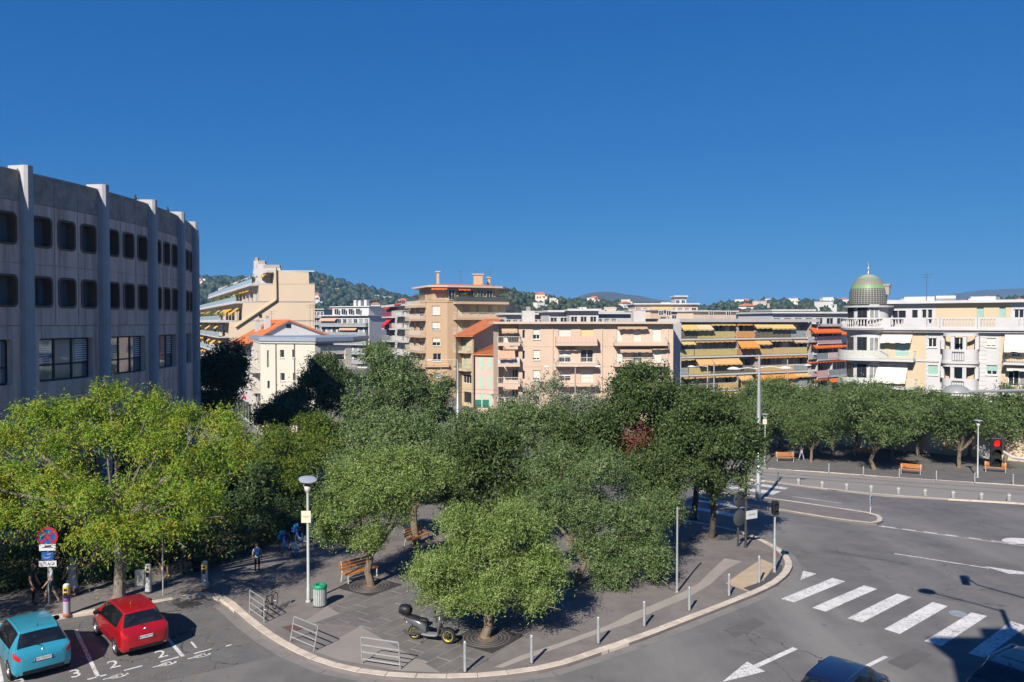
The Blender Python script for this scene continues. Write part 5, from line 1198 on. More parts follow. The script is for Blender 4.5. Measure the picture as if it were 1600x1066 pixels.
simple_block('white apartment block with rounded corner terraces below the wooded hill', (502, 262), (577, 250), 20, 494, 9, 9, M_WHITE2, ('slide', 'plain', 'curtain'), aw=[A_PINK], seed=3)
simple_block('grey white balcony block between the white block and the red awning block', (577, 280), (612, 262), 16, 489, 9, 4, M_WHITE, ('slide', 'curtain'), aw=[A_TAN], seed=4, attic=False)
simple_block('distant white slab block left of the rounded white block', (484, 330), (506, 330), 20, 484, 9, 4, M_WHITE, ('slide',), seed=5, attic=False)
# roofs seen over the peach building
simple_block('low white penthouse block with dark windows right behind the apricot tower', (790, 150), (862, 152), 14, 492, 4, 7, M_WHITE, ('slide', 'curtain'), attic=False, aw=[A_TAN], seed=6)
simple_block('white stepped roof cabin block above the peach building', (858, 140), (935, 141), 10, 488, 4, 5, M_WHITE2, ('plain', 'slide'), attic=False, slab=False, seed=7)
simple_block('white roof pavilion with a small vent over the peach building', (890, 132), (935, 132), 8, 486, 3, 3, M_WHITE2, ('plain',), attic=False, slab=False, seed=17)
simple_block('long block with a bright red awning over the peach building', (932, 158), (1030, 160), 14, 491, 4, 9, M_WHITE, ('slide', 'curtain'), attic=False, aw=[A_RED, A_TAN], seed=8)
simple_block('wide pale block with stacked roof terraces behind the balcony block', (984, 205), (1102, 205), 20, 487, 5, 11, M_CREAM, ('slide', 'curtain', 'plain'), aw=[A_TAN], seed=9, attic=False)
simple_block('upper terrace storeys of the pale block under the hill line', (992, 226), (1090, 226), 14, 476, 5, 9, M_PEACH, ('slide', 'curtain'), aw=[A_TAN], seed=10, attic=False)
simple_block('small white roof cabin on top of the stacked terraces', (1055, 232), (1072, 232), 6, 464, 6, 2, M_WHITE, ('plain',), attic=False, slab=False, seed=20)
simple_block('plain white long roof block left of the dome', (1206, 165), (1338, 168), 16, 490, 4, 8, M_WHITE2, ('plain',), attic=False, slab=False, seed=11)
simple_block('white block with roof sheds above the pink block', (1206, 190), (1270, 190), 16, 486, 4, 5, M_WHITE2, ('slide',), attic=False, slab=False, seed=12)
simple_block('cream apartment house with chimneys far behind the peach roof', (845, 210), (990, 214), 16, 488, 4, 12, M_CREAM, ('slide', 'plain'), attic=False, seed=13)
simple_block('white balcony house with yellow blinds right behind the dome', (1384, 150), (1420, 150), 12, 472, 5, 4, M_WHITE2, ('slide', 'curtain'), attic=False, aw=[A_YEL], seed=14)
simple_block('dark grey block in the gap left of the cream house', (300, 165), (360, 150), 12, 560, 4, 6, M_GREYW, ('slide',), attic=False, seed=15)
# unseen block added beside the viewpoint, shaped so its shadow falls on the junction
r_, F_ = bld('apartment_building', 'unseen cream apartment block added beside the junction to shade the nearest cars', (0, 1), (0, 1), 0)
bpy.data.objects.remove(r_)
def build_side_block():
    r = thing('apartment_building', 'unseen cream apartment block added at the near corner to shade the junction', 'building', (5.9, 7.0, 0), 0)
    F = Fac(r, (30, 7.0), (5.9, 7.0)); H = []
    for z_ in (1, 4, 7, 10, 13):
        for i in range(7): u = 1.5 + i * 3.4; H.append((u, u + 1.3, z_ + .6, z_ + 2.4, 'half'))
    F.wall(0, 18.2, H, M_CREAM); F.shell(14, 18.2, M_CREAM, M_WHITE, over=.5, rt=.4)
    F.box('chimney', M_CREAM, F.L - 2.6, F.L - 1.2, -.3, -1.6, 18.6, 20)
build_side_block()
# ================================================================== HILLS
def leafmat(name, cols, transl=.28, rough=.55, patch=.25, spec=.25):
    if name in MATS: return MATS[name]
    m = bpy.data.materials.new(name); m.use_nodes = True; MATS[name] = m; t = m.node_tree; t.nodes.clear()
    out = t.nodes.new('ShaderNodeOutputMaterial'); p = t.nodes.new('ShaderNodeBsdfPrincipled'); tr = t.nodes.new('ShaderNodeBsdfTranslucent'); mx = t.nodes.new('ShaderNodeMixShader')
    g = t.nodes.new('ShaderNodeNewGeometry'); rp = t.nodes.new('ShaderNodeValToRGB'); cr = rp.color_ramp
    for i, c in enumerate(cols):
        e = cr.elements[i] if i < 2 else cr.elements.new(.5)
        e.position = i / (len(cols) - 1)
        e.color = (*c, 1)
    n = t.nodes.new('ShaderNodeTexNoise'); n.inputs['Scale'].default_value = patch * 3; n.inputs['Detail'].default_value = 3; t.links.new(g.outputs['Position'], n.inputs['Vector'])
    a = t.nodes.new('ShaderNodeMath'); a.operation = 'MULTIPLY'; a.inputs[1].default_value = .55; t.links.new(g.outputs['Random Per Island'], a.inputs[0])
    b = t.nodes.new('ShaderNodeMath'); b.operation = 'MULTIPLY_ADD'; b.inputs[1].default_value = .9; t.links.new(n.outputs['Fac'], b.inputs[0]); t.links.new(a.outputs[0], b.inputs[2])
    c_ = t.nodes.new('ShaderNodeMath'); c_.operation = 'SUBTRACT'; c_.inputs[1].default_value = .22; t.links.new(b.outputs[0], c_.inputs[0])
    t.links.new(c_.outputs[0], rp.inputs[0]); t.links.new(rp.outputs[0], p.inputs['Base Color'])
    p.inputs['Roughness'].default_value = rough; p.inputs['Specular IOR Level'].default_value = spec
    t.links.new(rp.outputs[0], tr.inputs[0]); mx.inputs[0].default_value = transl
    t.links.new(p.outputs[0], mx.inputs[1]); t.links.new(tr.outputs[0], mx.inputs[2]); t.links.new(mx.outputs[0], out.inputs[0]); return m
M_SCRUB = mat('hill scrub', (.028, .042, .016), (.060, .068, .030), scale=.02, rough=1.0, dirt=(.15, .115, .07), dscale=.006)
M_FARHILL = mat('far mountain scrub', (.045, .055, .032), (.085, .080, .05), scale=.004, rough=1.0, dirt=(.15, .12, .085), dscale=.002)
M_WOOD = leafmat('hill wood foliage', [(.020, .032, .013), (.034, .048, .018), (.055, .068, .028)], transl=.0, patch=.01)
rng = np.random.default_rng(11)
def ridge(name, prof, Y, foot, mt, back=None, rough=4.0, seed=0):
    """terrain strip: prof = [(pixel column, pixel row)] of the skyline at depth Y, sloping down to depth foot"""
    rr = np.random.default_rng(seed); px = np.linspace(prof[0][0], prof[-1][0], 90); py = np.interp(px, [p[0] for p in prof], [p[1] for p in prof])
    nrow = 22; V = []; back = back or Y * 1.25; P1, P2, P3 = rr.uniform(0, 6, 3), rr.uniform(0, 6, 3), rr.uniform(.5, 1.5, 3)
    for j in range(nrow):
        t = j / (nrow - 1)
        for i in range(len(px)):
            top = W(px[i], py[i], Y); f = 1.0 - t
            if t <= .75: k = t / .75; yy = foot + (Y - foot) * k; s = (3 * k * k - 2 * k ** 3) * .75 + .25 * k
            else: k = (t - .75) / .25; yy = Y + (back - Y) * k; s = 1 - k
            nz = sum(math.sin(top.x / (Y * .02 * P3[q]) + P1[q] + yy * .01) * math.cos(yy / (Y * .025) + P2[q]) for q in range(3)) * rough * (s * (1 - s) * 2 + .03)
            V.append((top.x, yy, ZG - 2 + (top.z - ZG + 2) * s + nz))
    n = len(px); F_ = [(j * n + i, j * n + i + 1, (j + 1) * n + i + 1, (j + 1) * n + i) for j in range(nrow - 1) for i in range(n - 1)]
    m = MB(); m.add(V, F_); o = m.build(name, mt, None, smooth=True); tag(o, kind='structure')
    arr = np.array(V).reshape(nrow, n, 3)
    def pick(u, v):                           # u along, v 0 foot .. 1 ridge
        a, b = u * (n - 1), v * .75 * (nrow - 1); i, j = min(int(a), n - 2), min(int(b), nrow - 2); a -= i; b -= j
        return (arr[j, i] * (1 - a) * (1 - b) + arr[j, i + 1] * a * (1 - b) + arr[j + 1, i] * (1 - a) * b + arr[j + 1, i + 1] * a * b)
    return pick
H1 = ridge('hill', [(150, 470), (260, 458), (300, 446), (330, 438), (400, 440), (470, 437), (490, 434), (506, 431.5), (522, 437), (545, 446), (570, 452), (600, 459), (630, 467), (680, 475), (760, 488)], 1300, 520, M_SCRUB, seed=1, rough=9)
ridge('hill', [(430, 470), (520, 447), (546, 445), (570, 448), (592, 453), (606, 459), (640, 467), (720, 474), (800, 482)], 2600, 1500, M_FARHILL, seed=2, rough=14)
H2 = ridge('hill', [(820, 484), (862, 474), (890, 467), (915, 459), (935, 456.5), (955, 457), (975, 461), (1000, 467), (1040, 474), (1100, 482)], 2700, 1300, M_FARHILL, seed=3, rough=14)
H3 = ridge('hill', [(700, 468), (770, 456), (800, 460), (830, 466), (870, 472), (930, 477), (1000, 481), (1060, 486)], 720, 330, M_SCRUB, seed=4, rough=4)
H4 = ridge('hill', [(1030, 488), (1090, 483), (1130, 480), (1170, 477), (1200, 476), (1240, 475), (1290, 476), (1340, 477), (1400, 480), (1500, 478), (1560, 470), (1620, 466), (1750, 464)], 900, 360, M_SCRUB, seed=5, rough=4)
ridge('hill', [(1180, 492), (1300, 484), (1385, 473), (1440, 466), (1480, 459), (1520, 454), (1560, 451), (1600, 450), (1700, 446), (1850, 450)], 3600, 2300, M_FARHILL, seed=6, rough=24)
def ico():
    b = bmesh.new(); bmesh.ops.create_icosphere(b, subdivisions=1, radius=1); v = np.array([x.co[:] for x in b.verts]); f = np.array([[q.index for q in x.verts] for x in b.faces]); b.free(); return v, f
IV, IF = ico()
def np_mesh(name, V, Fq, mt, smooth=False):
    me = bpy.data.meshes.new(name); k = Fq.shape[1]; me.vertices.add(len(V)); me.vertices.foreach_set('co', V.astype(np.float32).ravel())
    me.loops.add(Fq.size); me.loops.foreach_set('vertex_index', Fq.astype(np.int32).ravel()); me.polygons.add(len(Fq))
    me.polygons.foreach_set('loop_start', np.arange(0, Fq.size, k, dtype=np.int32)); me.polygons.foreach_set('loop_total', np.full(len(Fq), k, dtype=np.int32))
    for m_ in (mt if isinstance(mt, list) else [mt]): me.materials.append(m_)
    me.update(calc_edges=True); return me
def woods(name, label, picks, r0, r1):
    Vs, Fs = [], []; o = 0
    for p in picks:
        r = rng.uniform(r0, r1); jit = 1 + rng.normal(0, .2, (len(IV), 1)); v = IV * jit * np.array([r, r, r * rng.uniform(.75, 1.25)]) + np.array(p) + np.array([0, 0, r * .55]); Vs.append(v); Fs.append(IF + o); o += len(IV)
    ob = link(name, np_mesh(name, np.concatenate(Vs), np.concatenate(Fs), M_WOOD)); tag(ob, label, 'woods', kind='stuff')
woods('woods', 'dark green woods covering the left hill', [H1(rng.uniform(0, 1), min(1, rng.uniform(.1, 1.03))) for _ in range(4200)], 2.6, 6.0)
woods('woods', 'green woods on the slope beside the apricot tower', [H3(rng.uniform(0, 1), min(1, rng.uniform(.2, 1.02))) for _ in range(900)], 1.8, 3.8)
woods('woods', 'green woods on the slope behind the dome', [H4(rng.uniform(0, 1), min(1, rng.uniform(.15, 1.02))) for _ in range(1500)], 2.2, 5.0)
VW = {k: mat('villa wall ' + k, c, rough=.9) for k, c in (('white', (.62, .60, .56)), ('cream', (.60, .50, .38)), ('pink', (.58, .40, .30)))}
def villa_mesh(wall, roof):
    w_ = MB(); w_.box(-5, 5, -4, 4, -4, 5.5); w_.box(2, 7.5, -5, 1, -4, 3.2)
    wm = w_.mesh('wall', VW[wall]); r = MB()
    if roof == 'flat': r.box(-5.3, 5.3, -4.3, 4.3, 5.503, 5.9).box(1.8, 7.7, -5.2, 1.2, 3.203, 3.5); rm = r.mesh('roof', M_WHITE2)
    else:
        r.add([(-5.7, -4.7, 5.3), (5.7, -4.7, 5.3), (5.7, 4.7, 5.3), (-5.7, 4.7, 5.3), (-2, 0, 7.4), (2, 0, 7.4)], [(0, 1, 5, 4), (1, 2, 5), (2, 3, 4, 5), (3, 0, 4)]); r.add([(1.8, -5.4, 3.1), (7.9, -5.4, 3.1), (7.9, 1.2, 4.0), (1.8, 1.2, 4.0)], [(0, 1, 2, 3)]); rm = r.mesh('roof', M_ROOF)
    d = MB()
    for x in (-3.2, -.6, 3.6): d.box(x, x + 1.3, -4.05 if x < 2 else -5.05, -3.9, 1, 2.8)
    return wm, rm, d.mesh('window_row', M_GLASS)
VM = {(a, b): villa_mesh(a, b) for a in VW for b in ('flat', 'tiled')}
def villas(where, pick, n, vmin, vmax, sc, wts):
    for i in range(n):
        p = pick(rng.uniform(.03, .97), rng.uniform(vmin, vmax)); a = ['white', 'cream', 'pink'][rng.choice(3, p=wts)]; b = ['flat', 'tiled'][int(rng.random() < .55)]
        o = thing('villa', f'{a} {"flat roofed" if b == "flat" else "tile roofed"} villa among the trees on {where}', 'house', (p[0], p[1], p[2] + 2.2), rng.uniform(-.6, .6), f'{a} {b} villas on {where}')
        s = sc * rng.uniform(.8, 1.35); o.scale = (s, s, s); k = VM[(a, b)]
        link('wall', k[0], o); link('roof', k[1], o); link('windows', k[2], o)
villas('the left hill', H1, 66, .36, .80, .85, [.35, .45, .2])
villas('the slope beside the apricot tower', H3, 22, .45, .95, .62, [.35, .4, .25])
villas('the slope behind the dome', H4, 62, .4, .98, .95, [.75, .2, .05])
# ================================================================== TREES
M_BARK = mat('olive bark', (.115, .085, .06), (.19, .145, .105), scale=7, rough=.95, bump=.8, bscale=18, stretch=(1, 1, .35))
M_BARKD = mat('dark bark', (.045, .036, .03), (.085, .068, .055), scale=7, rough=.95, bump=.8, bscale=18, stretch=(1, 1, .35))
L_OLIVE = leafmat('olive leaves', [(.042, .080, .014), (.095, .158, .024), (.180, .265, .044), (.32, .39, .14)], transl=.16, patch=.5)
L_OLIVE2 = leafmat('grey olive leaves', [(.028, .056, .014), (.058, .104, .024), (.105, .165, .042), (.23, .29, .13)], transl=.13, patch=.4)
L_OAK = leafmat('holm oak leaves', [(.020, .040, .010), (.038, .068, .016), (.064, .100, .024), (.11, .145, .045)], transl=.12, patch=.45)
L_DARK = leafmat('dark leaves', [(.022, .044, .014), (.042, .074, .022), (.072, .108, .034)], transl=.12, patch=.4)
L_LOCUST = leafmat('yellowing locust leaves', [(.040, .095, .011), (.095, .190, .016), (.175, .285, .020), (.30, .35, .028), (.40, .27, .032)], transl=.22, patch=.35)
L_SUMAC = leafmat('yellow green leaves', [(.036, .075, .008), (.070, .12, .012), (.115, .165, .016), (.17, .19, .025)], transl=.3, patch=.4)
L_FAR = leafmat('far olive leaves', [(.028, .054, .013), (.056, .095, .020), (.094, .140, .032), (.17, .22, .085)], transl=.12, patch=.25)
L_PALE = leafmat('silvery leaves', [(.06, .095, .04), (.10, .14, .065), (.19, .22, .14), (.36, .36, .28)], transl=.2, patch=.6)
L_RED = leafmat('dead russet leaves', [(.11, .035, .022), (.17, .06, .038), (.24, .10, .06)], transl=.2)
def leaves_np(lobes, n, L, Wd, seed, clump=.32, flat=1.0, droop=0.0, shell=.72, per=70, outw=.5, lower=.35, spray=0.0, sub=11, tang=.75, shoots=.0, slen=.7):
    r = np.random.default_rng(seed); lobes = np.array(lobes, float)
    if sub:                                    # break every lobe into smaller bunches
        S_ = []
        for q in lobes:
            for _ in range(sub):
                d = r.normal(size=3); d /= np.linalg.norm(d); d[2] = abs(d[2]) * (1 if r.random() < .8 else -.7)
                k = r.uniform(.18, .42); S_.append(np.concatenate([q[:3] + d * q[3:6] * r.uniform(.55, 1.0), q[3:6] * k]))
            S_.append(np.concatenate([q[:3], q[3:6] * .55]))
        lobes = np.array(S_)
    ar = (lobes[:, 3] * lobes[:, 4] + lobes[:, 3] * lobes[:, 5] + lobes[:, 4] * lobes[:, 5]); ar /= ar.sum()
    nc = max(4, int(n / per)); k = r.choice(len(lobes), nc, p=ar)
    d = r.normal(size=(nc, 3)); d /= np.linalg.norm(d, axis=1)[:, None]
    low = (d[:, 2] < -.25) & (r.random(nc) > lower); d[low, 2] *= -1
    rad = shell + (1.06 - shell) * r.random(nc) ** .6
    nz = 1 + .16 * np.sin(d[:, 0] * 5 + k) * np.cos(d[:, 1] * 4 + k * 2) + .10 * np.sin(d[:, 2] * 9 + k)
    C = lobes[k, :3] + d * lobes[k, 3:6] * (rad * nz)[:, None]
    cs = r.uniform(.55, 1.35, nc) * clump
    idx = r.choice(nc, n, p=(cs ** 1.6) / (cs ** 1.6).sum())
    off = r.normal(size=(n, 3)) * cs[idx][:, None]; off[:, 2] *= flat
    if spray: off[:, 2] -= spray * (off[:, 0] ** 2 + off[:, 1] ** 2) / np.maximum(cs[idx], .05)
    if shoots:                                 # leafy twigs that break the outline
        ns = max(6, int(n * shoots / 14)); k0 = r.choice(nc, ns); sd_ = d[k0] * .8 + r.normal(size=(ns, 3)) * .5 + np.array([0, 0, .35]); sd_ /= np.linalg.norm(sd_, axis=1)[:, None]
        sl_ = r.uniform(.35, 1.0, ns) * slen; m_ = int(n * shoots); q_ = r.integers(0, ns, m_); t_ = r.random(m_)
        idx[:m_] = k0[q_]; off[:m_] = sd_[q_] * (t_ * sl_[q_])[:, None] + r.normal(size=(m_, 3)) * (.045 + .06 * (1 - t_))[:, None]
    P = C[idx] + off; out = d[idx] + off / (cs[idx][:, None] + 1e-6) * .35
    N = out / (np.linalg.norm(out, axis=1)[:, None] + 1e-9) * 1.1 + r.normal(size=(n, 3)) * tang; N[:, 2] += .35; N /= np.linalg.norm(N, axis=1)[:, None]
    D = np.cross(N, r.normal(size=(n, 3))); D /= np.linalg.norm(D, axis=1)[:, None] + 1e-9
    D = D + out * outw * .6; D[:, 2] -= droop; D /= np.linalg.norm(D, axis=1)[:, None]
    S = np.cross(N, D); S /= np.linalg.norm(S, axis=1)[:, None] + 1e-9
    l = L * r.uniform(.6, 1.3, n)[:, None]; w_ = Wd * r.uniform(.7, 1.25, n)[:, None]
    V = np.empty((n, 4, 3)); V[:, 0] = P; V[:, 1] = P + D * l * .5 + S * w_ * .5; V[:, 2] = P + D * l; V[:, 3] = P + D * l * .5 - S * w_ * .5
    return V.reshape(-1, 3), np.arange(n * 4).reshape(-1, 4), C
def limbs(base, targets, r0, seed, fork=.35, mtl=None, twist=.12):
    rr = random.Random(seed); m = MB(); n = len(targets)
    c = Vector((0, 0, 0))
    for t in targets: c += Vector(t) / n
    f = Vector((c.x * .25, c.y * .25, c.z * fork))
    pts = [Vector((0, 0, -.15)), Vector((rr.uniform(-.05, .05), rr.uniform(-.05, .05), .12)), f * .5 + Vector((rr.uniform(-twist, twist), rr.uniform(-twist, twist), 0)), f]
    m.tube(pts, [r0 * 1.55, r0 * 1.05, r0 * .9, r0 * .85], 9)
    for t in targets:
        t = Vector(t); a = f - Vector((0, 0, f.z * rr.uniform(0, .12))); mid = a.lerp(t, .5) + Vector((rr.uniform(-.25, .25), rr.uniform(-.25, .25), rr.uniform(.0, .3)))
        rb = r0 * rr.uniform(.38, .55); m.tube([a, a.lerp(mid, .5) + Vector((rr.uniform(-.1, .1), rr.uniform(-.1, .1), 0)), mid, t], [rb * 1.2, rb, rb * .7, rb * .25], 6)
        for _ in range(3):
            e = t + Vector((rr.gauss(0, .6), rr.gauss(0, .6), rr.gauss(.1, .5))); s = mid.lerp(t, rr.uniform(.1, .8)); m.tube([s, s.lerp(e, .5) + Vector((0, 0, .08)), e], [rb * .35, rb * .25, .012], 4)
    return m
def tree(name, label, base, lobes_px, Y, leaf, n, L, Wd, seed, r0=.17, bark=None, fork=.4, group=None, cat='tree', **kw):
    """base = world point; lobes_px = [(px, py, depth offset, rx px, rz px)] at depth Y (+offset)"""
    root = thing(name, label, cat, tuple(base), 0, group); lobes = []
    for q in lobes_px:
        px, py, dy, rx, rz = q[:5]; c = W(px, py, Y + dy) - Vector(base); s = (Y + dy) / F_PX
        lobes.append((c.x, c.y, c.z, rx * s, (q[5] if len(q) > 5 else rx * s * .95), rz * s))
    V, Fq, C = leaves_np(lobes, n, L, Wd, seed, **kw)
    link('crown', np_mesh('crown', V, Fq, leaf), root)
    limbs((0, 0, 0), [l[:3] for l in lobes], r0, seed, fork).build('trunk', bark or M_BARK, root, smooth=True)
    return root, lobes
def gp(px, py, dz=KZ): g = G(px, py, 0); return (g.x, g.y, g.z + dz)
def gy(px, Y, dz=KZ): return ((px - 800) / F_PX * Y, Y, gz(Y) + dz)
# -- olives on the square
tree('olive_tree', 'bushy olive tree right behind the parked scooter, nearest the kerb', gp(760, 1003), [(765, 880, 0, 62, 48), (700, 905, -.3, 50, 36), (826, 900, .2, 54, 40), (738, 832, .6, 50, 40), (800, 835, .8, 56, 42), (682, 888, .6, 30, 24), (860, 890, .6, 28, 26), (695, 938, -.5, 34, 22), (762, 928, -.7, 46, 22), (828, 932, -.4, 34, 18)], 30.2, L_OLIVE, 105000, .125, .034, 1, r0=.19, clump=.19, shoots=.34)
tree('olive_tree', 'olive tree beside the wooden bench and the green bin', gp(578, 921), [(590, 790, 0, 56, 46), (540, 800, -.4, 44, 36), (636, 778, .3, 44, 34), (600, 740, .6, 54, 38), (520, 840, -.4, 30, 28), (655, 745, 1.0, 42, 34), (580, 848, -.8, 36, 20), (555, 755, .8, 40, 30)], 36, L_OLIVE, 80000, .13, .038, 2, r0=.18, clump=.2, shoots=.34)
tree('olive_tree', 'wide olive tree over the shaded bench in the middle of the square', gp(900, 918), [(920, 800, 0, 60, 50), (860, 790, 0, 50, 46), (985, 830, -.3, 52, 44), (940, 750, .8, 60, 40), (1000, 870, -.8, 44, 34), (930, 870, -.8, 46, 34), (875, 740, 1, 44, 34), (1020, 800, .4, 34, 30), (955, 898, -1.2, 44, 22), (1018, 888, -1.1, 32, 24)], 37, L_OLIVE2, 90000, .135, .04, 3, r0=.2, clump=.21, shoots=.34)
tree('olive_tree', 'pale olive tree behind the bench tree, left of the dark trees', gy(650, 44), [(650, 730, 0, 56, 40), (600, 720, 0, 44, 34), (700, 715, .5, 52, 40), (640, 690, 1, 54, 30), (560, 740, 0, 36, 26)], 44, L_OLIVE2, 34000, .19, .058, 4, r0=.22, clump=.24, shoots=.3)
tree('olive_tree', 'silvery olive tree behind the dark tree in the middle of the square', gy(820, 50), [(800, 690, 0, 50, 34), (850, 680, .3, 50, 36), (760, 700, 0, 40, 30), (900, 690, 0, 44, 34), (820, 660, 1.5, 50, 24)], 49, L_OLIVE2, 30000, .2, .06, 5, r0=.22, clump=.25, shoots=.3)
# -- dark evergreens of the square
OK_ = dict(outw=.75, clump=.24, per=90, shell=.7, shoots=.2, slen=.6)
tree('evergreen_tree', 'dark evergreen tree filling the middle of the square', gy(735, 42), [(735, 740, 0, 50, 44), (690, 760, 0, 34, 32), (780, 750, 0, 44, 42), (740, 700, .8, 50, 32), (790, 800, -.6, 38, 30), (725, 785, -.6, 34, 22), (770, 705, .8, 40, 30)], 42, L_OAK, 36000, .17, .085, 6, r0=.2, bark=M_BARKD, **OK_)
tree('evergreen_tree', 'round dark evergreen street tree at the corner by the crossing', gp(1112, 845), [(1110, 700, 0, 58, 52), (1065, 690, 0, 44, 46), (1155, 710, 0, 38, 44), (1115, 650, .8, 50, 40), (1090, 745, -.6, 44, 34), (1135, 760, -.6, 32, 26), (1172, 690, .5, 26, 36)], 43.5, L_OAK, 46000, .17, .085, 7, r0=.17, bark=M_BARKD, fork=.5, **OK_)
tree('evergreen_tree', 'tall dark evergreen tree with a dead russet branch', gy(985, 46), [(1000, 640, 0, 56, 46), (950, 670, 0, 46, 40), (1040, 670, 0, 42, 42), (1000, 600, .6, 46, 26), (1020, 720, -.6, 48, 34), (965, 720, -.6, 40, 30), (1045, 620, .5, 32, 30)], 46, L_OAK, 46000, .17, .085, 8, r0=.22, bark=M_BARKD, **OK_)
o = bpy.data.objects[-1] if False else None
tree('evergreen_tree', 'small dark evergreen street tree beside the slim grey post', gp(1006, 862), [(1010, 770, 0, 40, 34), (1045, 790, 0, 30, 30), (1000, 735, .4, 38, 30), (1050, 750, .3, 28, 30), (1020, 810, -.4, 30, 22)], 42, L_OAK, 24000, .16, .08, 9, r0=.12, bark=M_BARKD, fork=.5, **OK_)
tree('evergreen_tree', 'dark evergreen tree standing between the corner tree and the steel mast', gy(1085, 52), [(1085, 640, 0, 44, 32), (1120, 660, 0, 34, 30), (1060, 625, 0, 34, 26), (1160, 700, 0, 28, 36)], 51, L_OAK, 24000, .19, .09, 10, r0=.2, bark=M_BARKD, **OK_)
V, Fq, C = leaves_np([tuple(W(992, 690, 43.9)) + (.55, .4, .5), tuple(W(1008, 676, 44.2)) + (.4, .3, .3), tuple(W(986, 712, 43.8)) + (.25, .25, .4)], 750, .17, .07, 31, clump=.3, per=40)
br = bpy.data.objects['evergreen_tree.002']; b_ = link('dead_branch', np_mesh('dead_branch', V - np.array(br.location), Fq, L_RED), br); tag(b_, 'dead russet branch')
# -- back of the square
tree('leafy_tree', 'tall grey green tree in the middle, in front of the orange building', gy(610, 66), [(610, 620, 0, 52, 40), (570, 650, 0, 44, 38), (655, 640, 0, 44, 42), (600, 585, .8, 40, 30), (640, 600, .5, 38, 34), (680, 660, 0, 26, 34), (560, 690, -1, 44, 30), (630, 690, -1, 50, 34), (690, 620, 0, 14, 20)], 66, L_OLIVE2, 46000, .27, .085, 12, r0=.26, clump=.34, shoots=.3, slen=1.0, bark=M_BARKD)
tree('leafy_tree', 'dark leafy tree at the foot of the cream flat roofed house', gy(496, 84), [(496, 606, 0, 34, 30), (468, 632, 0, 30, 22), (520, 600, 0, 30, 34), (505, 575, .5, 26, 20), (535, 640, 0, 30, 26)], 84, L_OAK, 30000, .29, .12, 13, r0=.24, bark=M_BARKD, clump=.34)
tree('leafy_tree', 'low dark tree in the shade left of the cream house', gy(425, 74), [(425, 650, 0, 30, 14), (460, 652, 0, 36, 16)], 74, L_DARK, 14000, .29, .12, 14, r0=.2, bark=M_BARKD, clump=.34)
tree('leafy_tree', 'tall dark tree against the corner of the concrete building', gy(348, 74), [(345, 570, 0, 36, 30), (328, 600, 0, 30, 30), (364, 600, 0, 24, 30), (345, 630, 0, 32, 22), (380, 572, 0, 12, 14)], 74, L_DARK, 30000, .28, .12, 15, r0=.26, bark=M_BARKD, clump=.3)
tree('leafy_tree', 'thin tree with pale blossom in front of the peach building', gy(860, 66), [(850, 625, 0, 36, 26), (900, 640, 0, 38, 22), (810, 640, 0, 26, 22), (870, 600, 0, 14, 18), (935, 640, 0, 22, 24), (890, 655, -1, 40, 16)], 66, L_PALE, 12000, .24, .08, 16, r0=.15, clump=.36, shoots=.5, slen=1.2, bark=M_BARKD)
tree('leafy_tree', 'loose olive green tree below the pink house', gy(780, 64), [(745, 665, 0, 36, 22), (790, 660, 0, 36, 24), (720, 680, 0, 30, 20), (760, 690, -1, 44, 20)], 62, L_OLIVE2, 18000, .25, .08, 17, r0=.18, clump=.3, shoots=.4, slen=1.0)
tree('leafy_tree', 'small yellowing tree behind the grey green tree', gy(590, 110), [(588, 556, 0, 20, 15), (598, 570, 0, 16, 12)], 108, L_SUMAC, 7000, .36, .12, 18, r0=.15, clump=.4, bark=M_BARKD)
tree('leafy_tree', 'dark street tree with red flowers beside the apricot tower', gy(690, 118), [(690, 612, 0, 14, 14), (680, 630, 0, 20, 14), (702, 600, 0, 10, 10)], 118, L_OAK, 6000, .38, .14, 19, r0=.15, clump=.32, bark=M_BARKD)
tree('leafy_tree', 'grey green tree joining the canopy left of the dark middle tree', gy(560, 52), [(560, 700, 0, 40, 30), (600, 680, 0, 40, 28), (530, 720, 0, 30, 24), (650, 690, .5, 36, 24)], 53, L_OLIVE2, 24000, .21, .07, 24, r0=.18, clump=.28)
tree('evergreen_tree', 'dark evergreen tree between the silvery olive and the russet branch tree', gy(905, 44), [(900, 710, 0, 40, 30), (870, 730, 0, 36, 28), (930, 700, 0, 36, 32), (890, 680, .5, 34, 24)], 45, L_OAK, 26000, .18, .085, 25, r0=.17, bark=M_BARKD, **OK_)
# -- big yellowing locust on the left
LP = [(75, 652, 0, 44, 22), (120, 640, .8, 46, 24), (172, 625, .5, 40, 20), (235, 628, .5, 44, 22), (290, 650, .3, 40, 22), (345, 662, .5, 40, 20), (375, 690, .2, 30, 18), (25, 680, 0, 40, 24), (110, 690, -1, 46, 22), (165, 682, -.8, 38, 22), (235, 692, -.8, 48, 24), (300, 715, -.6, 44, 22), (345, 725, 0, 34, 20), (20, 735, -.8, 42, 24), (75, 765, -1.5, 48, 24), (140, 770, -1.8, 52, 24), (215, 770, -1.8, 46, 24), (285, 775, -1.0, 40, 22), (35, 805, -2.2, 42, 20), (105, 730, -1.6, 30, 16), (165, 825, -2.4, 50, 18), (240, 820, -2.2, 38, 18), (300, 815, -1.6, 34, 16), (-30, 760, -.5, 40, 30), (-20, 700, 1, 40, 30), (200, 660, 2, 50, 24), (330, 770, .2, 26, 18)]
LP = [(a_, b_, c_ - (2.2 if b_ < 740 else 3.6), d_, e_) for a_, b_, c_, d_, e_ in LP]
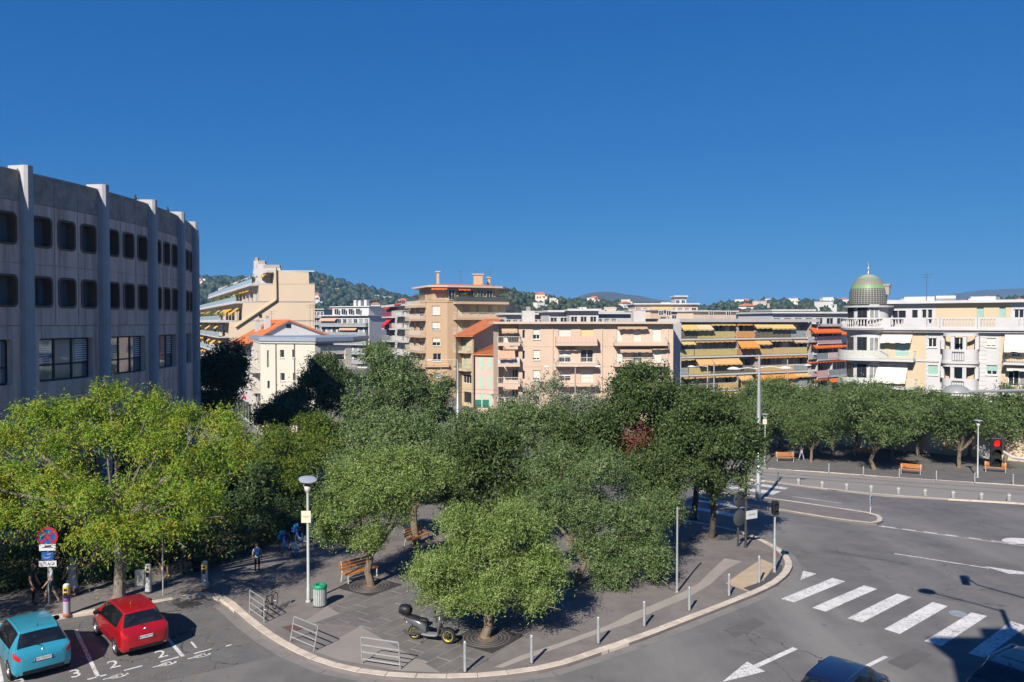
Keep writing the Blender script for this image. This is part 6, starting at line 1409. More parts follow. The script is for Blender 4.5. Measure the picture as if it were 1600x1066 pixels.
tree('locust_tree', 'big spreading yellow green locust tree above the red car', gp(185, 938), LP, 36.5, L_LOCUST, 98000, .15, .038, 20, r0=.24, bark=mat('grey bark', (.14, .115, .10), (.20, .17, .145), scale=6, rough=.95, bump=.6, bscale=16, stretch=(1, 1, .3)), fork=.5, clump=.27, flat=.40, droop=.6, per=120, shell=.6, lower=.12, spray=.5, outw=.6, sub=6, shoots=.25, slen=.8)
tree('locust_tree', 'second yellow green locust with flat leaf layers behind the lamp post', gy(470, 54), [(470, 690, 0, 60, 16), (430, 680, 0, 40, 16), (500, 672, .8, 40, 18), (450, 715, -.8, 50, 15), (500, 712, -.5, 42, 15), (430, 750, -1.2, 44, 15), (485, 655, 1, 34, 12), (400, 710, 0, 40, 20), (520, 690, 0, 26, 16), (475, 745, -1.4, 36, 12)], 53, L_SUMAC, 42000, .2, .075, 21, r0=.2, fork=.6, clump=.38, flat=.45, droop=.5, spray=.3, shell=.35, lower=.1, bark=M_BARKD, sub=4)
tree('evergreen_tree', 'dark shady tree between the yellow locusts', gy(375, 47), [(370, 760, 0, 50, 38), (330, 740, 0, 40, 36), (400, 790, -.5, 38, 28), (350, 805, -.8, 46, 26), (300, 800, 0, 40, 30)], 46.5, L_DARK, 36000, .19, .09, 22, r0=.2, bark=M_BARKD, **OK_)
tree('evergreen_tree', 'dark shrubby tree against the concrete building wall', gy(120, 46), [(120, 800, 0, 60, 34), (40, 820, 0, 60, 30), (210, 800, 0, 50, 34), (260, 750, .5, 40, 34)], 43.5, L_DARK, 26000, .2, .09, 23, r0=.18, bark=M_BARKD, **OK_)
xl, yl = -25.5, 28.8  # unseen tree out of frame, added for its shade on the left pavement
rl = thing('locust_tree', 'unseen locust tree added beyond the left edge to shade the pavement', 'tree', (xl, yl, KZ)); lb = [(math.cos(a) * 2.6, math.sin(a) * 2.6, 5.0 + .9 * math.sin(3 * a), 2.1, 2.1, .8) for a in [i * .79 for i in range(8)]] + [(0, 0, 6.3, 2.4, 2.4, .9)]
V, Fq, C = leaves_np(lb, 26000, .2, .06, 77, clump=.3, flat=.45, droop=.5, shell=.35, sub=5); link('crown', np_mesh('crown', V, Fq, L_LOCUST), rl); limbs((0, 0, 0), [l[:3] for l in lb], .2, 77, .5).build('trunk', M_BARK, rl, smooth=True)
# -- hedges
def hedge(label, line, h, wd, n, seed, mt=L_DARK, L=.13):
    pts = [Vector(gp(*p)) for p in line]; root = thing('hedge', label, 'hedge', tuple(pts[0])); lobes = []; rr = random.Random(seed)
    for a, b in zip(pts, pts[1:]):
        k = max(1, int((b - a).length / .8))
        for i in range(k): p = a.lerp(b, (i + .5) / k) - pts[0]; lobes.append((p.x, p.y, p.z + h * .5, .75, wd, h * .56 * rr.uniform(.9, 1.12)))
    V, Fq, C = leaves_np(lobes, n, L, L * .5, seed, clump=.22, shell=.85, per=70, lower=.8, sub=0); link('foliage', np_mesh('foliage', V, Fq, mt), root)
    m = MB()
    for l in lobes: m.tube([(l[0], l[1], -.1), (l[0] + rr.uniform(-.15, .15), l[1], h * .8)], [.04, .02], 5)
    m.build('stems', M_BARKD, root)
hedge('dark clipped hedge behind the people on the left pavement', [(-120, 946), (0, 928), (130, 916), (250, 900), (330, 886)], 2.0, .75, 24000, 40, L=.16)
hedge('dark hedge behind the blue hire bicycles', [(345, 884), (395, 868), (430, 848), (470, 834), (560, 806)], 1.7, .7, 16000, 41, L=.16)
hedge('leafy green shrub border left of the lamp post', [(385, 832), (430, 815), (480, 800)], 2.4, 1.0, 16000, 42, L_OAK, .18)
hedge('low border of shrubs deep in the square', [(560, 800), (640, 790), (760, 782), (860, 786)], 1.2, .8, 16000, 43, L_OAK, .16)
tag(sheet('planting_bed', pxpoly([(-150, 925), (130, 905), (250, 890), (330, 877), (395, 860), (430, 840), (560, 800), (560, 760), (420, 770), (0, 800), (-200, 840)]), KZ + .03, M_SOIL), kind='structure')
# -- the row of olives on the far square: four crowns shared by all
far_src = []
for i, sd in enumerate((51, 52, 53, 54)):
    root = thing('olive_tree', 'x', 'tree'); rr = random.Random(sd); lobes = []
    for k in range(8): a = k * .8 + rr.random(); q = rr.uniform(.8, 2.3); lobes.append((math.cos(a) * q, math.sin(a) * q, 3.2 + rr.uniform(-1.1, 1.5), rr.uniform(1.2, 1.8), rr.uniform(1.2, 1.8), rr.uniform(1.0, 1.5)))
    lobes.append((0, 0, 4.5, 1.9, 1.9, 1.5))
    V, Fq, C = leaves_np(lobes, 26000, .24, .075, sd, clump=.3, shoots=.3, slen=.8)
    link('crown', np_mesh('crown', V, Fq, L_FAR), root); limbs((0, 0, 0), [l[:3] for l in lobes], .16, sd, .38, twist=.3).build('trunk', M_BARK, root, smooth=True); far_src.append(root)
FO = [(1366, 736, 1.12, 'olive tree with a pale slanting trunk beside the middle far bench'), (1498, 733, 1.05, 'olive tree with a forked trunk left of the far lamp post'), (1301, 713, 1.0, 'olive tree behind the walking person on the far square'), (1268, 724, .85, 'low olive tree with a thin trunk near the walking person'), (1218, 702, 1.08, 'olive tree with a dark leaning trunk behind the leftmost far bench'),
      (1391, 719, 1.1, 'olive tree behind the middle far bench, second row'), (1436, 716, 1.05, 'olive tree in the second row right of the middle far bench'), (1516, 716, 1.1, 'olive tree in the second row behind the far lamp post'), (1570, 722, 1.15, 'olive tree behind the rightmost far bench'), (1612, 716, 1.1, 'olive tree cut by the right edge of the picture'), (1340, 702, 1.15, 'olive tree in the back row in front of the turret'), (1255, 696, 1.1, 'olive tree in the back row in front of the pink block'), (1186, 692, 1.1, 'olive tree behind the steel mast'), (1470, 702, 1.1, 'olive tree in the back row under the bow windows'), (1550, 700, 1.1, 'olive tree in the back row under the right balconies'), (1190, 712, .95, 'olive tree left of the far pavement lamp')]
for i, (px, py, s, lab) in enumerate(FO):
    src = far_src[i % 4]; o = src if i < 4 else dup(src)
    o.location = gp(px, py, .13); o.rotation_euler = (0, 0, i * 1.3); o.scale = (s * 1.15, s * 1.15, s * 1.12); tag(o, lab, 'tree', 'olive trees on the far square')
# ================================================================== STREET FURNITURE
M_WOODB = mat('varnished bench wood', (.36, .13, .028), (.46, .18, .045), scale=6, rough=.5, stretch=(1, 1, 6))
M_PALE = mat('pale concrete steel', (.46, .46, .44), rough=.6)
M_SIGNW = mat('sign white', (.50, .50, .50), rough=.4)
M_SIGNB = mat('sign blue', (.016, .07, .26), rough=.4)
M_SIGNR = mat('sign red', (.36, .012, .018), rough=.4)
M_CREAMP = mat('cream plate', (.62, .52, .38), rough=.6)
M_RUBBER = mat('tyre rubber', (.018, .018, .018), rough=.85)
M_CHROME = mat('bright metal', (.62, .62, .64), rough=.25, metal=.9)
def face_to(a, b): return math.atan2(b[1] - a[1], b[0] - a[0])
def V3(*a): return Vector(a)
# ---- bollards
bol = MB().lathe([(.055, 0), (.055, .90), (.062, .90), (.062, .945), (.055, .95), (.055, .985), (.045, 1.0), (0, 1.005)], 14)
bol_m = bol.mesh('post', M_GALV, smooth=True); cap_m = MB().lathe([(.075, .0), (.075, .02), (.056, .022)], 14).mesh('base_ring', M_IRON)
for i, (px, py, h, lab) in enumerate(((726.6, 1055.7, 1.06, 'grey steel bollard in front of the front wheel of the scooter'), (830.7, 1042, 1.0, 'grey steel bollard right of the nearest olive tree'), (934.8, 1011, 1.0, 'grey steel bollard below the wide olive tree'), (1006.6, 984, 1.0, 'third grey bollard counted from the crossing ramp'), (1077, 959, 1.0, 'second grey bollard before the crossing ramp'), (1139, 936, .98, 'grey bollard at the lower edge of the ochre ramp'), (1186, 915, 1.25, 'taller grey bollard in the middle of the ochre ramp'))):
    o = thing('bollard', lab, 'bollard', gp(px, py), 0, 'bollards along the kerb of the square'); o.scale = (1, 1, h); link('post', bol_m, o); link('base_ring', cap_m, o)
for i, (px, py) in enumerate(((1216, 754), (1295, 741), (1349, 746), (1405, 750), (1463, 753.5), (1523, 757), (1583, 759.5))):
    o = thing('bollard', ['slim grey bollard standing alone on the busway end', 'slim grey bollard left of the pale olive trunk', 'slim grey bollard under the pale olive trunk', 'slim grey bollard at the left end of the middle far bench', 'slim grey bollard between the middle bench and the far lamp', 'slim grey bollard at the foot of the far lamp', 'slim grey bollard below the rightmost far bench'][i], 'bollard', gp(px, py, .13 if i else .1), 0, 'bollards along the far pavement'); o.scale = (1, 1, .88); link('post', bol_m, o); link('base_ring', cap_m, o)
st_m = MB().lathe([(.14, 0), (.14, .52), (.12, .56), (0, .57)], 14).mesh('post', mat('short post grey', (.22, .24, .225), rough=.6), smooth=True); st_t = MB().lathe([(.145, .40), (.145, .46)], 14).mesh('band', M_PALE)
for i, (x, y) in enumerate(((318, 580), (453, 595), (592, 608), (731, 620), (886, 632), (1038, 643), (1197, 655), (1358, 665), (1515, 672))):
    px, py = z12(x, y); o = thing('short_post', f'stubby grey post on the busway edge, {["first", "second", "third", "fourth", "fifth", "sixth", "seventh", "eighth", "ninth"][i]} from the steel mast', 'bollard', gp(px, py, .10), 0, 'stubby posts along the busway'); link('post', st_m, o); link('band', st_t, o)
# ---- lamp posts with disc reflectors
def disc_lamp(label, px, py, top_py, r=.058, disc=.55, plate=None, tilt=.12):
    b = gp(px, py); h = W(px, top_py, b[1]).z - b[2]
    o = thing('lamp_post', label, 'lamp post', b); m = MB(); m.lathe([(r * 1.9, 0), (r * 1.9, .05), (r * 1.25, .08), (r * 1.25, .6), (r, .62), (r * .9, h - .55)], 14); m.build('pole', M_GREYP, o, smooth=True)
    m = MB(); m.lathe([(r * 1.0, h - .55), (.12, h - .48), (.15, h - .36), (.12, h - .3), (0, h - .28)], 14); m.build('lantern', M_PALE, o, smooth=True)
    m = MB()
    for s in (-1, 1): m.tube([(s * .1, 0, h - .42), (s * .2, 0, h - .2), (s * .24, 0, h - .04)], .014, 5)
    m.build('fork', M_PALE, o)
    m = MB(); m.lathe([(0, .035), (disc * .6, .03), (disc, .0), (disc * .98, -.03), (disc * .5, -.02), (0, -.015)], 28); m.build('reflector', mat('reflector disc', (.40, .42, .46), rough=.4, metal=.3), o, Matrix.Translation((0, 0, h)) @ Matrix.Rotation(tilt, 4, 'X') @ Matrix.Rotation(tilt * .6, 4, 'Y'), smooth=True)
    if plate:
        zz = W(px, plate, b[1]).z - b[2]; MB().box(-.26, .14, -.09, -.07, zz - .25, zz + .25).build('plate', M_CREAMP, o)
        tm = text_mesh('STATIONNEMENT\nINTERDIT', .05, M_DFRAME); link('lettering', tm, o, Matrix.Translation((-.06, -.092, zz)) @ Matrix.Rotation(math.pi / 2, 4, 'X'))
    return o
disc_lamp('grey lamp post with a tilted disc reflector standing beside the green bin', 482, 945, 749, r=.062, disc=.38, plate=807, tilt=.2)
disc_lamp('slim lamp post with flat disc top in front of the far olives', 1527.4, 748.5, 657, r=.06, disc=.36, tilt=.02)
disc_lamp('slim lamp post with a cream plate left of the leftmost far bench', 1195, 729, 647, r=.05, disc=.36, plate=659, tilt=.02)
disc_lamp('disc lamp hidden among the crowns of the square', 590, 812, 697, r=.06, disc=.38, tilt=.05)
# ---- litter bin
b = gp(500, 951); o = thing('litter_bin', 'grey slatted litter bin with a green lid beside the lamp post', 'bin', b)
m = MB(); m.lathe([(.0, 0), (.27, 0), (.27, .05), (.25, .06)], 22); m.build('base', M_IRON, o)
slat = MB().box(-.035, .035, -.012, .012, .06, .78).mesh('slat', mat('bin slat', (.30, .32, .30), (.36, .38, .36), scale=6, rough=.6))
for k in range(20): t = 2 * math.pi * k / 20; link('slat', slat, o, Matrix.Translation((.265 * math.cos(t), .265 * math.sin(t), 0)) @ Matrix.Rotation(t + math.pi / 2, 4, 'Z'))
m = MB(); m.lathe([(.25, .06), (.25, .76)], 20); m.build('liner', M_BLACK, o)
m = MB(); m.lathe([(.285, .76), (.30, .78), (.30, .86), (.27, .90), (.16, .91), (.15, .86), (.14, .80)], 24); m.build('lid', mat('green lid', (.012, .20, .10), (.015, .25, .13), scale=5, rough=.45), o, smooth=True)
# ---- tubular barriers
def barrier(label, b0, b1, t0, t1):
    A, B = Vector(gp(*b0)), Vector(gp(*b1)); o = thing('barrier', label, 'barrier', tuple(A)); d = B - A; h0 = W(t0[0], t0[1], A.y).z - A.z; h1 = W(t1[0], t1[1], B.y).z - B.z; h = max(.95, min(1.15, (h0 + h1) / 2))
    ta = Vector(((W(t0[0], t0[1], A.y) - A).x, 0, h)); tb = Vector(((W(t1[0], t1[1], B.y) - B).x, 0, h)) + d
    ln = (ta.x + (tb - d).x) / 2; ta.x = ln; tb = Vector((d.x + ln, d.y, d.z + h))
    for p, q in ((Vector((0, 0, -.02)), ta), (d + Vector((0, 0, -.02)), tb)):
        m = MB(); m.tube([p, q], .022, 8); m.build('upright', M_GALV, o, smooth=True)
    for k in (1.0, .72, .46, .2):
        m = MB(); p, q = ta * k, d + (tb - d) * k; e = (q - p).normalized(); n = Vector((-e.y, e.x, 0)) * .008; u = Vector((0, 0, .022))
        p, q = p + e * .02, q - e * .02
        m.add([p - n - u, q - n - u, q + n - u, p + n - u, p - n + u, q - n + u, q + n + u, p + n + u], [(3, 2, 1, 0), (4, 5, 6, 7), (0, 1, 5, 4), (1, 2, 6, 5), (2, 3, 7, 6), (3, 0, 4, 7)]); m.build('rail', M_GALV, o)
barrier('grey four rail barrier with a bicycle leaning behind it', z8(146, 765), z8(212, 812), z8(142, 668), z8(216, 700))
barrier('leaning grey four rail barrier beside the brown cover', z8(330, 897), z8(437, 945), z8(356, 778), z8(450, 822))
barrier('grey four rail barrier on the pale wedge near the scooter', z8(660, 1000), z8(832, 1027), z8(650, 880), z8(826, 897))
# ---- benches
def make_bench(L=1.85):
    o = thing('bench', 'x', 'bench')
    for k in range(4): MB().box(-L / 2, L / 2, -.42 + k * .115, -.42 + k * .115 + .095, .42, .455).build('seat_slat', M_WOODB, o, bevel=.006)
    for k in range(3):
        y, z = .10 + k * .035, .54 + k * .125; MB().box(-L / 2, L / 2, y - .018, y + .018, z, z + .105).build('back_slat', M_WOODB, o, bevel=.006)
    for s in (-1, 1):
        x = s * (L / 2 - .12); m = MB()
        m.tube([(x, -.40, 0), (x, -.38, .2), (x, -.40, .415)], .028, 6); m.tube([(x, -.40, .40), (x, .06, .40)], .028, 6); m.tube([(x, .16, 0), (x, .08, .40), (x, .18, .93)], .03, 6)
        m.build('side_frame', M_PALE, o)
    return o
bench0 = make_bench(); nb = [0]
def bench(A, B, label, flip=False, grp='slatted wooden benches', dz=KZ):
    a, b = Vector(gp(*A, dz)), Vector(gp(*B, dz)); c = (a + b) / 2; rz = math.atan2((b - a).y, (b - a).x) + (math.pi if flip else 0)
    o = bench0 if nb[0] == 0 else dup(bench0); nb[0] += 1
    o.location = c; o.rotation_euler = (0, 0, rz); tag(o, label, 'bench', grp)
bench((529, 916), (588, 900), 'wooden bench under the olive tree next to the green bin')
bench((628, 860), (668, 846), 'bright orange wooden bench half hidden between two olive trees')
bench((804, 974), (862, 956), 'wooden bench in deep shade right of the nearest olive trunk')
bench((1209, 722), (1244, 723), 'leftmost wooden bench on the far pavement, in the sun', dz=.13)
bench((1335, 714), (1362, 716), 'wooden bench in the shade behind the pale olive trunk', dz=.13)
bench((1402, 741), (1445, 744), 'sunlit wooden bench in the middle of the far pavement', dz=.13)
bench((1533, 738), (1578, 741), 'wooden bench behind the traffic light on the far pavement', dz=.13)
# ---- tree gratings
def grating(px, py, label, s=1.0, rz=.96):
    o = thing('tree_grating', label, 'grating', gp(px, py, KZ + .02), rz)
    for sx in (-1, 1): MB().box(-s if sx < 0 else .01, -.01 if sx < 0 else s, -s, s, 0, .012).build('plate', M_IRON, o)
    for k in range(4):
        r = .42 + k * .15; m = MB(); m.lathe([(r - .03, .012), (r - .025, .028), (r + .025, .028), (r + .03, .012)], 32); m.build('ring', mat('worn iron', (.10, .092, .085), (.14, .13, .12), scale=9, rough=.6, metal=.2), o)
    m = MB(); m.lathe([(0, .04), (.30, .03), (.36, .013)], 20); m.build('soil', M_SOIL, o)
grating(760, 1003, 'dark cast iron tree grating round the nearest olive trunk'); grating(578, 921, 'dark cast iron tree grating under the bench olive'); grating(1112, 845, 'cast iron tree grating in the shade at the crossing corner')
# ---- fallen leaves on the parking bays
rr = np.random.default_rng(5); n = 260; pts = np.array([G(*(rr.uniform(120, 420), rr.uniform(950, 1064)))[:] for _ in range(n)]); a = rr.uniform(0, 6.3, n); L_ = rr.uniform(.03, .07, n); D = np.c_[np.cos(a), np.sin(a), 0 * a] * L_[:, None]; S = np.c_[-np.sin(a), np.cos(a), 0 * a] * (L_ * .35)[:, None]; up = np.c_[0 * a, 0 * a, 0 * a + .016]
V = np.stack([pts - D + up, pts + S + up * 1.4, pts + D + up, pts - S + up * 1.2], 1).reshape(-1, 3); tag(link('fallen_leaves', np_mesh('fallen_leaves', V, np.arange(4 * n).reshape(-1, 4), leafmat('fallen leaf', [(.25, .16, .03), (.34, .24, .05), (.30, .13, .04)], transl=0))), 'yellow fallen leaves scattered on the parking bays', 'leaves', kind='stuff')
# ---- road signs on the left
def no_stop(m_parent, z, r, y=-.05):
    for nm, r0, r1, mt, yy in (('sign_rim', r * .80, r, M_SIGNR, y - .004), ('sign_face', 0, r * .80, M_SIGNB, y - .004)):
        m = MB(); m.lathe([(r0, 0), (r1, 0)], 32) if r0 else m.lathe([(0.0001, 0), (r1, 0)], 32); m.build(nm, mt, m_parent, Matrix.Translation((0, yy, z)) @ Matrix.Rotation(math.pi / 2, 4, 'X'))
    m = MB(); m.lathe([(0, -.012), (r, -.012), (r, 0), (r * .99, 0)], 32); m.build('sign_back', M_GALV, m_parent, Matrix.Translation((0, y, z)) @ Matrix.Rotation(math.pi / 2, 4, 'X'))
    for s in (-1, 1): MB().box(-r * .8, r * .8, -.002, .0, -r * .09, r * .09).build('sign_bar', M_SIGNR, m_parent, Matrix.Translation((0, y - (.0065 if s > 0 else .009), z)) @ Matrix.Rotation(s * math.pi / 4, 4, 'Y'))
o = thing('road_sign', 'no stopping sign with blue and white plates behind the blue car', 'sign', gp(76.4, 948), .12); b = o.location
zz = lambda py: W(76, py, b.y).z - b.z
m = MB(); m.tube([(0, 0, 0), (0, 0, zz(822))], .03, 8); m.build('pole', M_GALV, o, smooth=True); no_stop(o, zz(838.5), .42)
MB().box(-.33, .33, -.06, -.045, zz(860), zz(850)).build('plate', M_SIGNW, o); MB().box(-.24, .24, -.06, -.045, zz(875), zz(862)).build('plate', M_SIGNB, o); MB().box(-.35, .35, -.06, -.045, zz(885), zz(876)).build('plate', M_SIGNW, o)
link('lettering', text_mesh('1 PLACE', .16, M_DFRAME), o, Matrix.Translation((0, -.063, zz(880.5))) @ Matrix.Rotation(math.pi / 2, 4, 'X'))
m = MB(); m.tube([(-.22, 0, 0), (.22, 0, 0)], .03, 4); m.tube([(-.12, 0, .05), (.16, 0, .06)], .04, 6); m.build('pictogram', M_DFRAME, o, Matrix.Translation((0, -.058, zz(855))) @ Matrix.Diagonal((1, .15, 1, 1)))
m = MB(); m.tube([(-.14, 0, -.06), (-.04, 0, -.10), (.1, 0, -.04)], .018, 4); m.tube([(-.02, 0, .06), (.12, 0, .08)], .02, 4); m.build('pictogram', M_SIGNW, o, Matrix.Translation((0, -.058, zz(868))) @ Matrix.Diagonal((1, .2, 1, 1)))
o = thing('road_sign', 'no stopping sign half hidden in the locust leaves', 'sign', gp(254.8, 935), .5); b = o.location
zz = lambda py: W(255, py, b.y).z - b.z
m = MB(); m.tube([(0, 0, 0), (0, 0, zz(806))], .03, 8); m.build('pole', M_GALV, o, smooth=True); no_stop(o, zz(819), .36)
# ---- charging posts wrapped in bright stickers
def charger(label, px, py, cols, lean=0):
    o = thing('charging_post', label, 'charging post', gp(px, py), .1); H = 1.28
    m = MB(); m.lathe([(.16, 0), (.16, .06), (.13, .08)], 16); m.build('base', mat('orange ground plate', (.42, .10, .03), rough=.7) if cols[3] else M_IRON, o)
    z0 = .08
    for i, (c, h) in enumerate(zip(cols[:3], (.5, .28, .34))):
        m = MB(); m.lathe([(.125, z0), (.135, z0 + .01), (.135, z0 + h - .01), (.125, z0 + h)], 18); m.build('sleeve', mat('sleeve %.2f %.2f %.2f' % c, c, tuple(v * .7 + .08 for v in c), scale=9, rough=.4), o, smooth=True); z0 += h
    m = MB(); m.lathe([(.125, z0), (.12, z0 + .05), (.07, z0 + .09), (0, z0 + .10)], 18); m.build('cap', M_SIGNW, o, smooth=True)
    MB().box(-.06, .06, -.15, -.125, .75, .95).build('socket', M_BLACK, o); MB().box(-.05, .05, -.145, -.13, 1.02, 1.12).build('display', M_GLASS, o)
    return o
charger('charging post with purple and yellow stickers behind the blue car', 104.6, 966, ((.35, .34, .40), (.16, .03, .18), (.60, .42, .05), 1))
o = charger('white charging post with an open grey panel beside the red car', 232, 931, ((.50, .50, .50), (.48, .48, .50), (.52, .46, .40), 0)); MB().box(-.55, -.16, -.05, .0, .35, 1.05).build('panel', M_GALV, o)
charger('charging post with yellow and grey bands at the end of the bays', 320, 926, ((.44, .45, .46), (.40, .42, .44), (.55, .36, .06), 1))
# ---- pedestrian signal, slim posts
o = thing('pedestrian_signal', 'black pedestrian signal on a grey post at the tip of the square', 'traffic light', gp(1210, 898)); b = o.location; h = W(1210, 790, b.y).z - b.z
m = MB(); m.lathe([(.09, 0), (.09, .05), (.07, .06), (.07, h * .5), (.05, h * .52), (.05, h - .1)], 12); m.build('pole', M_GALV, o, smooth=True)
m = MB(); m.box(-.14, .14, -.2, .1, h - .42, h - .1).box(-.14, .14, -.2, .1, h - .09, h + .22); m.build('housing', M_BLACK, o, bevel=.02)
for z_ in (h - .26, h + .07): m = MB(); m.lathe([(.1, 0), (.1, .12), (.09, .12), (.09, 0)], 14, a0=0, a1=math.pi); m.build('visor', M_BLACK, o, Matrix.Translation((0, -.2, z_)) @ Matrix.Rotation(math.pi / 2, 4, 'X'))
def slim(name, label, px, py, top, r=.05, mt=None):
    o = thing(name, label, 'post', gp(px, py)); b = o.location; h = W(px, top, b.y).z - b.z; m = MB(); m.lathe([(r * 1.6, 0), (r * 1.6, .05), (r, .06), (r, h * .45), (r * .85, h * .47), (r * .85, h), (0, h + .01)], 10); m.build('pole', mt or M_GALV, o, smooth=True); return o, h
slim('signal_post', 'slim grey post in front of the small evergreen tree', 1057.7, 930, 792)
o, h = slim('sign_post', 'dark post with two stacked mirror boxes by the crossing corner', 1153, 857, 770, mt=M_IRON)
for z_ in (h - .35, h - 1.35): m = MB(); m.lathe([(0, -.03), (.42, -.03), (.45, 0), (.42, .02), (0, .05)], 24); m.build('mirror', mat('mirror back', (.05, .055, .06), rough=.35), o, Matrix.Translation((.05, -.1, z_)) @ Matrix.Rotation(math.pi / 2, 4, 'X') @ Matrix.Rotation(.5, 4, 'Y'), smooth=True)
o, h = slim('sign_post', 'tall dark post with a white direction plate by the crossing corner', 1165, 859, 732, r=.07, mt=M_IRON)
MB().box(-.05, .75, -.1, -.07, h - 2.75, h - 2.3).build('plate', M_SIGNW, o, Matrix.Rotation(.5, 4, 'Z')); link('lettering', text_mesh('CANNES', .13, M_DFRAME), o, Matrix.Rotation(.5, 4, 'Z') @ Matrix.Translation((.35, -.103, h - 2.52)) @ Matrix.Rotation(math.pi / 2, 4, 'X'))
# ---- tall steel mast with twin lamps on the island
def cobra(o, h, dx, dy, drop=.0, L=None, mt=None):
    L = L or math.hypot(dx, dy); m = MB(); m.tube([(0, 0, h), (dx * .5, dy * .5, h + .1), (dx, dy, h + drop)], .045, 6); m.build('arm', mt or M_PALE, o)
    m = MB(); m.lathe([(.02, .16), (.2, .12), (.34, .02), (.36, -.03), (.3, -.06), (0, -.07)], 18); m.build('lamp_head', mt or M_PALE, o, Matrix.Translation((dx + .28 * dx / L, dy + .28 * dy / L, h + drop)) @ Matrix.Rotation(math.atan2(dy, dx), 4, 'Z') @ Matrix.Diagonal((1.35, .8, 1, 1)), smooth=True)
def mast(label, px, base, top, r0, r1, arms, mt=None, collar=None):
    o = thing('street_lamp', label, 'street lamp', base); h = W(px, top, base[1]).z - base[2]; m = MB(); m.lathe([(r0 * 1.5, 0), (r0 * 1.5, .06), (r0, .07), (r0 * .98, h * .33), (r0 * .8, h * .335), ((r0 + r1) / 2, h * .65), (r1, h), (0, h + .02)], 14); m.build('pole', mt or M_GALV, o, smooth=True)
    for py, dx, dy in arms: cobra(o, W(px, py, base[1]).z - base[2], dx, dy)
    return o
b = gp(1184.5, 786); mast('tall steel mast with two lamp arms on the traffic island', 1180, b, 557, .20, .085, [(577, -1.5, .3), (575, 1.6, -.2)])
for px, top, py, arms, lab in ((1106, 570, 640, [(573, -1.7, 0)], 'grey street lamp with one arm to the left before the balcony block'), (1116, 566, 640, [], 'plain grey mast beside the one armed street lamp'), (1231, 562, 640, [(571, 2.2, 0)], 'grey street lamp with one arm to the right before the balcony block'), (899, 575, 640, [(573, -3.2, 0), (573, 2.6, 0)], 'grey street lamp with two arms in front of the peach building')):
    mast(lab, px, gy(px, 98, 0), top, .12, .07, arms)
mast('thick grey mast beside the apricot tower street', 715, gy(715, 112, 0), 565, .2, .12, [(563, -3.6, 0)]); mast('thin street lamp in front of the apricot tower', 689, gy(689, 124, 0), 572, .08, .05, [(563, -1.5, 0)])
# ---- lamp and signal reaching in from the right
o = thing('street_lamp', 'big street lamp whose dome head reaches in from the right edge', 'street lamp', (14.6, 20.4, 0)); hd = W(1494, 612, 23.2); rel = hd - o.location
m = MB(); m.lathe([(.22, 0), (.22, .06), (.14, .08), (.1, rel.z + .4)], 14); m.build('pole', M_PALE, o, smooth=True)
e = Vector((rel.x, rel.y, 0)).normalized(); m = MB(); m.tube([(0, 0, rel.z + .25), tuple(e * 1.2 + V3(0, 0, rel.z + .2)), (rel.x - e.x * .35, rel.y - e.y * .35, rel.z + .02)], [.05, .045, .035], 8); m.build('arm', M_GALV, o, smooth=True)
m = MB(); m.lathe([(.02, .20), (.16, .185), (.28, .12), (.36, .02), (.37, -.02), (.32, -.03), (0, -.04)], 24); m.build('lamp_head', mat('lamp dome grey', (.22, .23, .23), rough=.4), o, Matrix.Translation(rel) , smooth=True)
sg = W(1556, 706, 27.85); o = thing('traffic_light', 'black traffic light showing red, hung from an arm at the right edge', 'traffic light', (19.6, 22.6, 0)); rel = sg - o.location
m = MB(); m.lathe([(.16, 0), (.16, .06), (.11, .08), (.09, rel.z + .6)], 12); m.build('pole', M_PALE, o, smooth=True)
m = MB(); m.tube([(0, 0, rel.z + .2), (rel.x * .5, rel.y * .5, rel.z - .05), (rel.x * .9, rel.y * .9, rel.z - .12), (rel.x + .25, rel.y + .05, rel.z + .03)], [.06, .05, .045, .045], 8); m.build('arm', M_PALE, o, smooth=True)
Ms = Matrix.Translation(rel) @ Matrix.Rotation(-.35, 4, 'Z')
m = MB(); m.box(-.17, .17, -.1, .14, -.52, .50); m.build('housing', M_BLACK, o, Ms, bevel=.03)
MB().box(-.36, .36, .15, .165, -.62, .60).build('backboard', M_BLACK, o, Ms) if False else None
for k, (z_, mt) in enumerate(((.32, mat('red signal lens', (.9, .012, .01), rough=.3, emit=.75)), (0, mat('dark amber lens', (.03, .02, .008), rough=.2)), (-.32, mat('dark green lens', (.006, .02, .014), rough=.2)))):
    m = MB(); m.lathe([(0, .03), (.08, .02), (.115, 0)], 18); m.build('lens', mt, o, Ms @ Matrix.Translation((0, -.102, z_)) @ Matrix.Rotation(math.pi / 2, 4, 'X'), smooth=True)
    m = MB(); m.lathe([(.13, 0), (.13, .2), (.12, .2), (.12, 0)], 16, a0=-.3, a1=math.pi + .3); m.build('visor', M_BLACK, o, Ms @ Matrix.Translation((0, -.1, z_)) @ Matrix.Rotation(math.pi / 2, 4, 'X'))
m = MB(); m.tube([(.22, .05, -.1), (.22, .05, .62)], .03, 6); m.tube([(0, .1, .5), (0, .1, .6), (.22, .05, .6)], .025, 6); m.build('bracket', M_IRON, o, Ms)
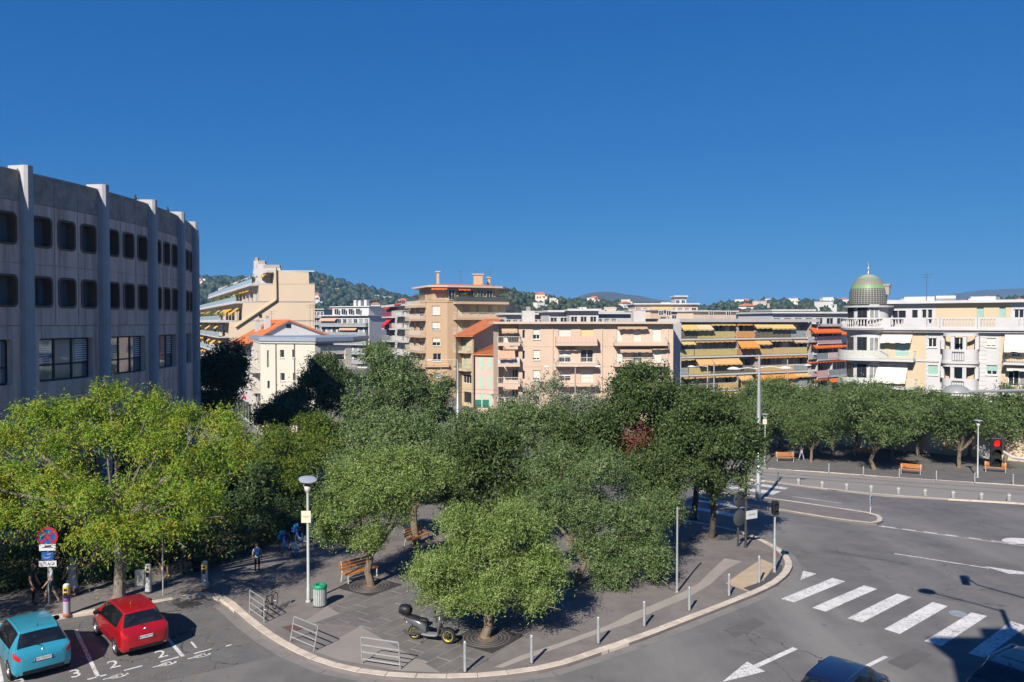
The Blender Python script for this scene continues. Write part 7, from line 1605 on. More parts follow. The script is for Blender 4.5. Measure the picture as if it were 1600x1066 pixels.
# ---- island sign, green board
o = thing('road_sign', 'small blue keep right panel at the tip of the traffic island', 'sign', gp(1360, 806)); MB().box(-.22, .22, -.04, -.02, .62, 1.22).build('plate', M_SIGNW, o, Matrix.Rotation(.9, 4, 'Z')); MB().box(-.19, .19, -.045, -.041, .66, 1.18).build('sign_face', M_SIGNB, o, Matrix.Rotation(.9, 4, 'Z'))
m = MB(); m.tube([(0, 0, 0), (0, 0, 1.25)], .03, 8); m.build('pole', M_PALE, o)
m = MB(); m.add([(-.1, 0, 1.05), (-.04, 0, 1.08), (.1, 0, .82), (.13, 0, .9), (.13, 0, .72), (-.02, 0, .76), (.05, 0, .8)], [(0, 1, 2, 6), (5, 4, 3)]); m.build('arrow', M_SIGNW, o, Matrix.Rotation(.9, 4, 'Z') @ Matrix.Translation((0, -.048, 0)))
o = thing('information_board', 'small green information board among the shrubs behind the lamp post', 'sign', gp(446, 812)); MB().box(-.26, .26, -.04, .04, 1.0, 2.3).build('board', mat('board green', (.08, .24, .19), rough=.5), o); MB().box(-.06, .06, -.03, .03, 0, 1.0).build('post', M_IRON, o)
# ---- overhead cables
def cable(a, b, sag, label):
    m = MB(); m.tube([a.lerp(b, t) - V3(0, 0, sag * 4 * t * (1 - t)) for t in [i / 14 for i in range(15)]], .013, 4); tag(m.build('cable', M_BLACK), label, 'cable', 'overhead cables across the street')
cable(W(620, 603, 96), W(1210, 606, 96), .6, 'upper thin black cable crossing before the peach building'); cable(W(700, 612, 92), W(1000, 618, 92), .3, 'lower thin black cable before the pink house'); cable(W(1195, 628, 80), W(1640, 634, 70), .4, 'thin cable over the far olives'); cable(W(0, 642, 34), W(65, 632, 40), .05, 'short cable fixed to the concrete wall at the left edge')
# ================================================================== VEHICLES
def cr_interp(K, t):
    """Catmull-Rom through rows of K at float index t"""
    n = len(K); i = min(int(t), n - 2); f = t - i; p0, p1, p2, p3 = K[max(i - 1, 0)], K[i], K[i + 1], K[min(i + 2, n - 1)]
    return .5 * ((2 * p1) + (-p0 + p2) * f + (2 * p0 - 5 * p1 + 4 * p2 - p3) * f * f + (-p0 + 3 * p1 - 3 * p2 + p3) * f ** 3)
HATCH = [  # x, ztop, zbelt, w_mid, w_belt, w_roof
    (0.00, .80, .74, .60, .57, .42), (.07, .93, .88, .77, .74, .56), (.19, 1.03, .97, .85, .815, .65), (.62, 1.43, .99, .875, .835, .575), (.82, 1.505, .985, .88, .84, .595), (1.55, 1.535, .965, .88, .845, .60), (2.30, 1.50, .945, .88, .845, .60), (2.66, 1.41, .935, .88, .84, .60), (3.28, .985, .92, .87, .82, .66), (3.72, .86, .80, .83, .76, .60), (3.96, .70, .62, .74, .68, .5), (4.02, .52, .47, .62, .56, .4)]
def car(label, paint, loc, rz, st=HATCH, sc=(1, 1, 1), plate='', tail=(.45, .01, .015), rails=False, emblem=True, wheels=True, rim=M_CHROME):
    o = thing('car', label, 'car', loc, rz); K = []
    for x, zt, zb, wm, wb, wr in st:
        gh = max(0.0, zt - zb - .07); zl = .22 if .1 < x < st[-1][0] - .1 else .30; mid = .58
        K.append(np.array([(x, wm * .88, zl), (x, wm * .97, zl + .10), (x, wm, mid), (x, wb + .015, zb - .07), (x, wb, zb), (x, wb * .93 + (wr - wb * .93) * min(1, gh / .42), zt - .055 if gh > .03 else zt - .03), (x, wr * .86 if gh > .03 else wb * .8, zt - .012), (x, wr * .45, zt), (x, 0.0, zt + .004)]))
    K = np.array(K); ns, npf = len(K), 9; SS, SP_ = 6, 4
    sv = [i / SS for i in range((ns - 1) * SS + 1)]; tv = [i / SP_ for i in range((npf - 1) * SP_ + 1)]
    grid = np.array([[cr_interp(cr_interp(K, s), t) for t in tv] for s in sv])
    grid[:, -1, 1] = 0
    AX = [.78, 3.28]; AR = .335; AZ = .30
    ns_, nt_ = len(sv), len(tv); idx = lambda i, j, side: (i * nt_ + j) * 2 + side
    Vt = []
    for i in range(ns_):
        for j in range(nt_):
            x, y, z = grid[i, j]
            for a in AX:
                r = math.hypot(x - a, z - AZ)
                if y > .6 and abs(r - AR) < .055 and z < .75: k = AR / r; x, z = a + (x - a) * k, AZ + (z - AZ) * k
            Vt += [(x, y, z), (x, -y, z)]
    fam = {'body': [], 'rear_window': [], 'windscreen': [], 'side_window': {}, 'tail_light': {}, 'headlight': {}}
    for i in range(ns_ - 1):
        s = (sv[i] + sv[i + 1]) / 2
        for j in range(nt_ - 1):
            t = (tv[j] + tv[j + 1]) / 2; x, y, z = grid[i:i + 2, j:j + 2].reshape(-1, 3).mean(0)
            if any(math.hypot(x - a, z - AZ) < AR - .01 and y > .5 for a in AX): continue
            for side in (0, 1):
                f = (idx(i, j, side), idx(i + 1, j, side), idx(i + 1, j + 1, side), idx(i, j + 1, side)); f = f if side == 1 else f[::-1]
                tgt = fam['body']
                if 2.12 < s < 2.95 and t > 5.2: tgt = fam['rear_window']
                elif 7.08 < s < 7.95 and t > 5.2: tgt = fam['windscreen']
                elif 4.1 < t < 4.95 and (3.3 < s < 4.95 or 5.05 < s < 7.15): tgt = fam['side_window'].setdefault((side, s > 5), [])
                elif .45 < s < 2.25 and 2.75 < t < 4.55: tgt = fam['tail_light'].setdefault(side, [])
                elif 8.7 < s < 9.7 and 3.1 < t < 4.9: tgt = fam['headlight'].setdefault(side, [])
                tgt.append(f)
    for e in (0, ns_ - 1):
        ring = [idx(e, j, 0) for j in range(nt_)] + [idx(e, j, 1) for j in range(nt_ - 2, -1, -1)]; fam['body'].append(tuple(ring if e == 0 else ring[::-1]))
    fam['body'].append(tuple([idx(i, 0, 0) for i in range(ns_)] + [idx(i, 0, 1) for i in range(ns_ - 1, -1, -1)]))
    def emit(name, fs, mt, push=0.0):
        used = sorted({k for f in fs for k in f}); mp = {k: i for i, k in enumerate(used)}; me = bpy.data.meshes.new(name); me.from_pydata([Vt[k] for k in used], [], [tuple(mp[k] for k in f) for f in fs]); me.materials.append(mt)
        b = bmesh.new(); b.from_mesh(me); bmesh.ops.remove_doubles(b, verts=b.verts, dist=1e-4); bmesh.ops.recalc_face_normals(b, faces=b.faces[:])
        b.to_mesh(me); b.free(); me.polygons.foreach_set('use_smooth', [True] * len(me.polygons)); me.set_sharp_from_angle(angle=R(50)); return link(name, me, o)
    body = emit('body', fam['body'], paint); emit('rear_window', fam['rear_window'], M_CARGL); emit('windscreen', fam['windscreen'], M_CARGL)
    for v in fam['side_window'].values(): emit('side_window', v, M_CARGL)
    for v in fam['tail_light'].values(): emit('tail_light', v, mat('tail light %.2f' % tail[0], tail, rough=.15, coat=1.0))
    for v in fam['headlight'].values(): emit('headlight', v, M_CHROME)
    # underbody shadow box, wheels
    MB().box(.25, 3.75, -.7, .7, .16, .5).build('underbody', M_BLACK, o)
    SEAT = mat('seat cloth', (.055, .055, .06), (.075, .075, .08), scale=20, rough=.9)
    MB().box(.3, .72, -.66, .66, .80, .90).build('parcel_shelf', M_BLACK, o)
    for x_, y0_, y1_ in ((.82, -.6, .6), (1.85, -.62, -.12), (1.85, .12, .62)):
        MB().box(x_, x_ + .14, y0_, y1_, .5, 1.12).box(x_ + .14, x_ + .6, y0_, y1_, .5, .64).build('seat', SEAT, o, bevel=.04)
        for yy in ([(y0_ + y1_) / 2] if x_ > 1 else [-.38, .38]): MB().box(x_ + .01, x_ + .11, yy - .12, yy + .12, 1.14, 1.29).build('headrest', SEAT, o, bevel=.03)
    MB().box(2.7, 3.15, -.68, .68, .7, .92).build('dashboard', M_BLACK, o)
    if 'w' not in WHEEL:
        WHEEL['w'] = (MB().lathe([(.19, -.10), (.27, -.11), (.305, -.09), (.312, 0), (.305, .09), (.27, .11), (.19, .10)], 28).mesh('tyre', M_RUBBER, smooth=True), None)
        m = MB(); m.lathe([(.0, .085), (.06, .09), (.07, .07)], 16); m.lathe([(.165, .06), (.195, .10), (.195, -.09), (.165, -.02)], 28)
        for k in range(7):
            a = 2 * math.pi * k / 7; c, s = math.cos(a), math.sin(a); m.add([(c * .05 - s * .03, s * .05 + c * .03, .085), (c * .05 + s * .03, s * .05 - c * .03, .085), (c * .18 + s * .022, s * .18 - c * .022, .07), (c * .18 - s * .022, s * .18 + c * .022, .07)], [(0, 1, 2, 3)])
        m.lathe([(0, .0), (.18, .0)], 20, mi=1); WHEEL['r'] = m.mesh('rim', [rim, M_BLACK])
    for a in AX:
        for sd in (-1, 1):
            w_ = link('wheel', WHEEL['w'][0], o, Matrix.Translation((a, sd * .775, .312)) @ Matrix.Rotation(-sd * math.pi / 2, 4, 'X')); link('rim', WHEEL['r'], w_)
            m = MB(); m.lathe([(AR + .03, -.16), (AR + .03, .05), (0, .05)], 20); m.build('wheel_arch', M_BLACK, o, Matrix.Translation((a, sd * .70, AZ)) @ Matrix.Rotation(sd * math.pi / 2, 4, 'X'))
    for sd in (-1, 1):
        m = MB(); m.lathe([(0, -.11), (.07, -.08), (.095, 0), (.07, .08), (0, .11)], 12); m.build('wing_mirror', M_BLACK if sd else paint, o, Matrix.Translation((2.75, sd * .97, 1.03)) @ Matrix.Rotation(math.pi / 2, 4, 'X') @ Matrix.Diagonal((.8, 1, 1.1, 1)), smooth=True)
        for x in (1.25, 2.15): MB().box(x, x + .17, sd * .872, sd * .895, .84, .865).build('door_handle', paint, o)
    # shut lines: doors and tailgate
    ig = lambda s_, t_, sd: (lambda g: V3(g[0], sd * (g[1] + .001), g[2]))(cr_interp(cr_interp(K, s_), t_))
    for sd in (-1, 1):
        m = MB()
        for s_ in (3.75, 5.0, 7.35): m.tube([ig(s_, t_, sd) for t_ in (1.2, 1.8, 2.4, 3.0, 3.6, 4.02)], .006, 4)
        m.tube([ig(s_, 1.15, sd) for s_ in (3.9, 4.5, 5.2, 6, 7, 7.35)], .006, 4)
        m.tube([ig(s_, 4.02, sd) for s_ in (3.3, 4.0, 5.0, 6.0, 7.15)], .011, 4); m.tube([ig(s_, 4.98, sd) for s_ in (3.3, 4.0, 5.0, 6.0, 7.0)], .009, 4)
        m.build('door_seam', M_BLACK, o)
        m = MB(); m.tube([ig(s_, t_, sd) for s_, t_ in ((3.05, 5.6), (2.6, 5.1), (2.15, 4.75), (1.6, 4.85), (1.0, 5.0), (.45, 5.0), (.12, 5.4))], .006, 4); m.build('tailgate_seam', M_BLACK, o)
    # rear details
    py = MB(); py.box(-.012, .0, -.26, .26, -.055, .055); Mp = Matrix.Translation((.0, 0, .70)) @ Matrix.Rotation(.12, 4, 'Y'); p_ = py.build('number_plate', M_SIGNW, o, Mp)
    for sd in (-1, 1): MB().box(-.014, -.0125, .225 if sd > 0 else -.26, .26 if sd > 0 else -.225, -.054, .054).build('plate_band', M_SIGNB, p_)
    if plate: link('lettering', text_mesh(plate, .095, M_DFRAME), p_, Matrix.Translation((-.0135, 0, 0)) @ Matrix(((0, 0, -1, 0), (-1, 0, 0, 0), (0, 1, 0, 0), (0, 0, 0, 1))))
    if emblem: m = MB(); m.lathe([(0, .01), (.035, .008), (.045, 0)], 14); m.build('emblem', M_CHROME, o, Matrix.Translation((.09, 0, .955)) @ Matrix.Rotation(-1.25, 4, 'Y'))
    m = MB(); m.tube([(.16, .02, 1.06), (.30, .30, 1.155)], .012, 5); m.build('wiper', M_BLACK, o); m = MB(); m.tube([(.86, 0, 1.50), (.74, 0, 1.66)], [.008, .004], 5); m.lathe([(0, .03), (.035, .0)], 10, (.86, 0, 1.51)); m.build('antenna', M_BLACK, o)
    MB().box(-.012, .09, -.60, .60, .31, .40).build('bumper_insert', M_BLACK, o); MB().box(-.004, .05, -.34, .34, .62, .64).build('plate_recess', M_BLACK, o)
    if rails:
        for sd in (-1, 1): m = MB(); m.tube([(.75, sd * .56, 1.47), (.9, sd * .58, 1.56), (2.2, sd * .58, 1.56), (2.45, sd * .56, 1.47)], .022, 6); m.build('roof_rail', M_CHROME, o)
        MB().box(1.2, 2.3, -.42, .42, 1.525, 1.545).build('sunroof', M_CARGL, o)
    o.scale = sc; return o
WHEEL = {}
M_CARGL = mat('car glass', (.012, .015, .017), rough=.04, spec=.8, coat=.5); M_CARGL.node_tree.nodes['Principled BSDF'].inputs['Alpha'].default_value = .62
def carpaint(name, c, fl=.25, rough=.28): return mat(name, c, tuple(v * .92 for v in c), scale=40, rough=rough, metal=fl, spec=.5, coat=.9)
hd = -bay_v.normalized(); hdg = math.atan2(hd.y, hd.x)
rc = Vector(G(229, 1024)[:2]); car('small red hatchback parked in the bay under the locust tree', carpaint('red car paint', (.40, .006, .010)), (rc.x, rc.y, 0), hdg + .10, plate='DW-098-WD', sc=(1.02, .98, 1.0))
rc = Vector(G(69, 1061)[:2]); car('small light blue hatchback parked at the left edge', carpaint('blue car paint', (.035, .30, .42)), (rc.x, rc.y, 0), hdg + .12, plate='FX-724-HY', sc=(1.0, 1.03, 1.04))
ln = (Vector(G(*z11(688, 918))[:2]) - Vector(G(*z11(560, 982))[:2])).normalized(); lang = math.atan2(ln.y, ln.x)
p = W(1328, 1068, 26.3); q = ray(1330, 1056); t = (1.5 - 12) / q.z; c = Vector((q.x * t, q.y * t)); f = Vector((math.cos(lang), math.sin(lang)))
dk = c - f * 1.35 + Vector((-.25, .15)); car('dark navy car cut off by the bottom edge, left of the estate car', carpaint('navy car paint', (.006, .008, .03), .1), (dk.x, dk.y, 0), lang + .15, plate='AB-310-QK')
q = ray(1572, 1040); t = (1.62 - 12) / q.z; c = Vector((q.x * t, q.y * t)) - f * .8
car('black estate car with roof rails at the bottom right corner', carpaint('black car paint', (.008, .009, .016), .1), (c.x, c.y, 0), lang - .05, sc=(1.12, 1.06, 1.08), rails=True, plate='CK-552-RT')
g = G(1243, 684); car('dark far car with a pale roof behind the leftmost far olives', carpaint('grey car paint', (.35, .36, .37)), (g.x - 1, g.y, g.z), .3, emblem=False)
g = gy(704, 122, 0); car('dark car parked in the street beside the apricot tower', carpaint('dark grey car paint', (.03, .032, .036)), g, 1.9, emblem=False)
# ---------------------------------------------------------------- scooter
def wheel_parts(o, x, r, w_, stripe):
    m = MB(); m.lathe([(r * .68, -w_), (r * .85, -w_ * 1.1), (r * .97, -w_ * .7), (r, 0), (r * .97, w_ * .7), (r * .85, w_ * 1.1), (r * .68, w_)], 26); t = m.build('tyre', M_RUBBER, o, Matrix.Translation((x, 0, r)) @ Matrix.Rotation(math.pi / 2, 4, 'X'), smooth=True)
    m = MB(); m.lathe([(r * .62, -w_ * .8), (r * .70, -w_), (r * .70, w_), (r * .62, w_ * .8)], 26); m.build('rim', stripe, t)
    m = MB(); m.lathe([(0, w_ * .7), (r * .18, w_ * .6), (r * .18, -w_ * .6), (0, -w_ * .7)], 12)
    for k in range(5): a = 2 * math.pi * k / 5; m.tube([(0, 0, 0), (r * .64 * math.cos(a), r * .64 * math.sin(a), 0)], r * .05, 5)
    m.build('spokes', M_IRON, t)
def loft(m, secs, n=14):
    """secs: (x, zc, half width, half height)"""
    vs = []
    for x, zc, hw, hh in secs:
        for j in range(n): a = 2 * math.pi * j / n; vs.append((x, hw * math.copysign(abs(math.cos(a)) ** .75, math.cos(a)), zc + hh * math.copysign(abs(math.sin(a)) ** .75, math.sin(a))))
    fs = [(i * n + j, i * n + (j + 1) % n, (i + 1) * n + (j + 1) % n, (i + 1) * n + j) for i in range(len(secs) - 1) for j in range(n)]
    fs += [tuple(range(n - 1, -1, -1)), tuple((len(secs) - 1) * n + j for j in range(n))]; m.add(vs, fs); return m
a, b = Vector(gp(*z9(180, 835), KZ + .012)), Vector(gp(*z9(366, 862), KZ + .012)); d = b - a
o = thing('scooter', 'grey and black scooter with a top box parked on the dark paving', 'scooter', tuple(a), math.atan2(d.y, d.x)); wbs = 1.36
SG = mat('scooter grey', (.13, .13, .14), (.16, .16, .17), scale=30, rough=.25, metal=.5, coat=.6); YS = mat('yellow rim stripe', (.50, .42, .05), rough=.4)
wheel_parts(o, 0, .27, .065, YS); wheel_parts(o, wbs, .29, .06, YS)
loft(MB(), [(-.42, .74, .04, .04), (-.34, .74, .10, .09), (-.1, .68, .15, .13), (.18, .62, .18, .17), (.36, .52, .17, .22), (.50, .42, .13, .14)]).build('rear_body', SG, o, smooth=True)
loft(MB(), [(-.34, .84, .08, .03), (-.2, .85, .13, .06), (.05, .82, .15, .06), (.22, .77, .15, .06), (.44, .78, .13, .07), (.54, .74, .07, .05)]).build('seat', M_BLACK, o, smooth=True)
loft(MB(), [(.34, .27, .16, .05), (.6, .26, .18, .05), (.9, .28, .17, .06), (1.0, .36, .15, .09)]).build('floorboard', mat('scooter floor', (.16, .16, .17), rough=.5), o, smooth=True)
m = MB(); sh = [(.98, .30, .15, .05), (1.0, .45, .18, .06), (.98, .62, .20, .08), (.98, .78, .19, .11), (1.0, .92, .15, .10), (.96, 1.02, .08, .05)]
vs = []; n = 14
for x, zc, hw, hd_ in sh:
    for j in range(n): t = 2 * math.pi * j / n; vs.append((x + hd_ * math.cos(t) + (.06 if zc > .6 else 0), hw * math.sin(t), zc))
m.add(vs, [(i * n + j, i * n + (j + 1) % n, (i + 1) * n + (j + 1) % n, (i + 1) * n + j) for i in range(len(sh) - 1) for j in range(n)] + [tuple(range(n - 1, -1, -1)), tuple((len(sh) - 1) * n + j for j in range(n))]); m.build('front_shield', SG, o, smooth=True)
m = MB(); m.lathe([(0, .05), (.08, .03), (.1, 0)], 14); m.build('headlight', M_CHROME, o, Matrix.Translation((1.14, 0, .80)) @ Matrix.Rotation(math.pi / 2 - .2, 4, 'Y'), smooth=True)
for s in (-1, 1): m = MB(); m.tube([(1.06, s * .08, .6), (wbs, s * .08, .29)], .028, 6); m.build('fork', M_IRON, o)
m = MB(); m.lathe([(.31, -.07), (.33, 0), (.31, .07)], 20, a0=R(20), a1=R(150)); m.build('front_mudguard', M_BLACK, o, Matrix.Translation((wbs, 0, .29)) @ Matrix.Rotation(math.pi / 2, 4, 'X'), smooth=True)
m = MB(); m.tube([(.92, -.36, 1.06), (1.0, -.12, 1.0), (1.0, .12, 1.0), (.92, .36, 1.06)], .018, 6); m.build('handlebar', M_BLACK, o)
for s in (-1, 1):
    m = MB(); m.tube([(.96, s * .25, 1.04), (1.0, s * .34, 1.24)], .008, 5); m.build('mirror_stem', M_BLACK, o); m = MB(); m.lathe([(0, .02), (.06, .015), (.07, 0), (0, -.01)], 12); m.build('mirror', M_BLACK, o, Matrix.Translation((1.0, s * .36, 1.27)) @ Matrix.Rotation(math.pi / 2, 4, 'Y') @ Matrix.Diagonal((.75, 1.2, 1, 1)))
loft(MB(), [(-.62, 1.07, .10, .09), (-.58, 1.07, .19, .16), (-.42, 1.08, .22, .185), (-.25, 1.07, .21, .18), (-.16, 1.05, .14, .12)]).build('top_box', M_BLACK, o, smooth=True)
m = MB(); m.box(-.5, -.2, -.08, .08, .83, .90); m.build('luggage_rack', M_IRON, o); MB().box(-.46, -.42, -.09, .09, .52, .64).build('number_plate', M_SIGNW, o, Matrix.Rotation(.25, 4, 'Y')); MB().box(-.44, -.40, -.1, .1, .68, .74).build('tail_light', mat('tail light 0.45', (.45, .01, .015)), o)
m = MB(); m.tube([(.1, -.14, .22), (-.2, -.17, .26), (-.38, -.17, .34)], [.03, .05, .055], 8); m.build('exhaust', M_IRON, o, smooth=True); loft(MB(), [(-.1, .27, .10, .08), (.15, .30, .13, .11), (.38, .30, .10, .09)]).build('engine', M_IRON, o, smooth=True)
m = MB(); m.tube([(.45, -.1, .22), (.4, -.3, .0)], .014, 5); m.build('stand', M_IRON, o)
# ---------------------------------------------------------------- bicycles
def bicycle(label, loc, rz, hire=True, lean=0.0):
    o = thing('bicycle', label, 'bicycle', loc, rz, 'blue hire bicycles' if hire else None); o.rotation_euler = (lean, 0, rz); wb_ = 1.06; r = .34
    BL = mat('hire bike blue', (.015, .10, .42), rough=.35) if hire else M_BLACK
    for x in (0, wb_):
        m = MB(); m.lathe([(r - .03, -.018), (r, 0), (r - .03, .018), (r - .035, 0), (r - .03, -.018)], 28); w_ = m.build('wheel', M_RUBBER, o, Matrix.Translation((x, 0, r)) @ Matrix.Rotation(math.pi / 2, 4, 'X'))
        m = MB(); m.lathe([(0, .03), (.03, .02), (.03, -.02), (0, -.03)], 8)
        for k in range(12): t = 2 * math.pi * k / 12; m.tube([(0, 0, 0), ((r - .03) * math.cos(t), (r - .03) * math.sin(t), 0)], .003, 3, cap=False)
        m.build('spokes', M_CHROME, w_)
    m = MB(); bb = V3(.45, 0, .30); hdt = V3(wb_ - .16, 0, .78); st_ = V3(.32, 0, .72); k = .038 if hire else .018
    m.tube([(0, 0, r), bb], k * .6, 6); m.tube([(0, 0, r), st_], k * .5, 6); m.tube([bb, st_, st_ + V3(-.03, 0, .14)], k * .8, 6); m.tube([bb, bb.lerp(hdt, .5) - V3(0, 0, .04 if hire else 0), hdt], k * 1.2, 8)
    if not hire: m.tube([st_, hdt], k, 6)
    m.build('frame', BL, o, smooth=True); m = MB(); m.tube([hdt + V3(-.03, 0, .12), hdt, (wb_, 0, r)], k * .7, 6); m.build('fork', M_CHROME if hire else BL, o)
    m = MB(); q = hdt + V3(-.03, 0, .16); m.tube([q + V3(-.15, -.28, .05), q + V3(.02, -.14, .02), q, q + V3(.02, .14, .02), q + V3(-.15, .28, .05)], .014, 6); m.build('handlebar', M_BLACK, o)
    loft(MB(), [(.10, .92, .03, .02), (.16, .93, .08, .035), (.30, .93, .06, .03), (.42, .92, .02, .015)]).build('saddle', M_BLACK, o, smooth=True)
    m = MB(); m.tube([bb + V3(.0, -.10, 0), bb + V3(.12, -.1, -.12)], .012, 5); m.tube([bb + V3(0, .1, 0), bb + V3(-.12, .1, .12)], .012, 5); m.build('cranks', M_IRON, o)
    if hire:
        m = MB(); m.lathe([(r + .02, -.05), (r + .05, -.06), (r + .06, 0), (r + .05, .06), (r + .02, .05)], 20, a0=R(10), a1=R(165)); m.build('rear_mudguard', mat('hire bike white', (.60, .63, .66), rough=.4), o, Matrix.Translation((0, 0, r)) @ Matrix.Rotation(math.pi / 2, 4, 'X'), smooth=True)
        m = MB()
        for s in (-1, 1): m.add([(-.25, s * .066, .45), (.12, s * .066, .42), (.18, s * .066, .62), (-.05, s * .066, .70), (-.24, s * .066, .60)], [(0, 1, 2, 3, 4)])
        m.build('skirt_guard', mat('hire bike white', (.60, .63, .66)), o)
        m = MB(); c = hdt + V3(.18, 0, .10); m.box(c.x - .12, c.x + .14, -.16, .16, c.z - .14, c.z + .1); m.build('basket', BL, o, bevel=.03); m = MB(); m.box(c.x - .16, c.x - .02, -.13, .13, c.z + .12, c.z + .32); m.build('head_unit', mat('hire bike cyan', (.02, .28, .55), rough=.3), o, bevel=.04)
    else: pass
    return o
def bike_at(label, fw, rw, **k):
    a, b = Vector(gp(*rw)), Vector(gp(*fw)); return bicycle(label, tuple(a), math.atan2((b - a).y, (b - a).x), **k)
bike_at('blue and white hire bicycle nearest the hedge, handlebar turned left', (428, 866), (460, 874))
bike_at('second blue hire bicycle parked behind the first one', (446, 852), (477, 862)); bike_at('third blue hire bicycle half hidden by the lamp post', (470, 842), (500, 851)); bike_at('blue hire bicycle glimpsed through the bench olive', (505, 832), (533, 841))
bike_at('black bicycle chained behind the left barrier', z8(205, 800), z8(262, 745), hire=False)
# ================================================================== PEOPLE
SKIN = mat('skin', (.36, .20, .13), (.40, .23, .155), scale=9, rough=.6)
def person(label, loc, rz, h=1.7, pose='stand', top=(.5, .5, .55), low=(.03, .03, .04), shoe=(.05, .05, .05), hair=(.03, .02, .015), sleeve=.35, shorts=False, dress=None, hairlen=0):
    """one continuous skinned body; x = right, y = facing direction"""
    o = thing('person', label, 'person', loc, rz); k = h / 1.7
    J = {}; E_ = []; Rd = {}
    def j(n, p, r, par=None):
        J[n] = Vector(p) * k; Rd[n] = r * k
        if par: E_.append((par, n))
    sit = pose == 'sit'; zp = .50 if sit else .92
    j('pelvis', (0, 0, zp), .135); j('belly', (0, .0, zp + .16), .125, 'pelvis'); j('chest', (0, .0 if not sit else .03, zp + .36), .14, 'belly'); j('neck', (0, .01 + (.04 if sit else 0), zp + .55), .055, 'chest')
    hy = .03 + (.06 if sit else 0); j('jaw', (0, hy + .015, zp + .62), .068, 'neck'); j('head', (0, hy, zp + .70), .088, 'jaw'); j('crown', (0, hy - .01, zp + .765), .066, 'head')
    sw_ = .16 if pose == 'walk' else .02
    for s, nm in ((-1, 'l'), (1, 'r')):
        f = sw_ * s
        if sit:
            j('hip' + nm, (s * .10, .04, zp - .02), .095, 'pelvis'); j('knee' + nm, (s * .13, .44, zp + .0), .062, 'hip' + nm); j('ank' + nm, (s * .14, .50 + .08 * s, .09), .042, 'knee' + nm); j('toe' + nm, (s * .15, .68 + .08 * s, .045), .036, 'ank' + nm)
        else:
            j('hip' + nm, (s * .095, .0, zp - .06), .092, 'pelvis'); j('knee' + nm, (s * .10, f * .8 + .03, .50), .062, 'hip' + nm); j('ank' + nm, (s * .10, f * 1.6 - .02, .09), .043, 'knee' + nm); j('toe' + nm, (s * .115, f * 1.6 + .15, .045), .037, 'ank' + nm)
        j('sho' + nm, (s * .19, 0 + (.03 if sit else 0), zp + .47), .062, 'chest')
        if sit: el, wr = (s * .26, .10, zp + .22), (s * .14, .34, zp + .14)
        else: el, wr = (s * .245, -f * .35 - .02, zp + .20), (s * .25, -f * .9 + .08, zp - .03)
        j('elb' + nm, el, .046, 'sho' + nm); j('wri' + nm, wr, .032, 'elb' + nm)
        d = (Vector(wr) - Vector(el)).normalized(); pm = Vector(wr) + d * .075; j('palm' + nm, pm, .034, 'wri' + nm)
        for q in range(4):
            off = Vector((0, -.027 + q * .018, 0)) if not sit else Vector((-.027 + q * .018, 0, 0)); L_ = (.070, .082, .078, .060)[q]
            a = pm + d * .03 + off; j(f'f{q}{nm}', a + d * L_ * .5, .0095, 'palm' + nm); j(f'g{q}{nm}', a + d * L_ + Vector((-s * .012, .01, 0)), .008, f'f{q}{nm}')
        j('th' + nm, pm + Vector((-s * .012, .045, -.01)), .011, 'palm' + nm); j('tt' + nm, pm + Vector((-s * .015, .06, -.045)) if not sit else pm + Vector((-s * .05, .05, -.01)), .009, 'th' + nm)
    names = list(J); ix = {n: i for i, n in enumerate(names)}; me = bpy.data.meshes.new('body'); me.from_pydata([J[n] for n in names], [(ix[a], ix[b]) for a, b in E_], []); ob = bpy.data.objects.new('body', me)
    md = ob.modifiers.new('skin', 'SKIN'); md.use_smooth_shade = True; md.branch_smoothing = .6
    sk = me.skin_vertices[0].data
    for n in names:
        r = Rd[n]; sk[ix[n]].radius = (r, r * (.78 if n in ('belly', 'chest', 'pelvis') else 1.0)); sk[ix[n]].use_root = n == 'pelvis'
    sb = ob.modifiers.new('sub', 'SUBSURF'); sb.levels = 1; sb.render_levels = 1
    bm_ = evaluated(ob)
    for c, nm in ((None, 'skin'), (top, 'top'), (low, 'low'), (shoe, 'shoe')): bm_.materials.append(SKIN if c is None else mat('cloth %.2f %.2f %.2f' % c, c, tuple(v * .75 for v in c), scale=14, rough=.9))
    for p in bm_.polygons:
        c = p.center / k; near = min((n for n in names), key=lambda n: (J[n] / k - c).length); mi = 0
        if near in ('pelvis', 'belly', 'chest') or near.startswith('sho'): mi = 1 if c.z > zp - .02 or dress else 2
        if near.startswith('hip'): mi = 2
        if near.startswith('knee'): mi = 2 if not shorts or (c.z > .55 and not sit) else 0
        if near.startswith('ank'): mi = (0 if shorts else 2) if c.z > .10 else 3
        if near.startswith('toe'): mi = 3
        if near.startswith('elb') and sleeve > .5: mi = 1
        if near == 'neck': mi = 0 if c.z > zp + .53 else 1
        p.material_index = mi; p.use_smooth = True
    bd = link('body', bm_, o)
    hm = mat('hair %.2f %.2f' % hair[:2], hair, tuple(v * 1.5 for v in hair), scale=30, rough=.7); m = MB(); c = (J['head'] + V3(0, -.018 * k, .022 * k))
    m.lathe([(.001, .098 * k), (.05 * k, .085 * k), (.083 * k, .05 * k), (.097 * k, 0), (.092 * k, -.04 * k - hairlen * .3), (.08 * k, -.07 * k - hairlen)], 14, tuple(c), a0=R(-212), a1=R(32)); m.lathe([(.001, .099 * k), (.05 * k, .086 * k), (.082 * k, .052 * k), (.09 * k, .03 * k)], 14, tuple(c)); m.build('hair', hm, o, smooth=True)
    m = MB(); m.lathe([(.0, .02), (.012, .0), (.014, -.012), (0, -.016)], 6, tuple(J['head'] + V3(0, .09, -.01) * k)); m.build('nose', SKIN, o, smooth=True)
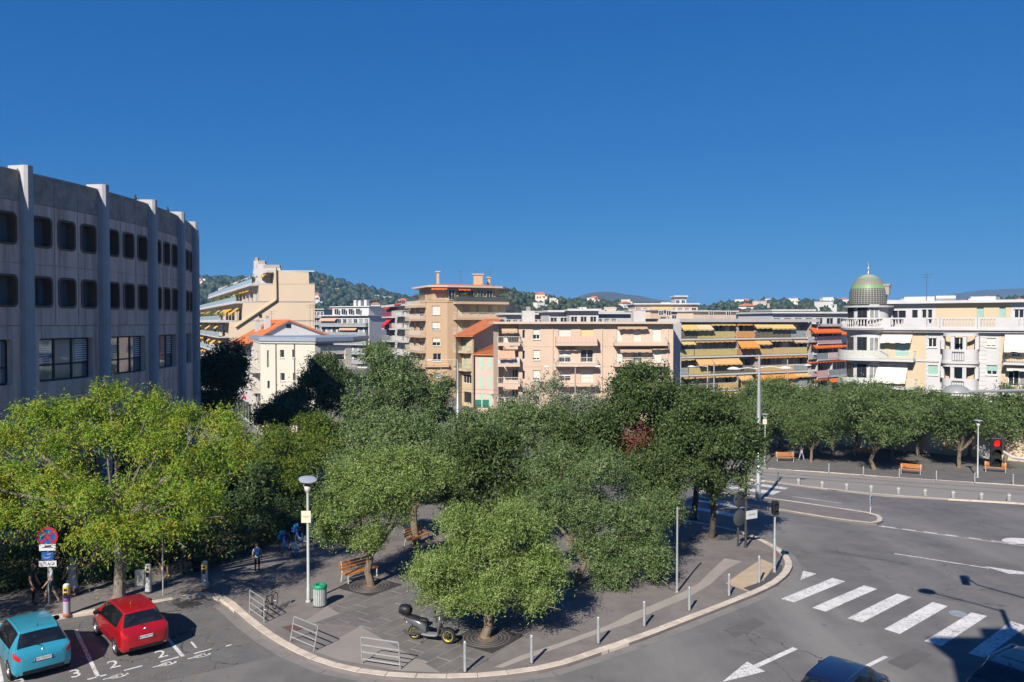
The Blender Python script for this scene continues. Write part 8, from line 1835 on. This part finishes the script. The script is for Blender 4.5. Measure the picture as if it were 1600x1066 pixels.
    for s in (-1, 1):
        m = MB(); m.lathe([(0, .009), (.008, 0), (0, -.009)], 6, tuple(J['head'] + V3(s * .032, .083, .018) * k)); m.build('eye', M_BLACK, o); m = MB(); m.lathe([(0, .028), (.012, .015), (.012, -.015), (0, -.025)], 6, tuple(J['head'] + V3(s * .088, -.005, 0) * k)); m.build('ear', SKIN, o)
    MB().box(-.022 * k, .022 * k, (J['jaw'].y + .06 * k), (J['jaw'].y + .072 * k), J['jaw'].z, J['jaw'].z + .008 * k).build('mouth', mat('lips', (.30, .09, .08), rough=.6), o)
    if dress:
        m = MB(); m.lathe([(.15 * k, 1.40 * k), (.18 * k, 1.25 * k), (.155 * k, 1.08 * k), (.20 * k, .88 * k), (.235 * k, .62 * k), (.27 * k, .38 * k)], 18, mi=0, M=Matrix.Diagonal((1.05, .8, 1, 1))); m.build('dress', dress, o, smooth=True)
    return o
def floral():
    m = mat('floral dress', (.45, .45, .48), (.20, .22, .30), scale=14, rough=.9); return m
person('woman in a pale patterned dress walking past the hedge on the left', gp(113, 935), 1.2, 1.62, 'walk', (.45, .45, .48), (.36, .20, .13), (.25, .2, .2), (.35, .30, .26), dress=floral())
person('person in shorts with a white top standing behind the sign pole', gp(80.5, 947), 2.2, 1.74, 'walk', (.40, .42, .48), (.03, .04, .06), (.06, .05, .05), shorts=True)
person('person in dark clothes standing behind the roof of the blue car', gp(52, 949), -1.4, 1.72, 'stand', (.012, .012, .014), (.012, .012, .015), (.02, .02, .02), (.02, .015, .01), hairlen=.12)
ch = person('child in a striped shirt with a blue backpack, seen from behind', gp(402, 898), .25, 1.36, 'stand', (.35, .42, .55), (.012, .012, .015), (.45, .47, .48))
kk = 1.36 / 1.7; bp = thing('backpack', 'small blue backpack on the back of the standing child', 'backpack', tuple(Vector(gp(402, 898)) + Matrix.Rotation(.25, 3, 'Z') @ V3(0, -.17 * kk - .03, 1.10 * kk)), .25)
MB().box(-.13, .13, -.09, .07, 0, .34).build('bag', mat('backpack blue', (.02, .05, .18), (.04, .10, .26), scale=10, rough=.8), bp, bevel=.045); MB().box(-.10, .10, -.13, -.088, .03, .17).build('pocket', mat('backpack pocket', (.015, .10, .22), rough=.8), bp, bevel=.02)
for s in (-1, 1): m = MB(); m.tube([(s * .09, .06, .05), (s * .11, .20, .16), (s * .10, .16, .36), (s * .08, .06, .33)], .014, 5); m.build('strap', M_BLACK, bp)
# low wall the two people sit on
wa, wb2 = Vector(gp(236, 908)), Vector(gp(300, 895)); wl = thing('low_wall', 'low concrete wall under the hedge with two people seated on it', 'wall', tuple(wa), math.atan2((wb2 - wa).y, (wb2 - wa).x)); Lw_ = (wb2 - wa).length
for i in range(3): MB().box(Lw_ * i / 3 + .006, Lw_ * (i + 1) / 3 - .006, 0, .42, -.1, .40).build('block', M_BEIGE, wl, bevel=.015)
ang = wl.rotation_euler.z
for t, lab, tp, lw_, sh_ in ((.28, 'seated person with yellow shoes next to the white charging post', (.10, .05, .04), (.36, .20, .13), (.55, .36, .03)), (.72, 'seated person in shorts with yellow shoes and a dark bag', (.05, .05, .06), (.30, .32, .36), (.55, .38, .03))):
    p = wa.lerp(wb2, t) + Matrix.Rotation(ang, 3, 'Z') @ V3(0, .16, 0); person(lab, tuple(p), ang + math.pi, 1.66, 'sit', tp, lw_, sh_, shorts=True)
p = wa.lerp(wb2, 1.08) + Matrix.Rotation(ang, 3, 'Z') @ V3(0, -.45, 0); bg_ = thing('bag', 'dark shoulder bag on the pavement beside the seated people', 'bag', tuple(p), ang); loft(MB(), [(-.28, .16, .04, .10), (-.24, .17, .11, .16), (0, .18, .13, .18), (.24, .17, .11, .16), (.28, .16, .04, .10)]).build('pouch', M_BLACK, bg_, smooth=True); m = MB(); m.tube([(-.2, 0, .3), (-.1, 0, .48), (.1, 0, .48), (.2, 0, .3)], .012, 5); m.build('handle', M_BLACK, bg_)
person('person in pale clothes walking between the far olives', gp(1252, 722, .13), -1.2, 1.72, 'walk', (.40, .42, .50), (.36, .38, .48), (.3, .3, .3), (.3, .28, .25))
person('person in dark clothes in the shade behind the leftmost far bench', gp(1236, 706, .13), 1.5, 1.75, 'stand', (.05, .06, .10), (.02, .02, .03))
g = gy(743, 124, 0); person('person in red walking along the pink garden wall', (g[0], g[1], ZG), 1.0, 1.7, 'walk', (.45, .03, .05), (.45, .05, .08), shorts=True)

bpy.data.scenes.remove(TMP)
# ================================================================== HAZE
hz = MB(); hz.box(-3300, 3900, -125, 4700, ZG - 30, 178); hzm = bpy.data.materials.new('haze air'); hzm.use_nodes = True; t = hzm.node_tree; t.nodes.clear()
pv = t.nodes.new('ShaderNodeVolumePrincipled'); pv.inputs['Color'].default_value = (.22, .53, 1.0, 1); pv.inputs['Density'].default_value = .00015; pv.inputs['Anisotropy'].default_value = 0.0
out = t.nodes.new('ShaderNodeOutputMaterial'); t.links.new(pv.outputs[0], out.inputs['Volume'])
tag(hz.build('haze', hzm), 'thin pale haze over the town and the hills', 'haze', kind='stuff')
